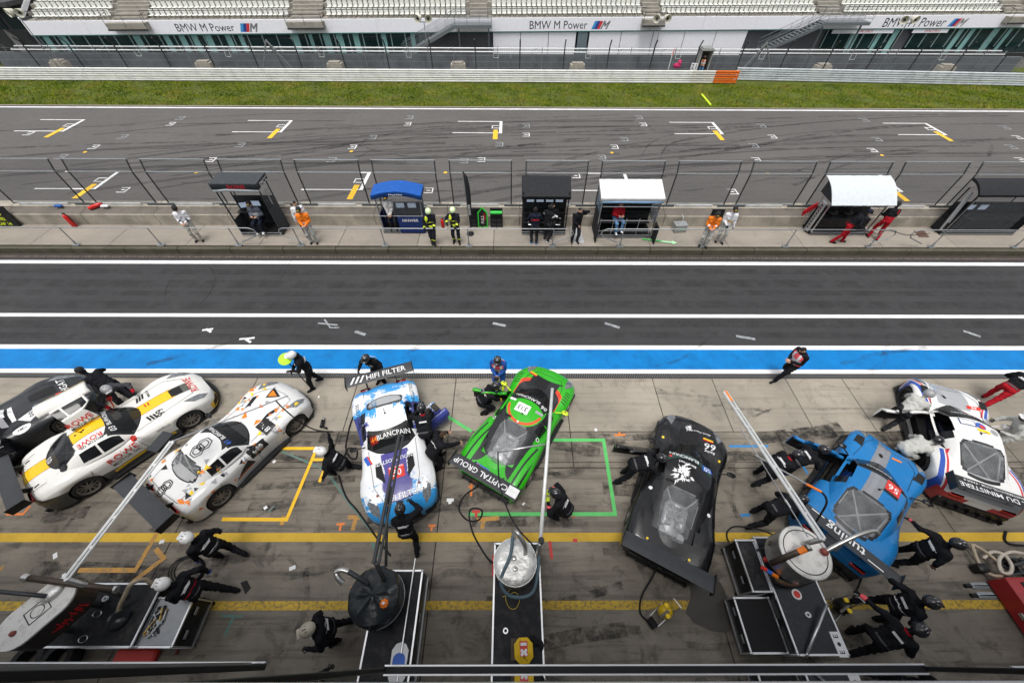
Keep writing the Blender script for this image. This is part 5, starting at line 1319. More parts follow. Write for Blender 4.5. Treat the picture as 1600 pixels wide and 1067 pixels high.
make_car('race_car', 'z', (-3.43, 4.85), -71, 'white race car with blue paint splashes facing the camera', liv_splash(), decals=hf, doors=[dict(side='l', ang=62)], mirror=m_carbon,
    wing=dict(x=-2.12, z=1.2, span=2.05, chord=.36, text=[('HIFI FILTER', .2, .02, .25, CWHITE)], poly=[([(-.1, -.78 + k * .14), (-.1, -.72 + k * .14), (.12, -.84 + k * .14), (.12, -.9 + k * .14)], CWHITE) for k in range(3)]))

# ---- green mid-engined car
gr = [('P', sq(.02, .08, .32, .42), CWHITE, .004), ('T', '333', .02, .08, .22, 90, CBLACK), ('P', strip_arc(.5, .2, -.56, .56, .2), CBLACK, .002), ('T', 'BLANCPAIN', .46, .12, .15, 90, CWHITE), ('T', '06', .38, -.45, .2, 90, CWHITE),
      ('V', sq(1.4, .1, .42, .4)), ('P', sq(1.52, .5, .07, .24), CRED, .003), ('P', sq(1.58, .5, .05, .24), CYEL, .003), ('P', sq(1.58, -.5, .05, .1), CBLACK, .003), ('P', sq(.12, -.42, .09, .24, 0), CGREY, .004), ('P', sq(.2, .5, .08, .2), CWHITE, .004), ('P', ring_poly(-.55, .72, .05), CWHITE, .004), ('P', ring_poly(-.55, -.72, .05), CWHITE, .004), ('P', ring_poly(-.55, .72, .03), CBLACK, .008), ('P', ring_poly(-.55, -.72, .03), CBLACK, .008),
      ('P', sq(-2.02, .22, .12, .42, 0), CBLUE, .003), ('T', 'SYNTH', -2.02, .18, .11, 90, CWHITE), ('P', ring_poly(-2.02, .37, .05), mat('decal_pink', (.7, .02, .25), .4), .006), ('P', ring_poly(-.42, 0.0, .03), CWHITE, .005)]
for sg in (1, -1):
    for k in range(5): gr.append(('V', sq(.98 + k * .09, sg * .83, .028, .17, sg * 12)))
car_green, _ = make_car('race_car', 'mid', (.43, 5.63), 60, 'bright green and black race car with 333 on its roof', liv_green(), decals=gr, doors=[dict(side='l', ang=66)], mirror=mat('fluorescent_yellow_paint', (.7, .85, .05), .4),
    wing=dict(x=-2.22, z=1.06, span=2.06, chord=.36, text=[('CAPITAL GROUP', .12, .0, .22, CWHITE)], poly=[(sq(0, -.86, .26, .3), CWHITE), ]))
# ---- black mid-engined car
def lion(x, y, s_):
    r_ = random.Random(4); out = []
    for _ in range(44):
        px, py = r_.gauss(0, .34), r_.gauss(0, .26); L = r_.uniform(.2, .42); a = math.atan2(py, px) + r_.uniform(-.6, .6); wd = r_.uniform(.05, .1)
        out.append(('P', [(x + s_ * (px + L * math.cos(a)), y + s_ * (py + L * math.sin(a))), (x + s_ * (px - wd * math.sin(a)), y + s_ * (py + wd * math.cos(a))), (x + s_ * (px - .3 * L * math.cos(a)), y + s_ * (py - .3 * L * math.sin(a))), (x + s_ * (px + wd * math.sin(a)), y + s_ * (py - wd * math.cos(a)))], CWHITE, .002 + r_.random() * .004))
    return out
bk = lion(-.08, .12, .36) + lion(1.72, .12, .16) + [('P', strip_arc(.5, .16, -.56, .56, .2), mat('decal_dark_green', (.02, .05, .045), .4), .002), ('T', 'BLANCPAIN', .47, .16, .14, 90, CWHITE), ('P', sq(.4, -.46, .18, .28, 12), CBLUE, .003), ('T', '50', .4, -.46, .2, 102, CWHITE), ('T', '66', 1.28, -.48, .3, 90, CWHITE), ('T', 'Racing', 1.1, -.5, .1, 90, CWHITE),
      ('V', sq(1.38, .1, .42, .5)), ('P', sq(1.52, -.42, .06, .26, -10), CYEL, .003), ('P', sq(1.47, -.42, .05, .26, -10), CRED, .003), ('P', ring_poly(.34, .5, .04), CRED, .004), ('P', ring_poly(.95, .78, .035), CYEL, .004), ('P', ring_poly(.95, -.78, .035), CYEL, .004), ('T', 'Black Pearl', 1.74, -.25, .1, 90, CWHITE), ('T', 'Black Pearl', .27, .06, .1, 90, CWHITE),
      ('P', sq(-2.15, .0, .02, .26), CWHITE, .004), ('P', ring_poly(-1.95, .5, .03), CYEL, .004), ('P', ring_poly(-1.95, -.5, .03), CYEL, .004), ('P', ring_poly(-.7, .74, .05), CWHITE, .003), ('P', ring_poly(-.7, -.74, .05), CWHITE, .003), ('P', ring_poly(-.7, .74, .03), CBLACK, .007), ('P', ring_poly(-.7, -.74, .03), CBLACK, .007), ('V', [(-1.55, .78), (-1.3, .84), (-1.25, .76), (-1.5, .7)]), ('V', [(-1.55, -.78), (-1.3, -.84), (-1.25, -.76), (-1.5, -.7)])]
for sg in (1, -1):
    for k in range(5): bk.append(('V', sq(.98 + k * .09, sg * .83, .028, .17, sg * 12)))
make_car('race_car', 'mid', (4.70, 3.73), 62, 'satin black race car with a white crest on its roof', liv_plain('satin_black_paint', (.006, .006, .007), .25, .08, .6), decals=bk, doors=[dict(side='l', ang=68)], mirror=m_carbon, wing=dict(x=-2.25, z=1.06, span=2.08, chord=.38))
# ---- matt blue rear-engined car
bl = [('P', sq(.02, -.24, .36, .34), CRED, .003), ('T', '56', .02, -.24, .26, 90, CWHITE), ('P', sq(-.2, -.24, .09, .34), CBLACK, .003), ('T', 'BLANCPAIN', .38, .12, .1, 90, CWHITE), ('P', strip_arc(.38, .14, -.5, .5, .16), CBLACK, .002), ('P', sq(.34, -.46, .1, .2, 12), CRED, .003), ('V', ring_poly(1.3, .12, .06, 12, 1.3)), ('P', sq(1.5, -.22, .08, .2), CORNG, .002), ('P', ring_poly(-.32, .0, .02), CBLACK, .01),
      ('V', [(1.05, .62), (1.38, .66), (1.38, .84), (1.08, .84)]), ('V', [(1.05, -.62), (1.38, -.66), (1.38, -.84), (1.08, -.84)])]
make_car('race_car', 'rear', (9.62, 3.47), 40, 'matt blue race car with a grey stripe beside the big silver drum', liv_blue(), decals=bl, doors=[dict(side='l', ang=68)], mirror=m_carbon,
    wing=dict(x=-2.16, z=1.22, span=2.08, chord=.34, text=[('tuning', .1, .0, .34, CWHITE)], poly=[([(-.11, -.72), (-.08, -.72), (-.08, -.4), (-.11, -.4)], CWHITE), ([(.08, .6), (.11, .6), (.11, .9), (.08, .9)], CWHITE)]))
# ---- white rear-engined car with red and blue stripes
wh = [('T', 'BLANCPAIN', .38, .12, .1, 90, CWHITE), ('P', strip_arc(.38, .14, -.5, .5, .16), CBLACK, .002), ('P', sq(-.02, .22, .22, .36), mat('decal_navy', (.02, .05, .16), .4), .002), ('P', sq(-.02, .22, .17, .31), CWHITE, .005), ('P', ring_poly(-.03, -.08, .12), CBLUE, .003), ('P', ring_poly(-.06, -.1, .07), CRED, .006), ('P', sq(-.2, -.1, .1, .3), CYEL, .003), ('P', ring_poly(-.1, -.4, .1, 7), CGREY, .003), ('P', sq(1.05, -.5, .12, .3), CRED, .003), ('T', '66', 1.05, -.5, .12, 90, CWHITE),
      ('V', [(1.05, .62), (1.38, .66), (1.38, .84), (1.08, .84)]), ('V', [(1.05, -.62), (1.38, -.66), (1.38, -.84), (1.08, -.84)]), ('V', ring_poly(1.3, .12, .06, 12, 1.3)), ('V', [(-.95, .7), (-.8, .8), (-.5, .8)]), ('P', ring_poly(-.35, .0, .02), CBLACK, .01), ('P', sq(-1.85, .62, .1, .25, 30), CYEL, .003)]
make_car('race_car', 'rear', (13.36, 5.11), 66, 'white race car with red and blue stripes at the right edge', liv_white_rb(), decals=wh, doors=[dict(side='l', ang=66)], mirror=CWHITE, rimm=m_rimd,
    wing=dict(x=-2.16, z=1.22, span=2.05, chord=.42, mat=m_carbon, text=[('HOTEL DU MINISTERE', 0, -.06, .19, CWHITE), ('WWW.MINISTEREHOTEL.COM - PARIS 8', 0, .1, .09, CWHITE)]))
# ================================================================== people
M_SUIT = mat('black_race_suit', (.011, .0115, .014), .8, var=.35, scale=9, bump=.9, bscale=11, spec=.1)
M_SUIT2 = mat('navy_race_suit', (.011, .014, .026), .8, var=.35, scale=9, bump=.9, bscale=11, spec=.1)
M_WSUIT = mat('off_white_overall', (.46, .46, .43), .8, var=.15, scale=7, bump=.9, bscale=11, spec=.1); M_WHJ = mat('white_jacket', (.68, .68, .70), .75, var=.1, bump=.9, bscale=11, spec=.1)
M_BEIGE = mat('beige_trousers', (.50, .48, .42), .8, bump=.9, bscale=11, spec=.1); M_ORJ = mat('orange_jacket', (.80, .20, .02), .7, var=.12, bump=.9, bscale=11, spec=.1); M_RED = mat('red_trousers', (.36, .012, .02), .75, var=.2, bump=.9, bscale=11, spec=.1)
M_GREYH = mat('light_grey_hoodie', (.52, .51, .5), .85, bump=.9, bscale=11, spec=.1); M_DARKT = mat('dark_trousers', (.025, .025, .028), .85, bump=.4, bscale=14, spec=.1); M_JEAN = mat('jeans', (.09, .19, .34), .85, bump=.4, bscale=14); M_FIRE = mat('fire_coat', (.02, .022, .03), .85, bump=.9, bscale=11, spec=.1)
M_HIVIS = mat('fluorescent_band', (.72, .85, .04), .5); M_SHOE = mat('black_shoes', (.014, .014, .014), .6, spec=.1); M_WSHOE = mat('white_shoes', (.7, .7, .7), .6, spec=.1); M_BSHOE = mat('blue_shoes', (.03, .25, .6), .6, spec=.1)
M_SKIN = mat('skin', (.50, .29, .20), .55, var=.1); M_HAIRB = mat('brown_hair', (.05, .028, .016), .7); M_HAIRK = mat('dark_hair', (.014, .012, .011), .7); M_GLOVE = mat('black_gloves', (.016, .016, .017), .7, spec=.1); M_BLUEG = mat('blue_gloves', (.02, .07, .28), .7, spec=.1); M_YGLOVE = mat('lime_gloves', (.62, .8, .04), .6, spec=.1)
M_PINK = mat('coral_vest', (.80, .10, .12), .6, var=.1, bump=.4, bscale=14); M_REFL = mat('reflective_tape', (.72, .73, .74), .35); M_HELW = mat('white_helmet', (.74, .74, .73), .25, coat=.5); M_HELK = mat('black_helmet', (.016, .016, .018), .25, coat=.5); M_HELG = mat('grey_helmet', (.34, .34, .35), .3, coat=.4); M_HELL = mat('lime_white_helmet', (.62, .78, .45), .3, coat=.4); M_HELB = mat('beige_helmet', (.45, .40, .32), .4); M_VIS = mat('dark_visor', (.01, .01, .012), .08, coat=.5); M_CAPY = mat('black_cap', (.016, .016, .017), .8); M_YEL = mat('yellow_cloth', (.8, .55, .03), .7); M_SPARK = mat('white_print', (.66, .66, .66), .6); M_BLUES = mat('blue_suit', (.02, .08, .32), .75, spec=.1)

WORK = bpy.data.scenes.new('work')      # scratch scene for the volume merge, removed below
def ik(a, b, l1, l2, pole):
    a, b = Vector(a), Vector(b); d = b - a; L = d.length; mx = (l1 + l2) * .998
    if L > mx: b = a + d * (mx / L); d = b - a; L = mx
    x = (l1 * l1 - l2 * l2 + L * L) / (2 * L); h = math.sqrt(max(0, l1 * l1 - x * x)); t = d.normalized()
    p = Vector(pole); p = p - t * p.dot(t); p = p.normalized() if p.length > 1e-4 else t.orthogonal().normalized()
    return a + t * x + p * h, b
def capsule(mb, a, b, ra, rb, n=9, fl=(1, 1)):
    """closed tapered limb with round ends"""
    a, b = Vector(a), Vector(b); t = (b - a).normalized() if (b - a).length > 1e-5 else Vector((0, 0, 1))
    pts, rs = [], []
    for q in (-1, -.7, -.3): pts.append(a + t * ra * q); rs.append(max(.004, ra * math.sqrt(max(0, 1 - q * q))))
    pts.append(a); rs.append(ra); pts.append(b); rs.append(rb)
    for q in (.3, .7, 1): pts.append(b + t * rb * q); rs.append(max(.004, rb * math.sqrt(max(0, 1 - q * q))))
    mb.tube(pts, rs, n)
def person(pos, face, label, pel=(0, .95), lean=4, side=0, twist=0, fl=(.04, .11), fr=(-.02, -.11), hl=(.06, .29, .80), hr=(.06, -.29, .80), head=(8, 0), S=1.04, kneel='', seat=False,
           jacket=None, trousers=None, shoes=None, gloves=None, hat='helmet', hatm=None, hair=None, bands=(), vest=None, elbow=(-.6, .5, -.35), group='pit crew and marshals'):
    jacket = jacket or M_SUIT; trousers = trousers or jacket; shoes = shoes or M_SHOE; gloves = gloves or M_GLOVE; hair = hair or M_HAIRK
    root = empty('person', pos, rad(face), label, 'person', group); root.scale = (S, S, S)
    P0 = Vector((pel[0], 0, pel[1])); R = Matrix.Rotation(rad(twist), 3, 'Z') @ Matrix.Rotation(rad(lean), 3, 'Y') @ Matrix.Rotation(rad(side), 3, 'X')
    hipL, hipR = P0 + Vector((0, .10, -.03)), P0 + Vector((0, -.10, -.03))
    waist, chest, neck = P0 + R @ Vector((0, 0, .16)), P0 + R @ Vector((.01, 0, .36)), P0 + R @ Vector((0, 0, .53))
    shL, shR = P0 + R @ Vector((0, .185, .47)), P0 + R @ Vector((0, -.185, .47))
    RH = R @ Matrix.Rotation(rad(head[1]), 3, 'Z') @ Matrix.Rotation(rad(head[0] - lean * .5), 3, 'Y'); hc = neck + R @ Vector((.0, 0, .06)) + RH @ Vector((.035, 0, .12))
    parts = []; mb = MB(); zone = []
    def seg(name, a, b, ra, rb): capsule(mb, a, b, ra, rb); zone.append((name, Vector(a), Vector(b), (ra + rb) / 2))
    yv = R @ Vector((0, 1, 0))
    seg('hips', P0 + Vector((0, -.06, 0)), P0 + Vector((0, .06, 0)), .135, .135)
    for k in (-1, 1): capsule(mb, P0 + yv * .06 * k, chest + yv * .085 * k, .125, .135)
    zone.append(('torso', P0 + R @ Vector((0, 0, .02)), neck, .15))
    seg('torso', chest + yv * -.10 + R @ Vector((0, 0, .06)), chest + yv * .10 + R @ Vector((0, 0, .06)), .12, .12)
    seg('neck', neck + R @ Vector((0, 0, -.03)), hc - RH @ Vector((.02, 0, .06)), .06, .058)
    mb.ell(hc, (.10, .08, .125), 10, R=RH); mb.ell(hc + RH @ Vector((.035, 0, -.06)), (.06, .055, .065), 8, R=RH); zone.append(('head', hc, hc + RH @ Vector((0, 0, .01)), .1))
    if hat != 'helmet':
        mb.ell(hc + RH @ Vector((.105, 0, -.012)), (.022, .016, .03), 6, R=RH)
        for k in (-1, 1): mb.ell(hc + RH @ Vector((-.005, .083 * k, -.01)), (.024, .014, .034), 6, R=RH)
    hands = []
    for sh, tgt, k in ((shL, hl, 1), (shR, hr, -1)):
        el, hd = ik(sh, tgt, .285, .265, R @ Vector((elbow[0], elbow[1] * k, elbow[2])))
        seg('arm', sh, el, .080, .064); seg('fore', el, hd, .064, .047)
        d = (hd - el).normalized(); seg('hand', hd + d * .01, hd + d * .07, .038, .034); hands.append((hd, d, k))
    for hp, ft, k, kn in ((hipL, fl, 1, 'l'), (hipR, fr, -1, 'r')):
        fz = ft[2] if len(ft) > 2 else 0.0; yaw = ft[3] if len(ft) > 3 else 12 * k
        an = Vector((ft[0], ft[1], fz + .09))
        if kn in kneel:
            kp = Vector((ft[0], ft[1], .07 + fz)); an = kp + Vector((-.40, 0, .03)); knee = kp; toe = an + Vector((-.05, 0, -.05))
            if (knee - hp).length > .5: knee = hp + (knee - hp).normalized() * .5
        else:
            knee, an = ik(hp, an, .44, .42, (1, .18 * k, .25 if seat else .1)); toe = an + Matrix.Rotation(rad(yaw), 3, 'Z') @ Vector((.17, 0, -.045))
        seg('thigh', hp, knee, .108, .08); seg('shin', knee, an, .08, .062); heel = an + (Vector((-.04, 0, -.045)) if kn not in kneel else Vector((0, 0, 0)))
        seg('shoe', heel, toe, .05, .044)
    # one continuous surface from the overlapping volumes
    me = bpy.data.meshes.new('body'); me.from_pydata(mb.v, [], mb.f); tmp = bpy.data.objects.new('tmp', me); WORK.collection.objects.link(tmp)
    mo = tmp.modifiers.new('r', 'REMESH'); mo.mode = 'VOXEL'; mo.voxel_size = .024; sm = tmp.modifiers.new('s', 'SMOOTH'); sm.iterations = 2; sm.factor = .5
    with bpy.context.temp_override(scene=WORK, view_layer=WORK.view_layers[0]): me2 = bpy.data.meshes.new_from_object(tmp.evaluated_get(bpy.context.evaluated_depsgraph_get()))
    bpy.data.objects.remove(tmp); bpy.data.meshes.remove(me)
    nf = len(me2.polygons); cen = np.zeros(nf * 3); me2.polygons.foreach_get('center', cen); cen = cen.reshape(-1, 3)
    best = np.full(nf, 1e9); zi = np.zeros(nf, int); zt = np.zeros(nf)
    for i, (nm, a, b, r) in enumerate(zone):
        a_, d_ = np.array(a), np.array(b - a); t = np.clip(((cen - a_) @ d_) / max(1e-9, d_ @ d_), 0, 1); ds = np.linalg.norm(cen - a_ - t[:, None] * d_, axis=1) - r
        k = ds < best; best[k] = ds[k]; zi[k] = i; zt[k] = t[k]
    mats_ = [jacket, trousers, shoes, gloves, M_SKIN, hair]; zm = {'hips': 1, 'torso': 0, 'neck': 4, 'head': 4, 'arm': 0, 'fore': 0, 'hand': 3, 'thigh': 1, 'shin': 1, 'shoe': 2}
    idx = np.array([zm[zone[i][0]] for i in zi]); names = np.array([z[0] for z in zone])[zi]
    loc_h = (cen - np.array(hc)) @ np.array(RH); hm = (names == 'head') & ((loc_h[:, 2] > .055) | ((loc_h[:, 0] < -.02) & (loc_h[:, 2] > -.06))); idx[hm] = 5
    for nm, t0, t1, m in bands:
        if m not in mats_: mats_.append(m)
        idx[(names == nm) & (zt >= t0) & (zt <= t1)] = mats_.index(m)
    nv = len(me2.vertices); co = np.zeros(nv * 3); me2.vertices.foreach_get('co', co); co = co.reshape(-1, 3); no = np.zeros(nv * 3); me2.vertices.foreach_get('normal', no); no = no.reshape(-1, 3)
    x_, y_, z_ = co[:, 0] + face * .1, co[:, 1], co[:, 2]; cloth = np.linalg.norm(co - np.array(hc), axis=1) > .17      # cloth folds
    fold = np.sin(34 * z_ + 4 * np.sin(17 * x_ + 11 * y_)) + .7 * np.sin(27 * y_ - 19 * z_ + 3 * np.sin(13 * x_ + 8 * z_)) + .5 * np.sin(41 * x_ + 23 * z_)
    co = co + no * (fold * .0062 * cloth)[:, None]
    v = [tuple(q) for q in co.tolist()]; f = [tuple(p.vertices) for p in me2.polygons]; bpy.data.meshes.remove(me2)
    out = MB(); out.v = v; out.f = f; out.m = idx.tolist()
    # fingers and thumbs
    gm = 3
    for hd, d, k in hands:
        sd_ = d.cross(Vector((0, 0, 1))); sd_ = sd_.normalized() if sd_.length > .1 else Vector((0, 1, 0)); pn = sd_.cross(d).normalized()
        for j, L in enumerate((.062, .075, .07, .055)):
            a = hd + d * .08 + sd_ * (-.033 + .022 * j); b = a + d * L * .55 - pn * .008; c = b + d * L * .4 - pn * .022
            out.tube([a, b, c], [.0105, .01, .008], 5, gm)
        a = hd + d * .025 + sd_ * .036 * -k; b = a + d * .03 - sd_ * .026 * k; c = b + d * .032 - pn * .008; out.tube([a, b, c], [.012, .011, .009], 5, gm)
    if hat != 'helmet':
        for k in (-1, 1): out.ell(hc + RH @ Vector((.088, .032 * k, .02)), (.012, .016, .010), 5, 5, RH)
        out.ell(hc + RH @ Vector((.088, 0, -.062)), (.012, .024, .006), 5, 5, RH)
    out.build('body', mats_, root, True)
    if jacket in (M_SUIT, M_SUIT2) and hat == 'helmet':
        for q, nm in ((Vector((.158, .07, .40)), 'chest_badge'), (Vector((-.155, 0, .36)), 'back_print')):
            MB().box(P0 + R @ q, (.012, .07 if q.x > 0 else .2, .03 if q.x > 0 else .045), R=R).build(nm, M_SPARK, root)
        MB().lathe([(.075, -.02), (.082, 0), (.078, .025)], neck + R @ Vector((0, 0, .0)), 12, R=R, cap=False).build('collar', M_SUIT if not any(b[0] == 'neck' for b in bands) else M_RED, root, True)
        MB().lathe([(.155, .0), (.158, .02), (.155, .04)], P0 + R @ Vector((0, 0, .04)), 14, R=R, squash=(.92, 1.18), cap=False).build('belt', mat('grey_belt', (.08, .08, .085), .7), root, True)
    # head gear
    hatm = hatm or M_HELK
    def HP(x, y, z): return hc + RH @ Vector((x, y, z))
    if hat in ('helmet', 'fire'):
        prof = []; hb = MB(); n1, n2 = 14, 18
        for i in range(n1 + 1):
            ph = PI * i / n1
            for j in range(n2):
                th = 2 * PI * j / n2; x, y, z = math.sin(ph) * math.cos(th), math.sin(ph) * math.sin(th), math.cos(ph)
                hb.v.append(tuple(HP(-.005 + x * .152, y * .128, .035 + z * (.135 if z > 0 else .12))))
        for i in range(n1):
            for j in range(n2):
                th = 2 * PI * (j + .5) / n2; fr_ = math.cos(th) > .55; zc_ = math.cos(PI * (i + .5) / n1)
                if zc_ < -.62 or (fr_ and zc_ < -.45 and hat == 'fire'): continue
                a = i * n2 + j; b = i * n2 + (j + 1) % n2; hb.f.append((a, a + n2, b + n2, b)); hb.m.append(1 if fr_ and -.38 < zc_ < .22 and hat == 'helmet' else 0)
        h = hb.build('helmet', [hatm, M_VIS], root, True)
        if hat == 'helmet':
            MB().rbox(HP(.13, 0, .10), (.07, .16, .02), .008, R=RH).build('peak', hatm, h, 'auto'); mbv = MB()
            for a in (-.05, 0, .05): mbv.box(HP(-.02, a, .168 - abs(a) * .35), (.07, .014, .012), R=RH)
            mbv.build('vent', M_VIS if hatm != M_HELK else M_HELG, h)
    elif hat == 'cap':
        hb = MB(); prof = [(.118, 0), (.118, .03), (.105, .08), (.06, .115), (.0, .122)]
        hb.lathe(prof, HP(-.005, 0, .045), 14, R=RH, squash=(1.08, .9)); hb.rbox(HP(.13, 0, .05), (.10, .15, .012), .005, R=RH); h = hb.build('cap', hatm, root, 'auto'); MB().rbox(HP(.116, 0, .085), (.02, .09, .045), .008, R=RH).build('badge', M_YEL, h)
    elif hat == 'beanie':
        MB().lathe([(.115, 0), (.12, .03), (.105, .09), (.06, .125), (0, .135)], HP(-.01, 0, .035), 14, R=RH, squash=(1.05, .88)).build('beanie', hatm, root, True)
    elif hat == 'headset':
        hb = MB().tube([HP(0, .1 * math.cos(a), .03 + .12 * math.sin(a)) for a in np.linspace(0, PI, 9)], .012, 6)
        for k in (-1, 1): hb.lathe([(.0, -.025), (.045, -.02), (.045, .02), (0, .025)], HP(0, .1 * k, .0), 10, R=RH @ Matrix.Rotation(PI / 2, 3, 'X'))
        hb.build('headset', M_HELK, root)
    if vest:
        vb = MB(); ring = []
        for i, (u, rx, ry) in enumerate(((.03, .155, .205), (.16, .165, .205), (.30, .175, .235), (.42, .165, .245), (.50, .115, .19))):
            for j in range(20):
                a = 2 * PI * j / 20; ring.append(tuple(P0 + R @ Vector((.005 + rx * math.cos(a), ry * math.sin(a), u))))
        vb.v = ring
        for i in range(4):
            for j in range(20):
                if i >= 2 and (3 <= j <= 6 or 13 <= j <= 16): continue
                vb.f.append((i * 20 + j, i * 20 + (j + 1) % 20, i * 20 + 20 + (j + 1) % 20, i * 20 + 20 + j)); vb.m.append(1 if i == 1 or j in (1, 18, 8, 11) else 0)
        vb.build('vest', [vest, M_REFL], root, True)
    return root

WALK = dict(fl=(.30, .09), fr=(-.30, -.09, .06), hl=(-.16, .27, .86), hr=(.24, -.25, .94), lean=8, pel=(0, .91))
FRONT = dict(hl=(.27, .07, 1.08), hr=(.27, -.07, 1.06))
BEND = dict(pel=(-.18, .88), lean=62, fl=(.05, .15), fr=(-.22, -.14), hl=(.62, .2, .85), hr=(.62, -.2, .8), head=(-5, 0))
CROUCH = dict(pel=(-.1, .46), lean=38, fl=(.12, .16), fr=(-.12, -.15), hl=(.55, .15, .6), hr=(.55, -.12, .5), head=(0, 0))
KNEEL = dict(pel=(-.02, .52), lean=22, fl=(.30, .16), fr=(-.02, -.12), kneel='r', hl=(.5, .16, .6), hr=(.45, -.14, .55))
SIT = dict(pel=(0, .62), lean=8, fl=(.42, .12, .05), fr=(.44, -.12, .02), hl=(.3, .12, .82), hr=(.3, -.1, .84), seat=True)
def P(px, py, z=0.0): return G(px, py, z)
def W(pose, **k): d = dict(pose); d.update(k); return d
ZP = Z_PLAT
CREWB = [('torso', .62, .66, M_SPARK)]
# --- on the platform
person(P(313, 376, ZP), -70, 'person in white jacket, beige trousers and dark beanie on the platform', **W(FRONT, jacket=M_WHJ, trousers=M_BEIGE, gloves=M_SKIN, hat='beanie', hatm=M_CAPY, bands=[('fore', .4, .7, M_SUIT2)], head=(20, 0)))
person(P(492, 379, ZP), -80, 'person in orange jacket with reflective band by the dark booth', **W(FRONT, jacket=M_ORJ, trousers=M_WSUIT, gloves=M_SKIN, hat='cap', hatm=M_CAPY, bands=[('torso', .22, .3, M_REFL)]))
person(P(484, 368, ZP), -60, 'person in white shirt half hidden behind the orange jacket', jacket=M_WHJ, trousers=M_DARKT, gloves=M_SKIN, hat='none')
person(P(678, 381, ZP), -75, 'firefighter with crossed legs and pale helmet beside the blue booth', jacket=M_FIRE, hat='fire', hatm=M_HELL, fl=(.1, .02), fr=(-.06, -.05), hl=(.25, .1, .98), hr=(.1, -.28, .9), bands=[('torso', .0, .12, M_HIVIS), ('torso', .4, .47, M_HIVIS), ('fore', .55, .8, M_HIVIS), ('shin', .45, .62, M_HIVIS), ('thigh', .0, .12, M_HIVIS)])
person(P(714, 379, ZP), -88, 'firefighter carrying a red fire extinguisher in front of the wall', jacket=M_FIRE, hat='fire', hatm=M_HELL, hl=(.25, .08, 1.0), hr=(.2, -.3, 1.12), bands=[('torso', .0, .12, M_HIVIS), ('torso', .4, .47, M_HIVIS), ('fore', .55, .8, M_HIVIS), ('shin', .45, .62, M_HIVIS), ('thigh', .0, .12, M_HIVIS)])
person(P(897, 378, ZP), -82, 'person in black holding a hand to the ear beside the black booth', jacket=M_SUIT, trousers=M_DARKT, gloves=M_SKIN, hat='none', hl=(.06, .16, 1.58), hr=(.24, -.02, 1.02), elbow=(.2, 1.0, -.3))
person(P(1097, 384, ZP), -105, 'marshal in orange jacket and white trousers reading a paper', **W(FRONT, jacket=M_ORJ, trousers=M_WSUIT, gloves=M_SKIN, hat='cap', hatm=M_CAPY, bands=[('torso', .2, .27, M_REFL), ('fore', .4, .6, M_REFL)], head=(25, 0)))
person(P(1122, 378, ZP), -100, 'marshal in white overalls with black cap on the platform', jacket=M_WHJ, trousers=M_WSUIT, gloves=M_GLOVE, hat='cap', hatm=M_CAPY, bands=[('torso', .3, .38, M_YEL), ('torso', .24, .29, M_RED)], hl=(.1, .28, .85), hr=(.24, -.1, 1.02))
person(P(1307, 379, ZP), -20, 'person in black top and red trousers leaning towards the handrail', pel=(-.02, .93), lean=24, jacket=M_SUIT, trousers=M_RED, hat='cap', hatm=M_SUIT2, hl=(.45, .2, 1.02), hr=(.42, -.25, 1.0), fl=(.2, .12), fr=(-.25, -.1))
person(P(1362, 373, ZP), 78, 'person with headset and red overall trousers seen from behind', jacket=M_SUIT, trousers=M_RED, hat='headset', lean=10, hl=(.35, .14, 1.05), hr=(.35, -.16, 1.05), fl=(.1, .14), fr=(-.1, -.14), bands=[('torso', .0, .35, M_RED)])
p = P(1092, 114, 0); person((GY(1093, 112, 40.75).x, 40.55, .05), -120, 'marshal in orange vest standing in the grey marshal booth', jacket=M_SUIT, trousers=M_JEAN, vest=M_ORJ, hat='none')
# --- around the cars
person(P(498, 600), -150, 'person in black with white helmet holding the lime lollipop sign', hatm=M_HELW, lean=10, hl=(.42, .1, 1.15), hr=(.40, -.06, 1.0), bands=CREWB, fl=(.2, .14), fr=(-.12, -.12))
person(P(598, 597), -100, 'person in black behind the white and blue car wing', lean=22, pel=(-.05, .93), hr=(.25, -.42, .95), hl=(.3, .3, .9), bands=CREWB)
person(P(781, 601), -100, 'person in coral vest and blue overall holding a camera', jacket=M_BLUES, vest=M_PINK, gloves=M_SKIN, shoes=M_YGLOVE, hat='helmet', hatm=M_HELK, lean=18, pel=(-.05, .9), hl=(.34, .05, 1.02), hr=(.34, -.06, 1.02), bands=[('shin', .55, 1, M_YGLOVE)])
person(P(1219, 591), -170, 'person in coral vest walking by the blue strip', **W(WALK, jacket=M_SUIT, vest=M_PINK, hat='none', gloves=M_SKIN, hl=(.28, .05, 1.05), hr=(.28, -.08, 1.05), head=(30, 0)))
person(P(646, 846), 100, 'person in black with yellow-striped helmet touching the bonnet of the splashed car', pel=(0, .88), lean=26, fl=(.18, .12), fr=(-.32, -.1, .03), hl=(.35, .25, .75), hr=(.55, -.2, 1.25), bands=CREWB + [('torso', .08, .12, M_SPARK)])
person(P(543, 735), 170, 'kneeling person with red and white helmet raising one arm', **W(KNEEL, hatm=M_HELW, hr=(.15, -.35, 1.55), hl=(.3, .45, .5), lean=30, bands=CREWB, head=(-10, 0)))
person(P(690, 722), 35, 'brown-haired person in black bending beside the splashed car', **W(BEND, hat='none', hair=M_HAIRB, gloves=M_SKIN, lean=40, hl=(.45, .25, .95), hr=(.6, -.2, .9), bands=CREWB))
person(P(672, 690), 100, 'person in black with red collar leaning into the open door of the splashed car', **W(BEND, lean=50, bands=[('neck', 0, 1, M_RED)], hl=(.5, .2, 1.0), hr=(.55, -.15, .8)))
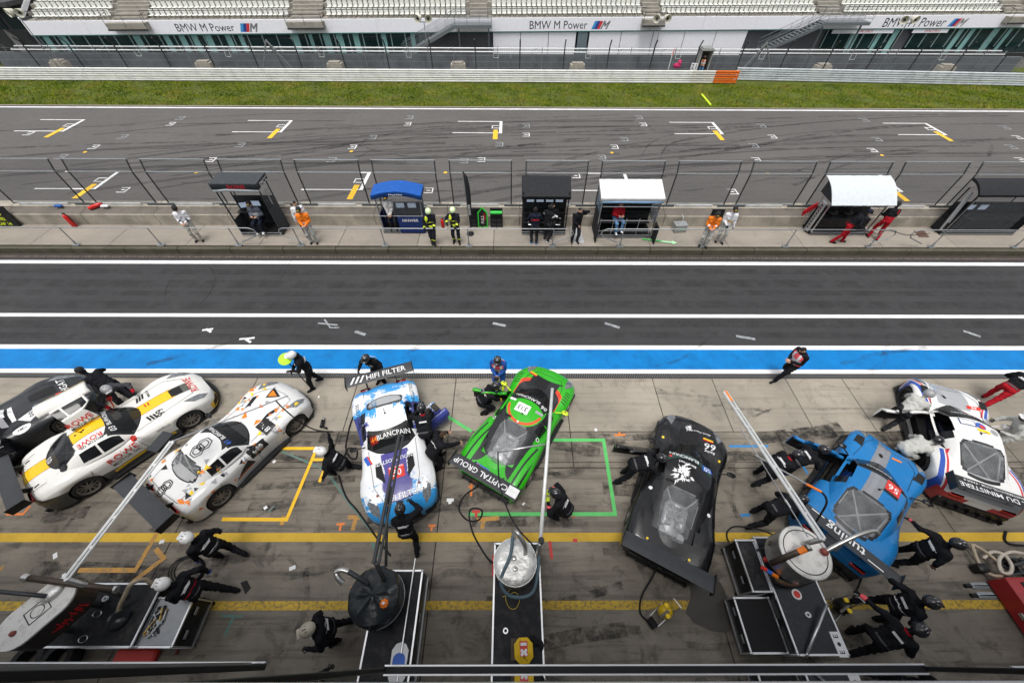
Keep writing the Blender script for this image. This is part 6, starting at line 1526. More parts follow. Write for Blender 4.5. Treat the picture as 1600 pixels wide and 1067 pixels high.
person(P(757, 640), 20, 'person in black crouching at the open door of the green car', **W(CROUCH, pel=(-.1, .6), lean=45, bands=CREWB + [('fore', .5, .8, M_YEL)]))
person(P(880, 806), 150, 'crouching person in black with lime gloves beside the green box tape', **W(CROUCH, gloves=M_YGLOVE, pel=(-.05, .62), lean=34, hl=(.42, .18, .9), hr=(.5, -.1, .95), bands=CREWB + [('fore', .55, .75, M_PINK)]))
person(P(198, 622), 165, 'person in black with yellow-badged cap bending over the dark grey car', **W(BEND, hat='cap', hatm=M_CAPY, gloves=M_GLOVE, lean=50, hl=(.55, .2, .95), hr=(.5, -.15, .95)))
person((-12.42, 6.42, 0), -35, 'person with grey helmet leaning over the windscreen of the yellow-striped car', **W(BEND, hatm=M_HELG, jacket=mat('dark_grey_suit', (.05, .05, .055), .8, spec=.1), lean=58, hl=(.62, .35, .95), hr=(.62, -.3, .92), bands=[('fore', .7, 1, M_RED)]))
person(P(40, 722), 140, 'person in black crouching beside the dark grey car at the left edge', **W(CROUCH, bands=CREWB))
person(P(12, 748), 120, 'person in black kneeling at the left edge behind the white wing', **W(KNEEL, bands=CREWB))
person(P(980, 745), 5, 'person in black leaning into the open door of the black car', **W(BEND, pel=(-.05, .88), lean=72, fl=(-.1, .12), fr=(-.4, -.14), hl=(.75, .1, .7), hr=(.7, -.2, .7), bands=CREWB))
person(P(1182, 748), 15, 'person in black with red collar stooping left of the silver pole', **W(BEND, pel=(-.1, .86), lean=48, hl=(.25, .25, .55), hr=(.3, -.2, .5), bands=[('neck', 0, 1, M_RED), ('torso', .6, .64, M_SPARK), ('fore', .4, .7, M_BLUEG)]))
person(P(1218, 738), 10, 'person in black with lime glove stooping at the open blue door', **W(BEND, pel=(-.1, .86), lean=52, gloves=M_YGLOVE, fr=(-.4, -.1), hl=(.5, .2, .8), hr=(.55, -.15, .8), bands=CREWB))
person(P(1180, 810), 12, 'person in black bending low near the blue tape mark', **W(BEND, pel=(0, .8), lean=68, fl=(0, .16), fr=(-.35, -.16), hl=(.6, .2, .55), hr=(.65, -.2, .5)))
person(P(1383, 660), 30, 'person in pale top and black trousers at the front wheel of the white car', **W(BEND, jacket=M_WSUIT, trousers=M_DARKT, hatm=M_HELG, gloves=M_SKIN, lean=45, fl=(.15, .12), fr=(-.35, -.1), hl=(.5, .2, .8), hr=(.5, -.2, .85)))
person(P(1398, 712), 5, 'person in pale overalls crouching at the rear wheel of the white car', **W(CROUCH, jacket=M_WSUIT, trousers=M_WSUIT, hatm=M_HELK, gloves=M_SKIN, pel=(-.15, .55), lean=62, hl=(.5, .15, .45), hr=(.5, -.18, .4)))
person((14.6, 5.05, 0), 160, 'person in pale overalls and white helmet on the far side of the white car', **W(BEND, jacket=M_WSUIT, hatm=M_HELW, lean=30, hl=(.35, .2, 1.0), hr=(.35, -.2, 1.0)))
person(P(1532, 630), 20, 'person in black top and red trousers striding at the right edge', **W(BEND, jacket=M_SUIT, trousers=M_RED, gloves=M_GLOVE, lean=42, pel=(.1, .86), fl=(.3, .12), fr=(-.4, -.12), bands=[('torso', .0, .15, M_RED), ('torso', .62, .7, M_SPARK)]))
# --- near the camera
person(P(367, 868), 165, 'person in black with white helmet carrying a coiled black hose', **W(WALK, hatm=M_HELW, gloves=M_BLUEG, hl=(.2, .3, .85), hr=(.1, -.32, .9), bands=CREWB + [('torso', .1, .13, M_SPARK), ('shin', .0, .12, M_BLUEG)]))
person(P(345, 930), 175, 'person in black with white helmet bending at the tool cart', **W(WALK, hatm=M_HELW, gloves=M_BLUEG, lean=16, fl=(.1, .16), fr=(-.35, -.12), hl=(.38, .12, .95), hr=(-.1, -.35, 1.0), bands=CREWB + [('shin', .0, .12, M_BLUEG), ('torso', .3, .36, M_RED)]))
person(P(538, 985), 205, 'person in black with beige helmet beside the black-covered drum', **W(WALK, hatm=M_HELB, hl=(.35, .2, 1.1), hr=(.3, -.15, 1.1), fl=(.15, .12), fr=(-.2, -.1), bands=CREWB))
person(P(1393, 872), -8, 'person in black helmet stretching one arm back near the blue car wing', **W(WALK, hl=(-.15, .55, 1.15), hr=(.1, -.3, .9), fl=(.05, .16), fr=(-.15, -.14), bands=CREWB + [('fore', .8, 1, M_PINK)], gloves=M_GLOVE))
person(P(1350, 952), -6, 'person in black helmet striding along the worn yellow line', **W(WALK, fl=(-.25, .12, .06), fr=(.15, -.16), hl=(.0, .5, 1.05), hr=(.15, -.3, .95), bands=[('torso', .3, .36, M_SPARK), ('fore', .3, .45, M_SPARK)]))
person(P(1330, 1000), 20, 'person in black with red collar leaning at the refuelling cart', **W(BEND, pel=(-.05, .9), lean=34, hl=(.12, .75, 1.05), hr=(.35, -.3, .85), fl=(.05, .14), fr=(-.3, -.14), bands=[('neck', 0, 1, M_RED), ('fore', .75, 1, M_PINK)]))
person(P(508, 1092), 40, 'person in black at the bottom edge beside the long black cart', **W(BEND, hat='helmet', lean=30))
# the driver strapped into the blue car
cb_ = CT['rear']['cab']; sx_ = (cb_[0][0] + cb_[3][0]) / 2 - .12; ch, sh_ = math.cos(rad(40)), math.sin(rad(40))
person((9.62 + sx_ * ch - .34 * sh_, 3.47 + sx_ * sh_ + .34 * ch, .0), 40, 'driver in blue suit and black helmet seated in the blue car', pel=(-.05, .42), lean=-12, fl=(.8, .1, .2), fr=(.8, -.1, .2), hl=(.38, .12, .74), hr=(.38, -.12, .74), seat=True, jacket=M_BLUES, S=.92)
ch, sh_ = math.cos(rad(66)), math.sin(rad(66))
person((13.36 + sx_ * ch - .34 * sh_, 5.11 + sx_ * sh_ + .34 * ch, .0), 66, 'driver in dark blue suit seated in the white striped car', pel=(-.05, .42), lean=-12, fl=(.8, .1, .2), fr=(.8, -.1, .2), hl=(.38, .12, .74), hr=(.38, -.12, .74), seat=True, jacket=M_SUIT2, S=.92)
# ================================================================== timing stands on the platform
m_bfab = mat('black_canopy_fabric', (.016, .017, .020), .8, var=.2, bump=.4, bscale=7); m_gfab = mat('slate_canopy_fabric', (.042, .048, .053), .7, var=.2, bump=.4, bscale=7); m_blfab = mat('blue_canopy_fabric', (.008, .085, .36), .6, var=.2, bump=.5, bscale=6); m_nfab = mat('navy_panel', (.008, .025, .12), .6, var=.2)
m_wfab = mat('white_canopy_fabric', (.68, .69, .68), .6, var=.06, bump=.6, bscale=4); m_pgfab = mat('pale_grey_canopy', (.56, .60, .62), .5, var=.06, bump=.3, bscale=4); m_vinyl = mat('clear_vinyl', (.16, .17, .18), .12, var=.3, alpha=.16, spec=.15); m_screen = mat('monitor_screen', (.25, .3, .38), .2, var=.5, scale=8, emit=.5)
m_dpan = mat('dark_booth_panel', (.03, .033, .036), .5, var=.2); m_case = mat('black_case_laminate', (.008, .0085, .0095), .42, var=.3, scale=12, spec=.25, dirt=((.05, .047, .043), .5, 5.)); m_ribbed = mat('ribbed_black_top', (.010, .011, .014), .55, var=.3, scale=30, spec=.25, dirt=((.07, .065, .06), .6, 4.))
def stand_base(name, x0, x1, yf, yb, label, h, pm=None, back=m_dpan, left=None, right=None, floor=.12):
    f = empty(name, (x0, yf, Z_PLAT), 0, label, 'timing stand', 'timing stands on the platform'); w_, d = x1 - x0, yb - yf; pm = pm or m_dsteel()
    MB().rbox((w_ / 2, d / 2, floor / 2 + .05), (w_, d, floor), .015).build('floor', m_case, f)
    for x, y in ((.03, .03), (w_ - .03, .03), (.03, d - .03), (w_ - .03, d - .03)): MB().box((x, y, h / 2), (.045, .045, h)).build('post', pm, f)
    for y, z in ((.0, .06), (.0, floor + .05)): MB().tube([(0, y - .01, z), (w_, y - .01, z)], .018, 6).build('edge_tube', m_alu(), f)
    if back: MB().rbox((w_ / 2, d - .01, h * .36), (w_ - .08, .03, h * .6), .01).build('back_panel', back, f)
    for sd_, x in ((left, .0), (right, w_)):
        if sd_:
            z0, z1 = sd_[1], sd_[2]; MB().rbox((x, d / 2, (z0 + z1) / 2), (.03, d - .06, z1 - z0), .01).build('side_panel', sd_[0], f)
    return f, w_, d
def canopy(f, w_, d, zf, zb, drop, m, over=.08, nx=14, ny=8, crown_x=0.0, crown_y=0.0, name='canopy', yo=0.0):
    """cloth roof with a hanging edge, sagging a little between its ribs"""
    mb = MB(); rc = random.Random(3); V = []
    for j in range(ny + 1):
        for i in range(nx + 1):
            u, v = i / nx, j / ny; z = zf + (zb - zf) * v + crown_x * math.sin(PI * u) + crown_y * math.sin(PI * v) - .012 * math.sin(u * PI * 6) ** 2 + rc.uniform(-.004, .004)
            V.append((-over + (w_ + 2 * over) * u, yo - over + (d + 2 * over) * v, z))
    n1 = nx + 1; F = [(j * n1 + i, j * n1 + i + 1, (j + 1) * n1 + i + 1, (j + 1) * n1 + i) for j in range(ny) for i in range(nx)]
    loop = list(range(0, n1)) + [j * n1 + nx for j in range(1, ny + 1)] + [ny * n1 + i for i in range(nx - 1, -1, -1)] + [j * n1 for j in range(ny - 1, 0, -1)]
    o = len(V); V += [(V[k][0], V[k][1], V[k][2] - drop - rc.uniform(0, .015)) for k in loop]; N = len(loop)
    F += [(loop[(k + 1) % N], loop[k], o + k, o + (k + 1) % N) for k in range(N)]
    mb.add(V, F); c = mb.build(name, m, f, 'auto'); mo = c.modifiers.new('t', 'SOLIDIFY'); mo.thickness = .012; return c
def monitor(f, x, y, z, rz=0, w_=.42):
    o = MB().rbox((0, 0, 0), (w_, .04, .28), .01).box((0, .03, -.2), (.05, .03, .18)).build('monitor', m_black(), f, loc=(x, y, z), rz=rz); MB().box((0, -.0225, 0), (w_ - .04, .003, .24)).build('screen', m_screen, o)
def stool(f, x, y, h=.62):
    MB().lathe([(.16, 0), (.18, .03), (.17, .07), (.1, .09)], (x, y, h), 14).tube([(x, y, .2), (x, y, h)], .025, 6).lathe([(.2, .17), (.2, .2), (.03, .22)], (x, y, 0), 10).build('stool', m_black(), f, 'auto')
# dark booth with red lettering
f, w_, d = stand_base('timing_stand', -12.9, -10.95, 15.62, 16.46, 'tall dark booth with red lettering on its slate canopy', 2.45, right=(m_gfab, .1, 1.35), left=(m_gfab, .1, .8))
c = canopy(f, w_, d, 2.62, 2.66, .26, m_gfab, .05)
mb = MB(); text_on(mb, 'ROWE', (w_ * .55, -.075, 2.47), (1, 0, 0), (0, 0, 1), .26, bold=.02); mb.build('lettering', mat('banner_red', (.5, .02, .03), .5), c)
mb = MB(); text_on(mb, 'SMCC', (w_ + .075, d * .55, 2.47), (0, 1, 0), (0, 0, 1), .26, bold=.02); mb.build('lettering', CWHITE, c)
MB().tube([(-.02, -.02, 2.28), (w_ * .3, -.03, 2.33), (w_ * .6, -.03, 2.31), (w_, -.02, 2.28)], .06, 8).build('rolled_blind', mat('clear_roll', (.3, .33, .35), .3), f, True)
MB().rbox((w_, d / 2, 1.75), (.015, d - .1, .75), .005).build('side_window', m_vinyl, f); MB().box((w_, d / 2, 1.8), (.03, .03, .8)).build('window_bar', m_alu(), f)
MB().rbox((w_ / 2, d - .2, .95), (w_ - .1, .4, .05), .01).build('desk', m_case, f); monitor(f, .45, d - .2, 1.25, .3); monitor(f, 1.0, d - .15, 1.3); stool(f, 1.05, .42)
person((-11.88, 15.98, Z_PLAT + .14), -88, 'person in grey jacket seated inside the dark booth with red lettering', **W(SIT, jacket=mat('grey_navy_jacket', (.10, .11, .14), .8), trousers=M_SUIT2, shoes=M_WSHOE, gloves=M_SKIN, hat='cap', hatm=M_CAPY, bands=[('torso', .3, .6, M_WHJ)]))
# blue booth
f, w_, d = stand_base('timing_stand', -6.15, -4.1, 15.85, 16.5, 'small booth with arched bright blue canopy', 1.95, back=m_nfab, left=(m_nfab, .05, .95), right=(m_nfab, .05, .95), pm=m_steel())
c = canopy(f, w_, d, 2.0, 2.08, .2, m_blfab, .1, crown_x=.2)
mb = MB(); text_on(mb, 'MCWRS', (w_ / 2, -.1, 2.07), (1, 0, 0), (0, .3, .95), .17, bold=.03); mb.build('lettering', CWHITE, c)
MB().rbox((w_ * .7, -.03, .48), (w_ * .58, .03, .86), .01).build('front_panel', m_nfab, f)
mb = MB(); text_on(mb, 'NNWRR', (w_ * .7, -.048, .72), (1, 0, 0), (0, 0, 1), .2, bold=.02); mb.build('lettering', CWHITE, f)
for x in (0, w_): MB().box((x, d / 2, 1.45), (.01, d - .06, .95)).build('clear_side', m_vinyl, f)
MB().box((w_ * .66, -.02, 1.4), (w_ * .62, .008, .85)).build('clear_front', m_vinyl, f); MB().tube([(0, -.03, .95), (w_, -.03, .95)], .015, 6).build('rail', m_alu(), f)
MB().rbox((w_ * .62, d - .18, .9), (w_ * .7, .34, .05), .01).build('desk', m_case, f); monitor(f, .95, d - .15, 1.2); monitor(f, 1.5, d - .15, 1.2)
person((-5.62, 15.98, Z_PLAT + .12), -86, 'person in light grey hoodie standing in the blue booth', jacket=M_GREYH, trousers=M_DARKT, gloves=M_SKIN, hat='cap', hatm=M_CAPY, hl=(.2, .05, .92), hr=(.2, -.05, .9), head=(14, 0))
# black booth
f, w_, d = stand_base('timing_stand', .55, 2.65, 15.75, 16.5, 'square booth with matt black canopy and screens', 2.2, pm=m_black())
c = canopy(f, w_, d, 2.02, 2.55, .14, m_bfab, .05, yo=.0)
MB().rbox((w_ / 2, d - .2, .95), (w_ - .1, .4, .05), .01).build('desk', m_case, f)
for i in range(4): monitor(f, .38 + i * .45, d - .12, 1.5, w_=.38)
for i in range(3): MB().rbox((w_ / 2, d - .1, .3 + i * .22), (w_ - .2, .2, .03), .008).build('shelf', m_dsteel(), f)
for x in (0, w_): MB().box((x, d / 2, 1.2), (.01, d - .06, 1.5)).build('clear_side', m_vinyl, f)
for x in (.5, 1.6): MB().tube([(x - .2, .1, .5), (x - .2, .1, .85), (x + .2, .1, .85), (x + .2, .1, .5), (x - .2, .1, .5)], .014, 5).build('stool_frame', m_alu(), f)
person(P(834, 381, Z_PLAT), 88, 'person in dark coat with blue shoes seen from behind at the black booth', jacket=M_SUIT2, trousers=M_DARKT, shoes=M_BSHOE, hat='none', hl=(.35, .2, 1.15), hr=(.35, -.2, 1.15), bands=[('torso', .5, .62, M_RED)])
person(P(853, 377, Z_PLAT), 50, 'person in black with white shoes at the black booth', jacket=M_SUIT, trousers=M_DARKT, shoes=M_WSHOE, hat='headset', hl=(.35, .2, 1.1), hr=(.4, -.2, 1.05), lean=10, bands=[('arm', .2, .5, M_SPARK)])
person((2.0, 16.0, Z_PLAT + .12), -110, 'person in black seated inside the black booth', **W(SIT, jacket=M_SUIT, trousers=M_DARKT, gloves=M_SKIN, hat='none', bands=[('fore', .3, .6, M_SPARK)]))
# white booth
f, w_, d = stand_base('timing_stand', 4.05, 6.75, 15.5, 16.45, 'wide booth with wrinkled white canopy and side curtains', 2.1, pm=m_alu(), left=(m_bfab, .0, 1.3))
c = canopy(f, w_, d, 2.08, 2.42, .22, m_wfab, .06)
MB().tube([(-.02, -.03, 1.88), (w_ * .3, -.05, 1.9), (w_ * .7, -.05, 1.89), (w_, -.03, 1.88)], .055, 8).build('rolled_blind', mat('blue_clear_roll', (.16, .28, .42), .3), f, True)
for x in (0, w_): MB().box((x, d / 2, 1.3), (.01, d - .06, 1.3)).build('clear_side', mat('blue_vinyl', (.12, .22, .34), .15, alpha=.45), f)
for z in (.35, .9, 1.6): MB().tube([(.1, .08, z), (w_ - .1, .08, z)], .018, 6).build('frame_tube', m_alu(), f)
for i in range(5): x = .15 + i * (w_ - .3) / 4; MB().tube([(x, .08, .15), (x, .08, 1.0)], .016, 6).build('frame_tube', m_alu(), f)
MB().rbox((w_ / 2, d * .55, .62), (w_ - .3, .4, .06), .02).build('bench', m_case, f); MB().rbox((w_ / 2, d - .15, 1.0), (w_ - .2, .3, .05), .01).build('desk', m_case, f)
MB().box((w_ + .02, -.25, .45), (.05, .5, .9)).build('side_curtain', m_bfab, f); MB().box((-.03, -.2, .45), (.05, .4, .9)).build('side_curtain', m_bfab, f)
for k in range(5): MB().rbox((w_ + .16, .5, .35 + k * .22), (.02, .22, .1), .004).build('yellow_digit', M_YEL, f)
person((5.0, 15.95, Z_PLAT + .25), -75, 'person in jeans seated under the white canopy', **W(SIT, jacket=M_RED, trousers=M_JEAN, shoes=M_WSHOE, gloves=M_SKIN, hat='none'))
# curved pale grey booth
f, w_, d = stand_base('timing_stand', 14.55, 17.25, 15.78, 16.5, 'booth with curved pale grey roof and black stools', 1.7, pm=m_alu(), right=None)
canopy(f, w_, d + .35, 1.72, 2.45, .03, m_pgfab, .12, crown_y=.16, yo=-.1)
for s_, x in ((1, -.02), (-1, w_ + .02)): MB().add([(x, -.15, 1.7), (x, .4, 1.72), (x, .95, 1.75), (x, .9, 2.35), (x, .5, 2.28), (x, .1, 2.0)], [(0, 1, 2, 3, 4, 5)]).build('gable', m_dpan, f)
lp = MB().rbox((-.05, d * .4, .85), (.08, .28, 1.5), .02).build('side_board', mat('silver_board', (.4, .41, .42), .4, .4), f)
mb = MB()
for k in range(9): mb.box((-.095, d * .4, .3 + k * .14), (.006, .1, .07))
mb.build('lettering', CBLACK, lp)['kind'] = 'stuff'
MB().rbox((w_ / 2, d * .55, .55), (w_ - .2, d * .7, .5), .02).build('podium', m_case, f)
for x in (.75, 1.45): MB().ell((x, .35, 1.0), (.22, .16, .09), 8).ell((x - .02, .48, 1.2), (.2, .07, .2), 8).tube([(x, .35, .8), (x, .35, 1.0)], .03, 6).build('stool', m_black(), f, True)
MB().bar((-.1, .55, 1.3), (-.75, .3, 1.0), .04, .3).build('red_strap', M_RED, f)
# dark booth at the right edge
f, w_, d = stand_base('timing_stand', 21.0, 24.6, 15.85, 16.5, 'large dark booth with black canopy at the right edge of the platform', 2.1, left=(m_bfab, .05, .6), right=(m_dpan, .05, 1.9), pm=m_black())
canopy(f, w_, d, 2.12, 2.5, .1, m_bfab, .08, crown_y=.1)
MB().bar((-.02, .1, .25), (-.02, .35, 2.0), .03, .22).build('side_board', mat('silver_board'), f); MB().box((.05, -.02, 1.15), (.02, .02, 1.6)).build('clear_front_post', m_alu(), f); MB().box((w_ * .45, -.01, 1.15), (w_ * .8, .008, 1.6)).build('clear_front', m_vinyl, f)
MB().rbox((w_ / 2, d - .2, .9), (w_ - .2, .4, .05), .01).build('desk', m_case, f); monitor(f, .8, d - .15, 1.2); monitor(f, 1.4, d - .15, 1.2); stool(f, 1.0, .3)

# smaller things on the platform
p = P(14, 352, Z_PLAT); pb = empty('pit_board', (p.x, 16.42, Z_PLAT), 0, 'black pit board with rows of yellow digits at the left edge', 'pit board')
MB().rbox((0, 0, .5), (1.35, .05, .98), .02, R=Matrix.Rotation(rad(-8), 3, 'X')).build('panel', m_case, pb)
for r, t_ in enumerate(('3315', 'BASF', '2182', 'LAP 14')):
    mb = MB(); text_on(mb, t_, (.05, -.035 - .016 * (3 - r) * 0 + (.86 - r * .24 - .5) * .14 - .0, .86 - r * .24), (1, 0, 0), (0, .14, .99), .22, bold=.03); mb.build('lettering', M_HIVIS, pb)
def extinguisher(pos, label, tilt=0.0, s_=1.0, rz=0.0):
    e = empty('fire_extinguisher', pos, rz, label, 'fire extinguisher', 'red fire extinguishers'); e.rotation_euler = (0, tilt, rz); e.scale = (s_,) * 3
    MB().lathe([(.075, 0), (.085, .02), (.085, .42), (.06, .5), (.025, .53), (.025, .56)], (0, 0, 0), 16).build('cylinder', mat('extinguisher_red', (.55, .015, .012), .3, coat=.4), e, 'auto')
    MB().box((.02, 0, .58), (.14, .03, .025)).tube([(.03, 0, .56), (.12, 0, .5), (.12, 0, .2)], .014, 6).build('valve_and_hose', m_black(), e)
extinguisher((P(121, 352, Z_PLAT).x, 16.33, Z_PLAT), 'red fire extinguisher standing against the low pit wall', 0, 1.25)
p = GY(148, 318, 16.95); extinguisher((p.x - .3, 16.78, 1.0), 'red fire extinguisher lying on top of the pit wall', 1.4, 1.1, .5)
extinguisher((P(701, 352, Z_PLAT).x - .02, P(713, 379, Z_PLAT).y + .12, Z_PLAT + .68), 'red fire extinguisher hanging from the firefighter hand', 0, .9)
def rack(px, m, label):
    p = P(px, 355, Z_PLAT); f = empty('wheel_rack', (p.x, 16.42, Z_PLAT), 0, label, 'rack'); R = Matrix.Rotation(rad(-6), 3, 'X')
    for x in (-.28, 0, .28): MB().box((x, 0, .5), (.035, .05, 1.0), R=R).build('upright', m_case, f)
    for k in range(5): MB().box((0, 0, .04 + k * .235), (.56, .07, .035), R=R).build('bar', m_case, f)
    MB().box((0, .03, .5), (.56, .012, 1.0), R=R).build('back', m_dpan, f); return f
rack(745, 0, 'black slatted board behind the black feather flag'); f = rack(776, 0, 'black slatted board with a green roll on top')
MB().tube([(-.28, -.06, .82), (.28, -.06, .82)], .08, 8).build('green_roll', mat('green_roll', (.03, .5, .06), .5), f)
p = P(755, 355, Z_PLAT); f = empty('arrow_board', (p.x, 16.4, Z_PLAT), 0, 'black house-shaped board with bright green border', 'board'); hs = [(-.24, 0), (.24, 0), (.24, .8), (0, 1.08), (-.24, .8)]
MB().add([(x, -.02, z) for x, z in hs] + [(x, .03, z) for x, z in hs], [(0, 1, 2, 3, 4), (9, 8, 7, 6, 5)] + [(i, i + 5, (i + 1) % 5 + 5, (i + 1) % 5) for i in range(5)]).build('panel', mat('board_green', (.03, .55, .05), .5), f)
MB().add([(x * .78, -.024, .06 + z * .88) for x, z in hs], [(0, 1, 2, 3, 4)]).build('face', m_case, f)
mb = MB(); text_on(mb, 'PULS', (.0, -.028, .42), (0, 0, 1), (-1, 0, 0), .2, bold=.02); mb.build('lettering', CWHITE, f); mb = MB(); text_on(mb, 'RACE', (.1, -.028, .6), (0, 0, 1), (-1, 0, 0), .14, bold=.02); mb.build('lettering', CRED, f)
# feather flag
p = P(735, 366, Z_PLAT); f = empty('feather_flag', (p.x, p.y, Z_PLAT), 0, 'tall narrow black feather flag beside the firefighters', 'flag')
MB().tube([(0, 0, 0), (-.02, 0, 1.2), (-.06, 0, 2.4), (-.1, 0, 3.1)], .015, 6).build('pole', m_alu(), f); MB().lathe([(.18, 0), (.18, .05), (.03, .07)], (0, 0, 0), 12).build('foot', m_black(), f)
mb = MB(); L = []
for i in range(13): t = i / 12; z = .35 + 2.75 * t; wd = .22 * math.sin(PI * (.14 + .86 * (1 - t) ** .8)) + .03; L += [(-.03 - .07 * t + .01, -.01, z), (-.03 - .07 * t + wd * (1 if t < .95 else .2), .02 * math.sin(t * 9), z - (.2 * (1 - t)))]
mb.add(L, [(2 * i, 2 * i + 1, 2 * i + 3, 2 * i + 2) for i in range(12)]); o = mb.build('cloth', m_bfab, f, True); mo = o.modifiers.new('t', 'SOLIDIFY'); mo.thickness = .008
mb = MB(); text_on(mb, 'RACING', (.05, -.03, 1.3), (.04, 0, -1), (1, 0, .04), .14, bold=.02); mb.build('lettering', CWHITE, f)
p = P(1058, 357, Z_PLAT); f = empty('metal_box', (p.x, 16.15, Z_PLAT), .1, 'small grey metal box with a green sticker against the wall', 'box')
MB().rbox((0, 0, .2), (.6, .4, .36), .02).build('case', mat('grey_box', (.34, .36, .36), .4, .4, dirt=((.1, .1, .1), .5, 4.)), f, 'auto'); MB().rbox((0, 0, .39), (.62, .42, .03), .01).build('lid', mat('grey_box'), f); MB().box((.05, -.204, .2), (.14, .006, .1)).build('sticker', m_gtape, f); MB().tube([(.1, .1, .4), (.12, .15, .6), (.05, .25, .72)], .01, 5).build('wire', m_white(), f)
p0, p1 = P(1003, 375, Z_PLAT), P(1058, 381, Z_PLAT); f = empty('arrow_sign', (p0.x, p0.y, Z_PLAT + .03), math.atan2(p1.y - p0.y, p1.x - p0.x), 'green and white arrow sign on a stick lying on the platform', 'sign'); L = (p1 - p0).length
MB().bar((0, 0, .02), (L * .55, 0, .02), .05).build('stick', m_gtape, f); MB().prism([(L * .5, .06), (L * .5, -.06), (L * .85, -.06), (L * .85, -.16), (L, 0), (L * .85, .16), (L * .85, .06)], .0, .02).build('arrow', mat('pale_green', (.4, .68, .4), .5), f)
tag(MB().prism([tuple(P(x, y, Z_PLAT)[:2]) for x, y in ((893, 352), (905, 352), (913, 380), (897, 381))], Z_PLAT + .004, Z_PLAT + .02).build('ground_mat', mat('pale_mat', (.4, .41, .42), .5)), 'pale grey mat lying behind the person holding an ear', 'mat')
p = P(1112, 362, Z_PLAT); tag(MB().rbox((p.x + .1, 16.4, Z_PLAT + .5), (.62, .04, .95), .01, R=Matrix.Rotation(rad(-8), 3, 'X')).build('notice_board', m_case), 'dark notice board leaning on the wall behind the marshals', 'board')
p = P(1385, 366, Z_PLAT); tag(MB().prism([tuple(P(x, y, Z_PLAT)[:2]) for x, y in ((1427, 361), (1444, 361), (1452, 371), (1436, 371))], Z_PLAT + .004, Z_PLAT + .012).build('drain_cover', mat('rusty_iron', (.1, .06, .045), .8)), 'rusty drain cover between the two right-hand booths', 'drain cover')
p = P(1380, 360, Z_PLAT); tag(MB().tube(curve_pts([(17.6, 16.1, Z_PLAT + .02), (18.1, 15.9, Z_PLAT + .02), (18.7, 16.2, Z_PLAT + .02), (19.4, 15.8, Z_PLAT + .02), (20.6, 15.95, Z_PLAT + .02)], 6), .012, 5).build('power_cable', m_rubber()), 'thin black cable on the platform between the right-hand booths', 'cable')
for k, (px, dx) in enumerate(((85, 0), (158, 0))):
    q = GY(px, 316, 16.9); tag(MB().rbox((q.x, 16.9, 1.06), (.35, .14, .08), .02).build('cloth_bundle', [m_blfab, CWHITE][k]), ['small blue bundle lying on top of the pit wall', 'small white bundle on the wall beside the lying extinguisher'][k], 'bundle')

# ================================================================== refuelling rigs and equipment carts
def cart(name, x0, x1, y0, y1, z1, label, top=m_ribbed, z0=.14, lid=0, cat='cart'):
    f = empty(name, ((x0 + x1) / 2, (y0 + y1) / 2, 0), 0, label, cat, 'black flight-case carts'); a, b = (x1 - x0) / 2, (y1 - y0) / 2
    MB().rbox((0, 0, (z0 + z1) / 2), (2 * a - .02, 2 * b - .02, z1 - z0 - .01), .01).build('case_body', m_case, f)
    MB().box((0, 0, z1), (2 * a - .05, 2 * b - .05, .008)).build('top_sheet', top, f)
    for z in (z0, z1):
        for q in (((-a, -b), (a, -b)), ((a, -b), (a, b)), ((a, b), (-a, b)), ((-a, b), (-a, -b))): MB().bar((*q[0], z), (*q[1], z), .035).build('edge_profile', m_alu(), f)
    for x in (-a, a):
        for y in (-b, b):
            MB().bar((x, y, z0), (x, y, z1), .034).build('edge_profile', m_alu(), f); MB().ell((x, y, z1), (.035, .035, .035), 6).build('ball_corner', m_alu(), f)
            lathe_y(MB(), [(.0, -.02), (.06, -.02), (.06, .02), (0, .02)], (x * .85, y * .9, .06), 12).build('castor', m_rubber(), f)
    for y in (-b * .5, b * .5):
        for s_ in (-1, 1): MB().rbox((s_ * (a + .012), y, (z0 + z1) / 2 + .08), (.025, .16, .09), .01).build('handle', m_steel(), f)
    return f, a, b
def boom(f, a, b, r=.035, m=None, n=2, gap=.07):
    a, b = Vector(a), Vector(b); sd_ = (b - a).cross(Vector((0, 0, 1))).normalized() * gap / 2
    if n == 1: return MB().tube([a, b], r, 8).build('boom', m or m_alu(), f, True)
    mb = MB().tube([a - sd_, b - sd_], r, 8).tube([a + sd_, b + sd_], r * .7, 8); k = int((b - a).length / .5)
    for i in range(k + 1): p_ = a + (b - a) * i / k; mb.box(p_, (.05, .05, .02))
    return mb.build('boom', m or m_alu(), f, 'auto')
m_foil = mat('crinkled_foil', (.62, .62, .60), .38, .55, var=.3, scale=5, bump=.9, bscale=9, dirt=((.16, .15, .13), .7, 5.)); m_drumw = mat('scuffed_white_lid', (.70, .69, .66), .5, var=.12, dirt=((.2, .18, .16), .7, 6.)); m_inox = mat('brushed_inox', (.48, .47, .45), .3, .85, var=.15)
def drum(f, c, r, z0, z1, side, lid, n=28, squash=(1, 1), rz=0):
    R = Matrix.Rotation(rz, 3, 'Z'); o = MB().lathe([(r * .95, z0), (r, z0 + .03), (r, z1 - .04), (r * 1.02, z1 - .03), (r * 1.02, z1 - .01)], (c[0], c[1], 0), n, R=R, squash=squash).build('drum', side, f, 'auto')
    MB().lathe([(0, z1), (r * .6, z1 + .006), (r * .98, z1), (r * 1.0, z1 - .012)], (c[0], c[1], 0), n, R=R, squash=squash).build('lid', lid, o, True)
    for k in range(3):
        a = k * 2.09 + .5; MB().tube([(c[0] + r * .8 * math.cos(a), c[1] + r * .8 * math.sin(a), z0 + .05), (c[0] + r * .9 * math.cos(a), c[1] + r * .9 * math.sin(a), .9)], .03, 6).build('stand_leg', m_dsteel(), f)
    return o
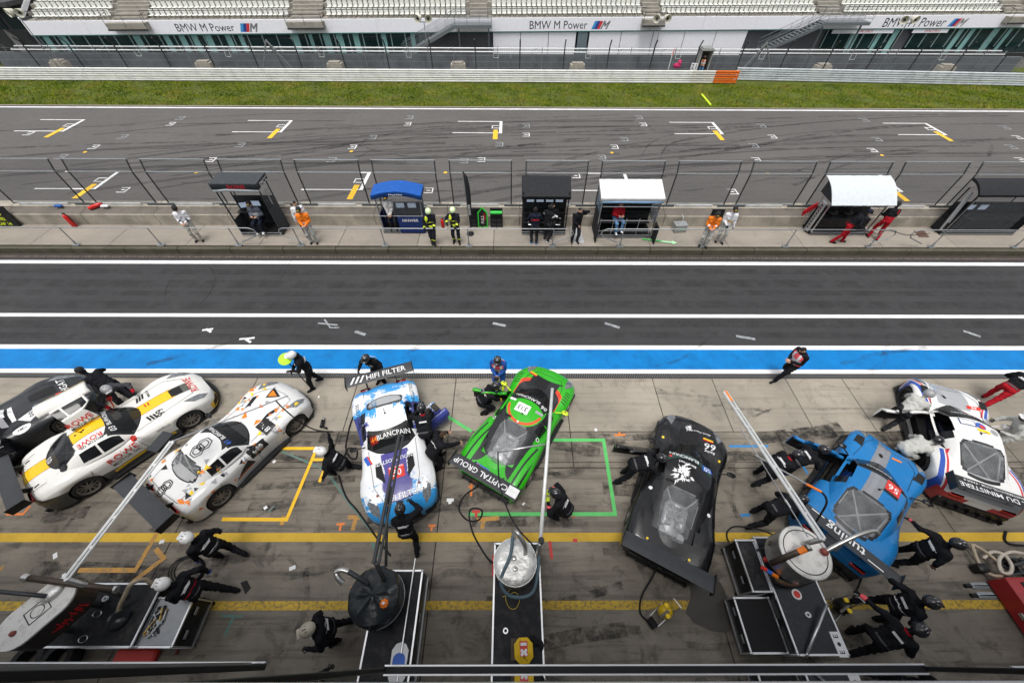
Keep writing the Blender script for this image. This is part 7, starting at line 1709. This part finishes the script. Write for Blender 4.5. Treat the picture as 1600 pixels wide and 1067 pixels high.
def pipe(f, pts, r, m, name='pipe', n=8): return MB().tube(curve_pts(pts, 6), r, n).build(name, m, f, True)
def rel(f, p): return Vector(p) - Vector(f.location)
# --- silver foil-topped rig
cart('equipment_cart', -.36, .69, -1.2, 2.12, .9, 'long black flight-case cart under the foil-topped drum')
f = empty('refuelling_rig', (.11, 1.6, 0), 0, 'refuelling rig with crinkled silver drum lid and long pole over the green car', 'refuelling rig', 'refuelling rigs')
o = drum(f, (0, 0), .46, 1.25, 1.75, m_foil, m_foil)
for dx, dy in ((-.02, .06), (.0, -.14)): MB().lathe([(.05, 1.74), (.055, 1.79), (.035, 1.8)], (dx, dy, 0), 12).lathe([(.03, 1.79), (.0, 1.81)], (dx, dy, 0), 10, 1).build('valve', [m_inox, m_black()], f, 'auto')
Z2 = 2.6; q0, q1 = rel(f, G(844, 850, Z2)), rel(f, G(863, 607, Z2))
boom(f, q0, q1, .042, mat('white_boom', (.70, .71, .70), .35, .2), 1); MB().tube([q0, (q0.x, q0.y, 1.0)], .045, 8).build('mast', m_inox, f, True)
a0, a1 = rel(f, G(852, 694, Z2)), rel(f, G(778, 706, Z2)); MB().tube([a0, a1], .022, 8).build('hose_arm', m_alu(), f, True)
pipe(f, [a1, a1 + Vector((.05, -.6, -.45)), a1 + Vector((.35, -1.35, -.6)), q0 + Vector((-.1, .1, -.6))], .018, m_rubber(), 'air_hose')
pipe(f, [(.22, .15, 1.75), (.2, .25, 2.05), (.05, .45, 2.22), (-.02, .48, 2.1), (-.02, .42, 1.9)], .05, m_inox); pipe(f, [(-.05, .45, 2.0), (-.1, .1, 1.86), (-.3, -.35, 1.7), (-.1, -.6, 1.55), (.35, -.55, 1.5), (.5, -.1, 1.6), (.52, .35, 1.7)], .038, mat('blue_grey_hose', (.09, .14, .17), .5), 'fuel_hose')
MB().tube([(q0.x + .02, q0.y + .05, 2.55), (q0.x + .02, q0.y + .05, 2.72)], .06, 12).build('boom_cap', m_black(), f)
tag(MB().tube(curve_pts([tuple(G(x, y, .92)) for x, y in ((800, 918), (790, 930), (795, 948), (806, 950), (812, 935), (805, 925), (797, 928), (785, 932))], 6), .009, 5).build('thin_yellow_line', mat('yellow_line_cord', (.5, .36, .05), .6)), 'thin yellow cord curled on the long cart under the foil drum', 'cord')
p = G(818, 1016, .92); f2 = empty('yellow_bag', (p.x, p.y, .905), .05, 'yellow bag with red and white print on the long cart', 'bag')
mb = MB(); mb.rbox((0, 0, .12), (.38, .42, .24), .1); mb.build('bag', mat('yellow_bag_cloth', (.78, .50, .02), .6, bump=.4, bscale=10), f2, 'auto'); MB().box((0, .03, .243), (.16, .24, .004)).build('print', CRED, f2)
mb = MB()
for a, b in ((-.04, .0), (.04, .0), (-.04, -.06), (.04, -.06), (0, -.03)): mb.lathe([(.03, .248), (0, .249)], (a, b, 0), 8)
mb.box((0, .1, .248), (.12, .05, .003)); mb.build('print_marks', CWHITE, f2)
for k, (x, y) in enumerate(((832, 997), (842, 1003))): tag(MB().ell(G(x, y, .94), (.08, .06, .04), 8).ell(G(x + 4, y + 5, .94), (.05, .09, .03), 8).build('work_glove', M_GLOVE, None, True), ['black glove lying left on the long cart by the yellow bag', 'black glove nearest the edge of the long cart'][k], 'glove')
tag(MB().box((G(805, 1014, .9).x, G(805, 1014, .9).y, .9075), (.18, .36, .012)).build('cardboard_piece', mat('brown_board', (.1, .07, .05), .7)), 'dark brown board under the yellow bag', 'board')
# --- black-covered rig
cart('equipment_cart', -3.02, -2.02, -1.9, 1.56, .9, 'long black flight-case cart under the black-covered drum')
f = empty('refuelling_rig', (-2.82, 1.0, 0), 0, 'refuelling rig with drum wrapped in a black plastic cover and orange knob', 'refuelling rig', 'refuelling rigs')
m_plas = mat('black_plastic_sheet', (.02, .024, .027), .25, var=.3, scale=4, bump=1.0, bscale=5)
drum(f, (0, 0), .52, 1.1, 1.55, m_black(), m_black()); mb = MB(); rc = random.Random(9); V = [(0, 0, 1.74)]; NN = 26
for k, (r_, z) in enumerate(((.2, 1.72), (.36, 1.70), (.5, 1.66), (.54, 1.58), (.545, 1.4), (.56, 1.3))):
    for i in range(NN): a = 2 * PI * i / NN; q = r_ * (1 + rc.uniform(-.03, .03)); V.append((q * math.cos(a), q * math.sin(a), z + rc.uniform(-.045, .03)))
F = [(0, 1 + i, 1 + (i + 1) % NN) for i in range(NN)] + [(1 + k * NN + i, 1 + (k + 1) * NN + i, 1 + (k + 1) * NN + (i + 1) % NN, 1 + k * NN + (i + 1) % NN) for k in range(5) for i in range(NN)]
mb.add(V, F); cv = mb.build('plastic_cover', m_plas, f, 'auto'); MB().lathe([(.52, 1.18), (.56, 1.2), (.56, 1.24), (.52, 1.26)], (0, 0, 0), 28, cap=False).build('hoop', m_steel(), f, 'auto')
kx = rel(f, G(599, 942, 1.8)); mb = MB()
for i in range(8): a = i * PI / 4; mb.ell((kx.x + .06 * math.cos(a), kx.y + .06 * math.sin(a), 1.74), (.03, .03, .03), 6)
mb.lathe([(.06, 1.7), (.06, 1.77), (0, 1.78)], (kx.x, kx.y, 0), 12); ok_ = mb.build('orange_knob', mat('orange_plastic', (.8, .2, .02), .4), f, True); MB().lathe([(.03, 1.775), (.025, 1.81), (0, 1.815)], (kx.x, kx.y, 0), 10).build('cap', m_white(), ok_)
Z2 = 2.5; q0, q1 = rel(f, G(588, 880, Z2)), rel(f, G(627, 680, Z2)); boom(f, q0, q1, .04, m_dsteel(), 2, .1); MB().tube([q0, (q0.x - .02, q0.y - .3, 1.0)], .05, 8).build('mast', m_dsteel(), f, True)
q2, q3 = rel(f, G(603, 885, 2.2)), rel(f, G(605, 800, 2.35)); MB().tube([q2, q3], .03, 8).tube([q3, q1 * .55 + q0 * .45], .02, 6).build('stay', m_dsteel(), f, True)
pipe(f, [rel(f, G(575, 912, 1.8)), rel(f, G(560, 902, 1.95)), rel(f, G(545, 893, 2.0))], .05, m_dsteel()); pipe(f, [rel(f, G(545, 893, 2.0)), rel(f, G(533, 890, 2.02)), rel(f, G(525, 895, 2.0)), rel(f, G(530, 905, 1.95)), rel(f, G(536, 910, 1.9))], .055, m_inox)
tag(MB().tube([G(649, 872, .95), G(627, 1020, .95)], .018, 6).build('sign_pole', m_alu()), 'thin silver pole lying along the long black cart', 'pole')
p = G(624, 1025, .93); f2 = empty('paddle_sign', (p.x, p.y, .905), 0, 'white and blue paddle board lying on the long black cart', 'sign'); MB().prism([(-.16, -.3), (.16, -.3), (.17, .1), (.1, .2), (0, .23), (-.1, .2), (-.17, .1)], .0, .02).build('board', m_white(), f2); MB().prism(blob_poly([(-.1, -.2), (.1, -.2), (.12, -.02), (.05, .05), (-.05, .05), (-.12, -.02)], 3, 0), .022, .026).build('blue_mark', CBLUE, f2)
# --- big drum rig on the right
cart('equipment_cart', 5.95, 6.99, .05, 2.25, .9, 'black flight-case cart with red round badge and folding bar', top=mat('wet_black_top', (.018, .02, .024), .3, var=.4, scale=14))
cart('equipment_cart', 5.14, 5.93, .08, 1.06, .6, 'low open black case beside the cart with the red badge', top=mat('case_lining', (.012, .012, .013), .8))
cart('equipment_cart', 5.5, 5.92, 1.15, 2.2, .85, 'narrow black flight case standing behind the low open case')
f = empty('refuelling_rig', (6.32, 1.74, 0), 0, 'refuelling rig with big scuffed white drum lid and orange-banded pipe', 'refuelling rig', 'refuelling rigs')
drum(f, (0, 0), .51, 1.3, 1.95, m_inox, m_drumw, 32); MB().lathe([(.42, 1.953), (.43, 1.965), (.44, 1.953)], (0, 0, 0), 32, cap=False).build('hoop', m_black(), f, 'auto')
mb = MB(); text_on(mb, '6', (-.47, .25, 1.6), (.5, .85, 0), (0, 0, 1), .26, bold=.02); mb.build('lettering', CBLACK, f)
Z2 = 2.6; q0, q1 = rel(f, G(1286, 842, Z2)), rel(f, G(1133, 612, Z2)); boom(f, q0, q1, .04, mat('silver_boom', (.62, .63, .62), .3, .5), 2, .09); MB().tube([q0, (q0.x, q0.y + .1, 1.0)], .05, 8).build('mast', m_inox, f, True)
MB().tube([q1, q1 + (q0 - q1).normalized() * .3], .05, 8).build('boom_tip', mat('orange_plastic'), f); q2, q3 = rel(f, G(1157, 668, Z2 + .05)), rel(f, G(1262, 838, 2.2)); MB().tube([q2, q3], .014, 6).build('stay', m_alu(), f)
q2, q3, q4 = rel(f, G(1180, 711, Z2 - .05)), rel(f, G(1260, 756, Z2 - .1)), rel(f, G(1283, 768, Z2 - .12)); MB().tube([q2, q3], .02, 8).build('hose_arm', m_alu(), f); MB().tube([q3, q4], .028, 8).build('orange_sleeve', mat('orange_plastic'), f)
pipe(f, [q4, q4 + Vector((.12, -.1, -.1)), rel(f, G(1290, 790, 2.2)), rel(f, G(1275, 815, 1.6)), rel(f, G(1268, 830, 1.25))], .022, m_rubber(), 'air_hose')
pp = [rel(f, G(1204, 880, 1.7)), rel(f, G(1240, 865, 2.1)), rel(f, G(1264, 855, 2.3))]; MB().tube(pp, .06, 10).build('filling_pipe', mat('dark_bronze', (.09, .07, .055), .4, .6), f, True); t_ = (pp[2] - pp[1]).normalized(); MB().tube([pp[2] - t_ * .22, pp[2] - t_ * .06], .064, 12).build('orange_band', mat('orange_plastic'), f); MB().tube([pp[2] - t_ * .02, pp[2] + t_ * .03], .068, 12).tube([pp[2] + t_ * .03, pp[2] + t_ * .035], .05, 12, 1).build('coupling', [m_inox, m_black()], f)
pp = [rel(f, G(1288, 862, 2.0)), rel(f, G(1310, 850, 2.15)), rel(f, G(1340, 836, 2.3)), rel(f, G(1365, 829, 2.35)), rel(f, G(1373, 834, 2.3))]; pipe(f, pp, .045, m_inox); MB().ell(pp[0], (.08, .08, .07), 8).build('red_joint', mat('red_brown_joint', (.22, .05, .04), .5), f, True)
for k, m in enumerate((mat('olive_hose', (.14, .12, .06), .5), mat('brown_hose', (.12, .05, .03), .5), m_rubber())): pipe(f, [rel(f, G(1195 + k * 4, 888 + k * 4, 1.3)), rel(f, G(1215, 905 + k * 3, 1.15)), rel(f, G(1245, 912 + k * 2, 1.05)), rel(f, G(1275, 898 + k * 3, 1.2))], .03, m, 'fuel_hose')
for k, m in enumerate((CRED, CBLUE, mat('orange_plastic'))): MB().tube([rel(f, G(1190 + k * 8, 886 + k * 5, 1.32)), rel(f, G(1199 + k * 8, 891 + k * 5, 1.3))], .042, 8).build('coupling_sleeve', m, f)
MB().ell(rel(f, G(1197, 874, 1.0)), (.06, .06, .04), 8).build('red_button', CRED, f)
c_ = G(1245, 928, .91); f2 = empty('round_badge', (c_.x, c_.y, .908), 0, 'round red badge with white rim on the black cart top', 'badge'); MB().lathe([(.105, 0), (.1, .006), (0, .006)], (0, 0, 0), 20).build('rim', m_white(), f2); MB().lathe([(.07, .006), (.068, .012), (0, .012)], (0, 0, 0), 20).build('centre', CRED, f2)
tag(MB().tube([G(1292, 944, 1.05), G(1262, 1020, .98)], .032, 8).tube([G(1262, 1020, .98), G(1260, 1026, .9)], .03, 6).build('folding_bar', m_alu(), None, True), 'silver folding bar lying across the cart with red badge', 'bar')
c_ = G(1311, 1006, .912); mb = MB(); mb.box((c_.x, c_.y, .912), (.2, .42, .01)); o = mb.build('label_plate', m_white()); tag(o, 'white plate with black figures on the corner of the cart', 'plate')
mb = MB(); text_on(mb, 'E', (c_.x, c_.y + .13, .919), (0, 1, 0), (-1, 0, 0), .14, bold=.03); text_on(mb, 'E', (c_.x, c_.y - .13, .919), (0, 1, 0), (-1, 0, 0), .14, bold=.03); mb.lathe([(.04, .919), (0, .9195)], (c_.x, c_.y, 0), 6); mb.build('lettering', CBLACK, o)
# --- oval tank rig on the left
cart('equipment_cart', -9.92, -7.86, .2, 1.31, .9, 'ribbed black cart beneath the oval white-lidded tank')
f, a, b = cart('equipment_cart', -7.84, -7.08, .2, 1.05, .8, 'grey tool trolley with open drawer at the end of the ribbed cart', top=mat('grey_drawer', (.28, .29, .3), .4, .4))
rc = random.Random(8)
for i in range(26): MB().tube([(-.32 + rc.uniform(0, .3), -.3 + rc.random() * .6, .83), (-.32 + rc.uniform(0, .3), -.3 + rc.random() * .6, .84)], rc.uniform(.012, .03), 6).build('tool', rc.choice([m_inox, m_black(), mat('brass', (.4, .26, .08), .4, .8), m_steel()]), f)
t0, t1 = G(30, 978, 2.0), G(82, 935, 2.0); f = empty('refuelling_rig', ((t0.x + t1.x) / 2, (t0.y + t1.y) / 2, 0), math.atan2(t1.y - t0.y, t1.x - t0.x), 'refuelling rig with oval tank, white lid and red lettering at the left edge', 'refuelling rig', 'refuelling rigs')
L = (t1 - t0).length / 2; r_ = .36; ov = [(L + r_ * math.cos(a), r_ * math.sin(a)) for a in np.linspace(-PI / 2, PI / 2, 13)] + [(-L + r_ * math.cos(a), r_ * math.sin(a)) for a in np.linspace(PI / 2, 3 * PI / 2, 13)]
tk = MB().prism(ov, 1.45, 1.96).build('tank', mat('dark_bronze_tank', (.06, .05, .045), .35, .5), f); MB().prism([(x * 1.02, y * 1.04) for x, y in ov], 1.96, 2.0).build('lid', m_drumw, tk)
ht = MB()
for q in (((-.15, -.14), (.2, -.14)), ((.2, -.14), (.2, .14)), ((.2, .14), (-.15, .14)), ((-.15, .14), (-.15, -.14))): ht.bar((*q[0], 2.004), (*q[1], 2.004), .012)
ht.lathe([(.1, 2.002), (.108, 2.004), (.116, 2.002)], (.02, 0, 0), 16, cap=False); ht.build('hatch', m_black(), tk); MB().lathe([(.05, 2.0), (.04, 2.05), (0, 2.06)], (-L - .1, -.05, 0), 10).build('red_knob', mat('red_brown_joint'), tk)
MB().ell((L + .05, .1, 2.02), (.2, .14, .08), 8).build('foil_boot', m_foil, tk, True)
mb = MB(); rc = random.Random(2)
for k in range(16): x = -.1 + k * .035; mb.bar((x + rc.uniform(-.03, .03), -r_ - .004, 1.58 + rc.uniform(-.05, .05)), (x + rc.uniform(-.02, .05), -r_ - .004, 1.74 + rc.uniform(-.08, .04)), .008, .018)
mb.build('red_scrawl', mat('bright_red_print', (.6, .02, .02), .5), tk); mb = MB(); text_on(mb, '88', (L + r_ + .012, 0, 1.75), (0, 1, 0), (0, 0, 1), .3, bold=.03); mb.build('lettering', CBLACK, tk)
for x in (-L, L): MB().tube([(x, 0, 1.46), (x, 0, .9)], .06, 8).build('stand_leg', m_dsteel(), f)
Mi = (Matrix.Translation(f.location) @ Matrix.Rotation(f.rotation_euler.z, 4, 'Z')).inverted()
def rl(p): return Mi @ Vector(p)
MB().tube([rl(G(40, 902, 2.2)), rl(G(182, 921, 1.9))], .06, 12).build('filling_pipe', mat('dark_bronze'), f, True); MB().tube([rl(G(37, 901.5, 2.2)), rl(G(46, 903, 2.2))], .066, 12).tube([rl(G(178, 920, 1.9)), rl(G(183, 921, 1.9))], .066, 12).build('coupling', m_inox, f)
MB().tube([rl(G(72, 931, 2.1)), rl(G(-20, 922, 2.2))], .04, 8).build('side_pipe', m_dsteel(), f, True)
q0, q1 = rl(G(103, 905, 2.5)), rl(G(269, 690, 2.6)); boom(f, q0, q1, .032, mat('white_boom'), 2, .075); MB().tube([q0, rl((G(103, 905, 2.5).x, G(103, 905, 2.5).y - .1, .9))], .045, 8).build('mast', m_inox, f, True)
q2 = rl(G(268, 690, 2.6)); MB().tube([q2, rl(G(450, 618, 2.3))], .016, 6).build('hose_arm', m_alu(), f); pipe(f, [rl(G(430, 625, 2.3)), rl(G(445, 640, 1.9)), rl(G(470, 660, 1.0)), rl(G(495, 672, .2)), rl(G(520, 674, .05))], .018, m_rubber(), 'air_hose')
MB().rbox(rl(G(250, 690, 2.5)), (.5, .3, .02), .005, R=Matrix.Rotation(rad(20), 3, 'Z')).build('dark_flag_board', m_dpan, f)
pipe(f, [rl(G(238, 912, .98)), rl(G(225, 905, 1.2)), rl(G(205, 912, 1.4)), rl(G(195, 930, 1.3)), rl(G(186, 950, 1.05)), rl(G(188, 962, .95))], .045, mat('sand_hose', (.40, .33, .24), .5), 'fuel_hose')
tag(MB().add([G(160, 1000, .915), G(200, 970, .92), G(205, 945, 1.1), G(175, 960, 1.15), G(165, 985, 1.0)], [(0, 1, 2, 3, 4)]).ell(G(183, 968, .95), (.22, .2, .1), 8).build('cover_sheet', m_plas, None, True), 'crumpled black cover sheet on the ribbed cart', 'sheet')
for k, (x, y) in enumerate(((130, 998), (152, 959))): tag(MB().lathe([(.075, .91), (.085, .92), (.095, .91)], (*G(x, y, .9)[:2], 0), 20, squash=(1, .7), cap=False).build('metal_ring', m_alu()), ['larger silver ring lying near the edge of the ribbed cart', 'small silver ring lying mid-way on the ribbed cart'][k], 'ring')
for k, (x, y) in enumerate(((45, 1022), (92, 1020))):
    p = G(x, y, .3); f2 = empty('spare_tyre', (p.x, p.y - .1, 0), 0, ['black tyre lying at the bottom left corner', 'black tyre with yellow marking beside the corner tyre'][k], 'tyre', 'spare tyres'); MB().lathe([(.2, 0), (.31, 0), (.335, .04), (.335, .26), (.31, .3), (.2, .3), (.2, 0)], (0, 0, 0), 24, cap=False).build('tyre', m_tyre, f2, 'auto')
p = G(215, 1026, .05); tag(MB().rbox((p.x, p.y, .09), (.9, .3, .16), .04).build('trolley_jack', CRED), 'red low trolley below the ribbed cart', 'trolley')
for k, (x, y) in enumerate(((292, 970), (280, 1004))): p = G(x, y, .1); tag(MB().tube([(p.x - .14, p.y - .06, .08), (p.x + .14, p.y + .06, .1)], .05, 8).tube([(p.x, p.y, .1), (p.x + .02, p.y - .2, .06)], .03, 6, 1).build('wheel_gun', [m_inox, mat('red_brown_joint')], None, True), ['wheel gun lying on the ground beside the tool trolley', 'second wheel gun nearer the bottom edge by the tool trolley'][k], 'wheel gun')

for k, (px, py, lb, cat, m) in enumerate(((790, 985, 'roll of silver tape on the long cart under the foil drum', 'tape roll', m_alu()), (612, 985, 'roll of black tape on the long cart under the covered drum', 'tape roll', m_rubber()), (1262, 960, 'roll of white tape on the cart with red badge', 'tape roll', m_white()), (165, 935, 'roll of pale tape on the ribbed cart', 'tape roll', m_white()))):
    p = G(px, py, .92); tag(MB().lathe([(.03, .905), (.055, .905), (.055, .95), (.03, .95), (.03, .905)], (p.x, p.y, 0), 16, cap=False).build('tape_roll', m, None, 'auto'), lb, cat)
# ================================================================== hoses, tools and small things around the cars
def hose(pix, r, label, m=None, z=.03, name='air_hose'):
    pts = [tuple(G(q[0], q[1], q[2] if len(q) > 2 else z)) for q in pix]; return tag(MB().tube(curve_pts(pts, 8), r, 6).build(name, m or m_rubber(), None, True), label, 'hose')
hose([(620, 612), (560, 640), (541, 690), (545, 712), (556, 716), (557, 703), (545, 700), (538, 712)], .022, 'black air hose curling beside the splashed car')
hose([(529, 742), (540, 775), (560, 800), (585, 835), (610, 868)], .022, 'black air hose from the kneeling person towards the covered drum')
hose([(757, 752, .35), (742, 762, .1), (725, 775), (717, 795), (730, 812), (748, 812), (753, 797), (738, 794), (733, 805), (740, 835), (762, 872), (775, 880, .3)], .022, 'black air hose looping at the tail of the green car')
hose([(1028, 878, .4), (1020, 900, .2), (1003, 930), (1000, 955), (1010, 968), (1024, 974, .15)], .022, 'black air hose from the black car to the yellow bottle')
hose([(1220, 842, .6), (1190, 828, .3), (1150, 822), (1136, 832), (1140, 848), (1152, 852)], .02, 'black hose looping left of the silver drum cart')
hose([(1350, 888, .4), (1345, 905, .2), (1335, 930), (1325, 950), (1318, 960)], .022, 'black air hose from the blue car to the bottle trolley')
hose([(520, 674), (480, 674), (440, 672), (400, 673), (330, 676)], .018, 'straight black hose lying along the slab joint')
hose([(1572, 830), (1570, 843), (1580, 850), (1600, 852)], .03, 'black hose at the right edge below the white car')
hose([(1518, 849, .3), (1530, 880, .2), (1548, 897, .2), (1565, 898, .2), (1560, 880, .25), (1540, 862, .3), (1520, 850, .3)], .04, 'sand coloured fuel hose by the red cabinet', mat('sand_hose'), name='fuel_hose')
hose([(1536, 872, .2), (1550, 862, .3), (1568, 866, .3), (1580, 882, .3), (1578, 895, .3), (1564, 892, .3), (1562, 872, .3), (1580, 862, .3), (1605, 866, .3)], .04, 'pale looped hose at the right edge', mat('pale_hose', (.5, .45, .38), .5), name='fuel_hose')
# coiled hose carried by the first white-helmet person
mb = MB(); c_ = G(292, 892, .75)
for k in range(3): mb.tube([(c_.x + (.42 - k * .05) * math.cos(a) + k * .05, c_.y + (.30 - k * .03) * math.sin(a), .75 + .05 * k + .1 * math.sin(a)) for a in np.linspace(0, 2 * PI, 22)], .018, 6)
tag(mb.build('coiled_hose', m_rubber(), None, True), 'coil of black hose held by the person with white helmet', 'hose')
# lollipop
p0, p1 = G(488, 609, .02), G(452, 568, 1.35); f = empty('lollipop_sign', p0, 0, 'lime green round lollipop sign on a black pole', 'sign'); q = p1 - p0; MB().tube([(0, 0, 0), q * 1.06], .016, 6).build('pole', m_black(), f)
R = (q.to_track_quat('Z', 'Y').to_matrix()); mb = MB(); n_ = R @ Vector((0, -1, 0)); ct = q * 1.16; vw = (Vector((0, 0, CAM_H)) - (p0 + ct)).normalized()
Rd = Vector((vw.x * .3, vw.y * .6, 1.0)).normalized().to_track_quat('Z', 'Y').to_matrix(); MB().lathe([(.2, -.012), (.21, 0), (.2, .012)], ct, 24, R=Rd).build('disc', mat('lime_disc', (.42, .75, .015), .5), f, 'auto')
# camera in the photographer's hands
p = P(781, 601); tag(MB().rbox((p.x - .08, p.y - .42, 1.02), (.16, .1, .12), .02).lathe([(.04, 0), (.045, .16), (.035, .16)], (p.x - .08, p.y - .46, 1.02), 12, R=Matrix.Rotation(PI / 2, 3, 'X')).build('photo_camera', m_black(), None, True), 'black camera held by the person in the coral vest', 'camera')
# wheel gun on the ground, yellow bottle, bottle trolley
p = G(504, 664, .05); tag(MB().tube([(p.x - .02, p.y + .16, .09), (p.x, p.y - .1, .09)], .05, 10).tube([(p.x, p.y - .06, .09), (p.x + .18, p.y - .12, .05)], .03, 8).tube([(p.x - .02, p.y + .16, .09), (p.x - .02, p.y + .24, .09)], .035, 8, 1).build('wheel_gun', [m_black(), m_inox], None, True), 'black wheel gun lying between the splinter car and the kneeling person', 'wheel gun')
def bottle(pos, label, yel=True):
    f = empty('gas_bottle_cart', (pos.x, pos.y, 0), .6, label, 'gas bottle', 'air bottle trolleys')
    MB().lathe([(.0, .1), (.1, .12), (.15, .2), (.15, .38), (.1, .46), (.03, .5), (.03, .56)], (.1, 0, 0), 18).build('bottle', mat('yellow_bottle', (.75, .50, .02), .3, coat=.3) if yel else m_black(), f, 'auto')
    MB().tube([(-.25, -.1, .06), (-.25, .1, .06)], .09, 14).build('wheel', m_rubber(), f); MB().tube([(-.2, -.12, .1), (.22, -.14, .1), (.25, 0, .3), (.22, .14, .1), (-.2, .12, .1)], .014, 6).tube([(.2, -.12, .1), (.3, -.1, .75), (.3, .1, .75), (.2, .12, .1)], .014, 6).build('frame', m_alu(), f)
    MB().lathe([(.05, .0), (.05, .03), (0, .035)], (0, -.06, .52), 12).build('gauge', M_YEL, f); MB().lathe([(.05, .0), (.05, .03), (0, .035)], (.12, .1, .56), 12).build('gauge', M_YEL, f); MB().tube([(-.1, 0, .4), (.1, 0, .55)], .03, 6).build('regulator', m_inox, f)
bottle(G(1033, 960, .2), 'yellow gas bottle trolley on the worn yellow line'); bottle(G(1308, 952, .2), 'dark gas bottle trolley with yellow gauges beside the cart', False)
# red cabinet at the right edge
c0 = G(1543, 906, .08); HC = .5; f = empty('red_cabinet', (c0.x + .75, c0.y - .85, 0), 0, 'red tool cabinet with dark top at the right edge', 'cabinet')
MB().rbox((0, 0, HC / 2 + .03), (1.5, 1.7, HC), .03).build('body', mat('cabinet_red', (.35, .015, .02), .35, coat=.4), f, 'auto'); MB().rbox((.1, 0, HC + .035), (1.2, 1.5, .02), .005).build('top_mat', m_case, f); MB().box((-.1, .0, HC + .05), (.03, 1.6, .03)).build('trim', m_alu(), f)
for y in (.1, -.5): MB().rbox((-.765, y, .3), (.03, .14, .1), .01).build('latch', m_inox, f)
for k, (x, y) in enumerate(((1530, 915), (1540, 930))): p = G(x, y, .6); tag(MB().rbox((p.x, p.y, .6), (.42, .14, .12), .04).tube([(p.x - .2, p.y, .6), (p.x - .34, p.y, .6)], .045, 8, 1).build('impact_gun', [m_steel(), m_rubber()], None, 'auto'), ['grey impact gun resting at the corner of the red cabinet', 'lower grey impact gun on the red cabinet edge'][k], 'wheel gun')
tag(MB().rbox(G(1531, 888, .15), (.25, .2, .3), .04).build('fuel_nozzle', m_black(), None, 'auto'), 'black fuel nozzle lying at the end of the sand coloured hose', 'nozzle')
mb = MB(); rc = random.Random(5); c_ = G(1585, 885, .1)
for i in range(9): mb.tube([(c_.x + rc.uniform(-.35, .35), c_.y + rc.uniform(-.2, .2), rc.uniform(.05, .3)) for _ in range(3)], .035, 6)
tag(mb.build('coupling_pile', m_dsteel(), None, True), 'pile of dark fuel couplings behind the red cabinet', 'coupling')
tag(MB().prism([tuple(G(x, y)[:2]) for x, y in ((376, 910), (386, 906), (392, 918), (384, 928))], .006, .016).build('rubber_flap', m_rubber()), 'small black rubber flap on the concrete near the tool trolley', 'flap')
tag(MB().rbox(G(1240, 594, .05), (.3, .14, .1), .04).build('black_bag', m_black(), None, 'auto'), 'small black bag on the concrete edge by the walking person in coral vest', 'bag') if False else None

# ================================================================== pit building below the photographer, with opened windows
m_bld = mat('pit_building_panel', (.16, .165, .17), .5, .2); bd = empty('pit_building', (0, 0, 0), 0, 'pit building with aluminium framed windows at the bottom edge', 'building')
MB().box((0, -6.5, 5.1), (120, 12, 10.2)).build('facade', m_bld, bd)
m_wg = mat('reflecting_window_glass', (.004, .005, .005), .02, var=.05, spec=.8)
def sash(x0, x1, y, z, h):
    fr = MB()
    fr.rbox(((x0 + x1) / 2, y + .012, z), (x1 - x0, .016, .03), .004).rbox(((x0 + x1) / 2, y - .03, z), (x1 - x0, .016, .03), .004).box(((x0 + x1) / 2, y - .009, z - .006), (x1 - x0, .026, .02), 1)
    for x in (x0, x1): fr.rbox((x, y - .02, z + h / 2), (.022, .04, h), .004, 1)
    fr.rbox(((x0 + x1) / 2, y - .02, z + h), (x1 - x0, .05, .06), .006); o = fr.build('window_frame', [m_alu(), m_black()], bd)
    MB().box(((x0 + x1) / 2, y - .024, z + h / 2 + .02), (x1 - x0 - .06, .012, h - .08)).build('pane', m_wg, o); return o
zz = 6.6
a, b = G(601, 1040, zz), G(1446, 1043, zz); sash(a.x, b.x, a.y - .01, zz, 2.9)
a, b = G(-20, 1036, zz), G(415, 1038, zz); sash(a.x, b.x, a.y - .01, zz, 2.9); MB().box((b.x - .1, a.y - .02, zz + 1.4), (.05, .05, 2.6)).build('window_mullion', m_alu(), bd)
a, b = G(1580, 1042, zz), G(1760, 1042, zz); sash(a.x, b.x + .6, a.y - .01, zz, 2.9)
bpy.data.scenes.remove(WORK)
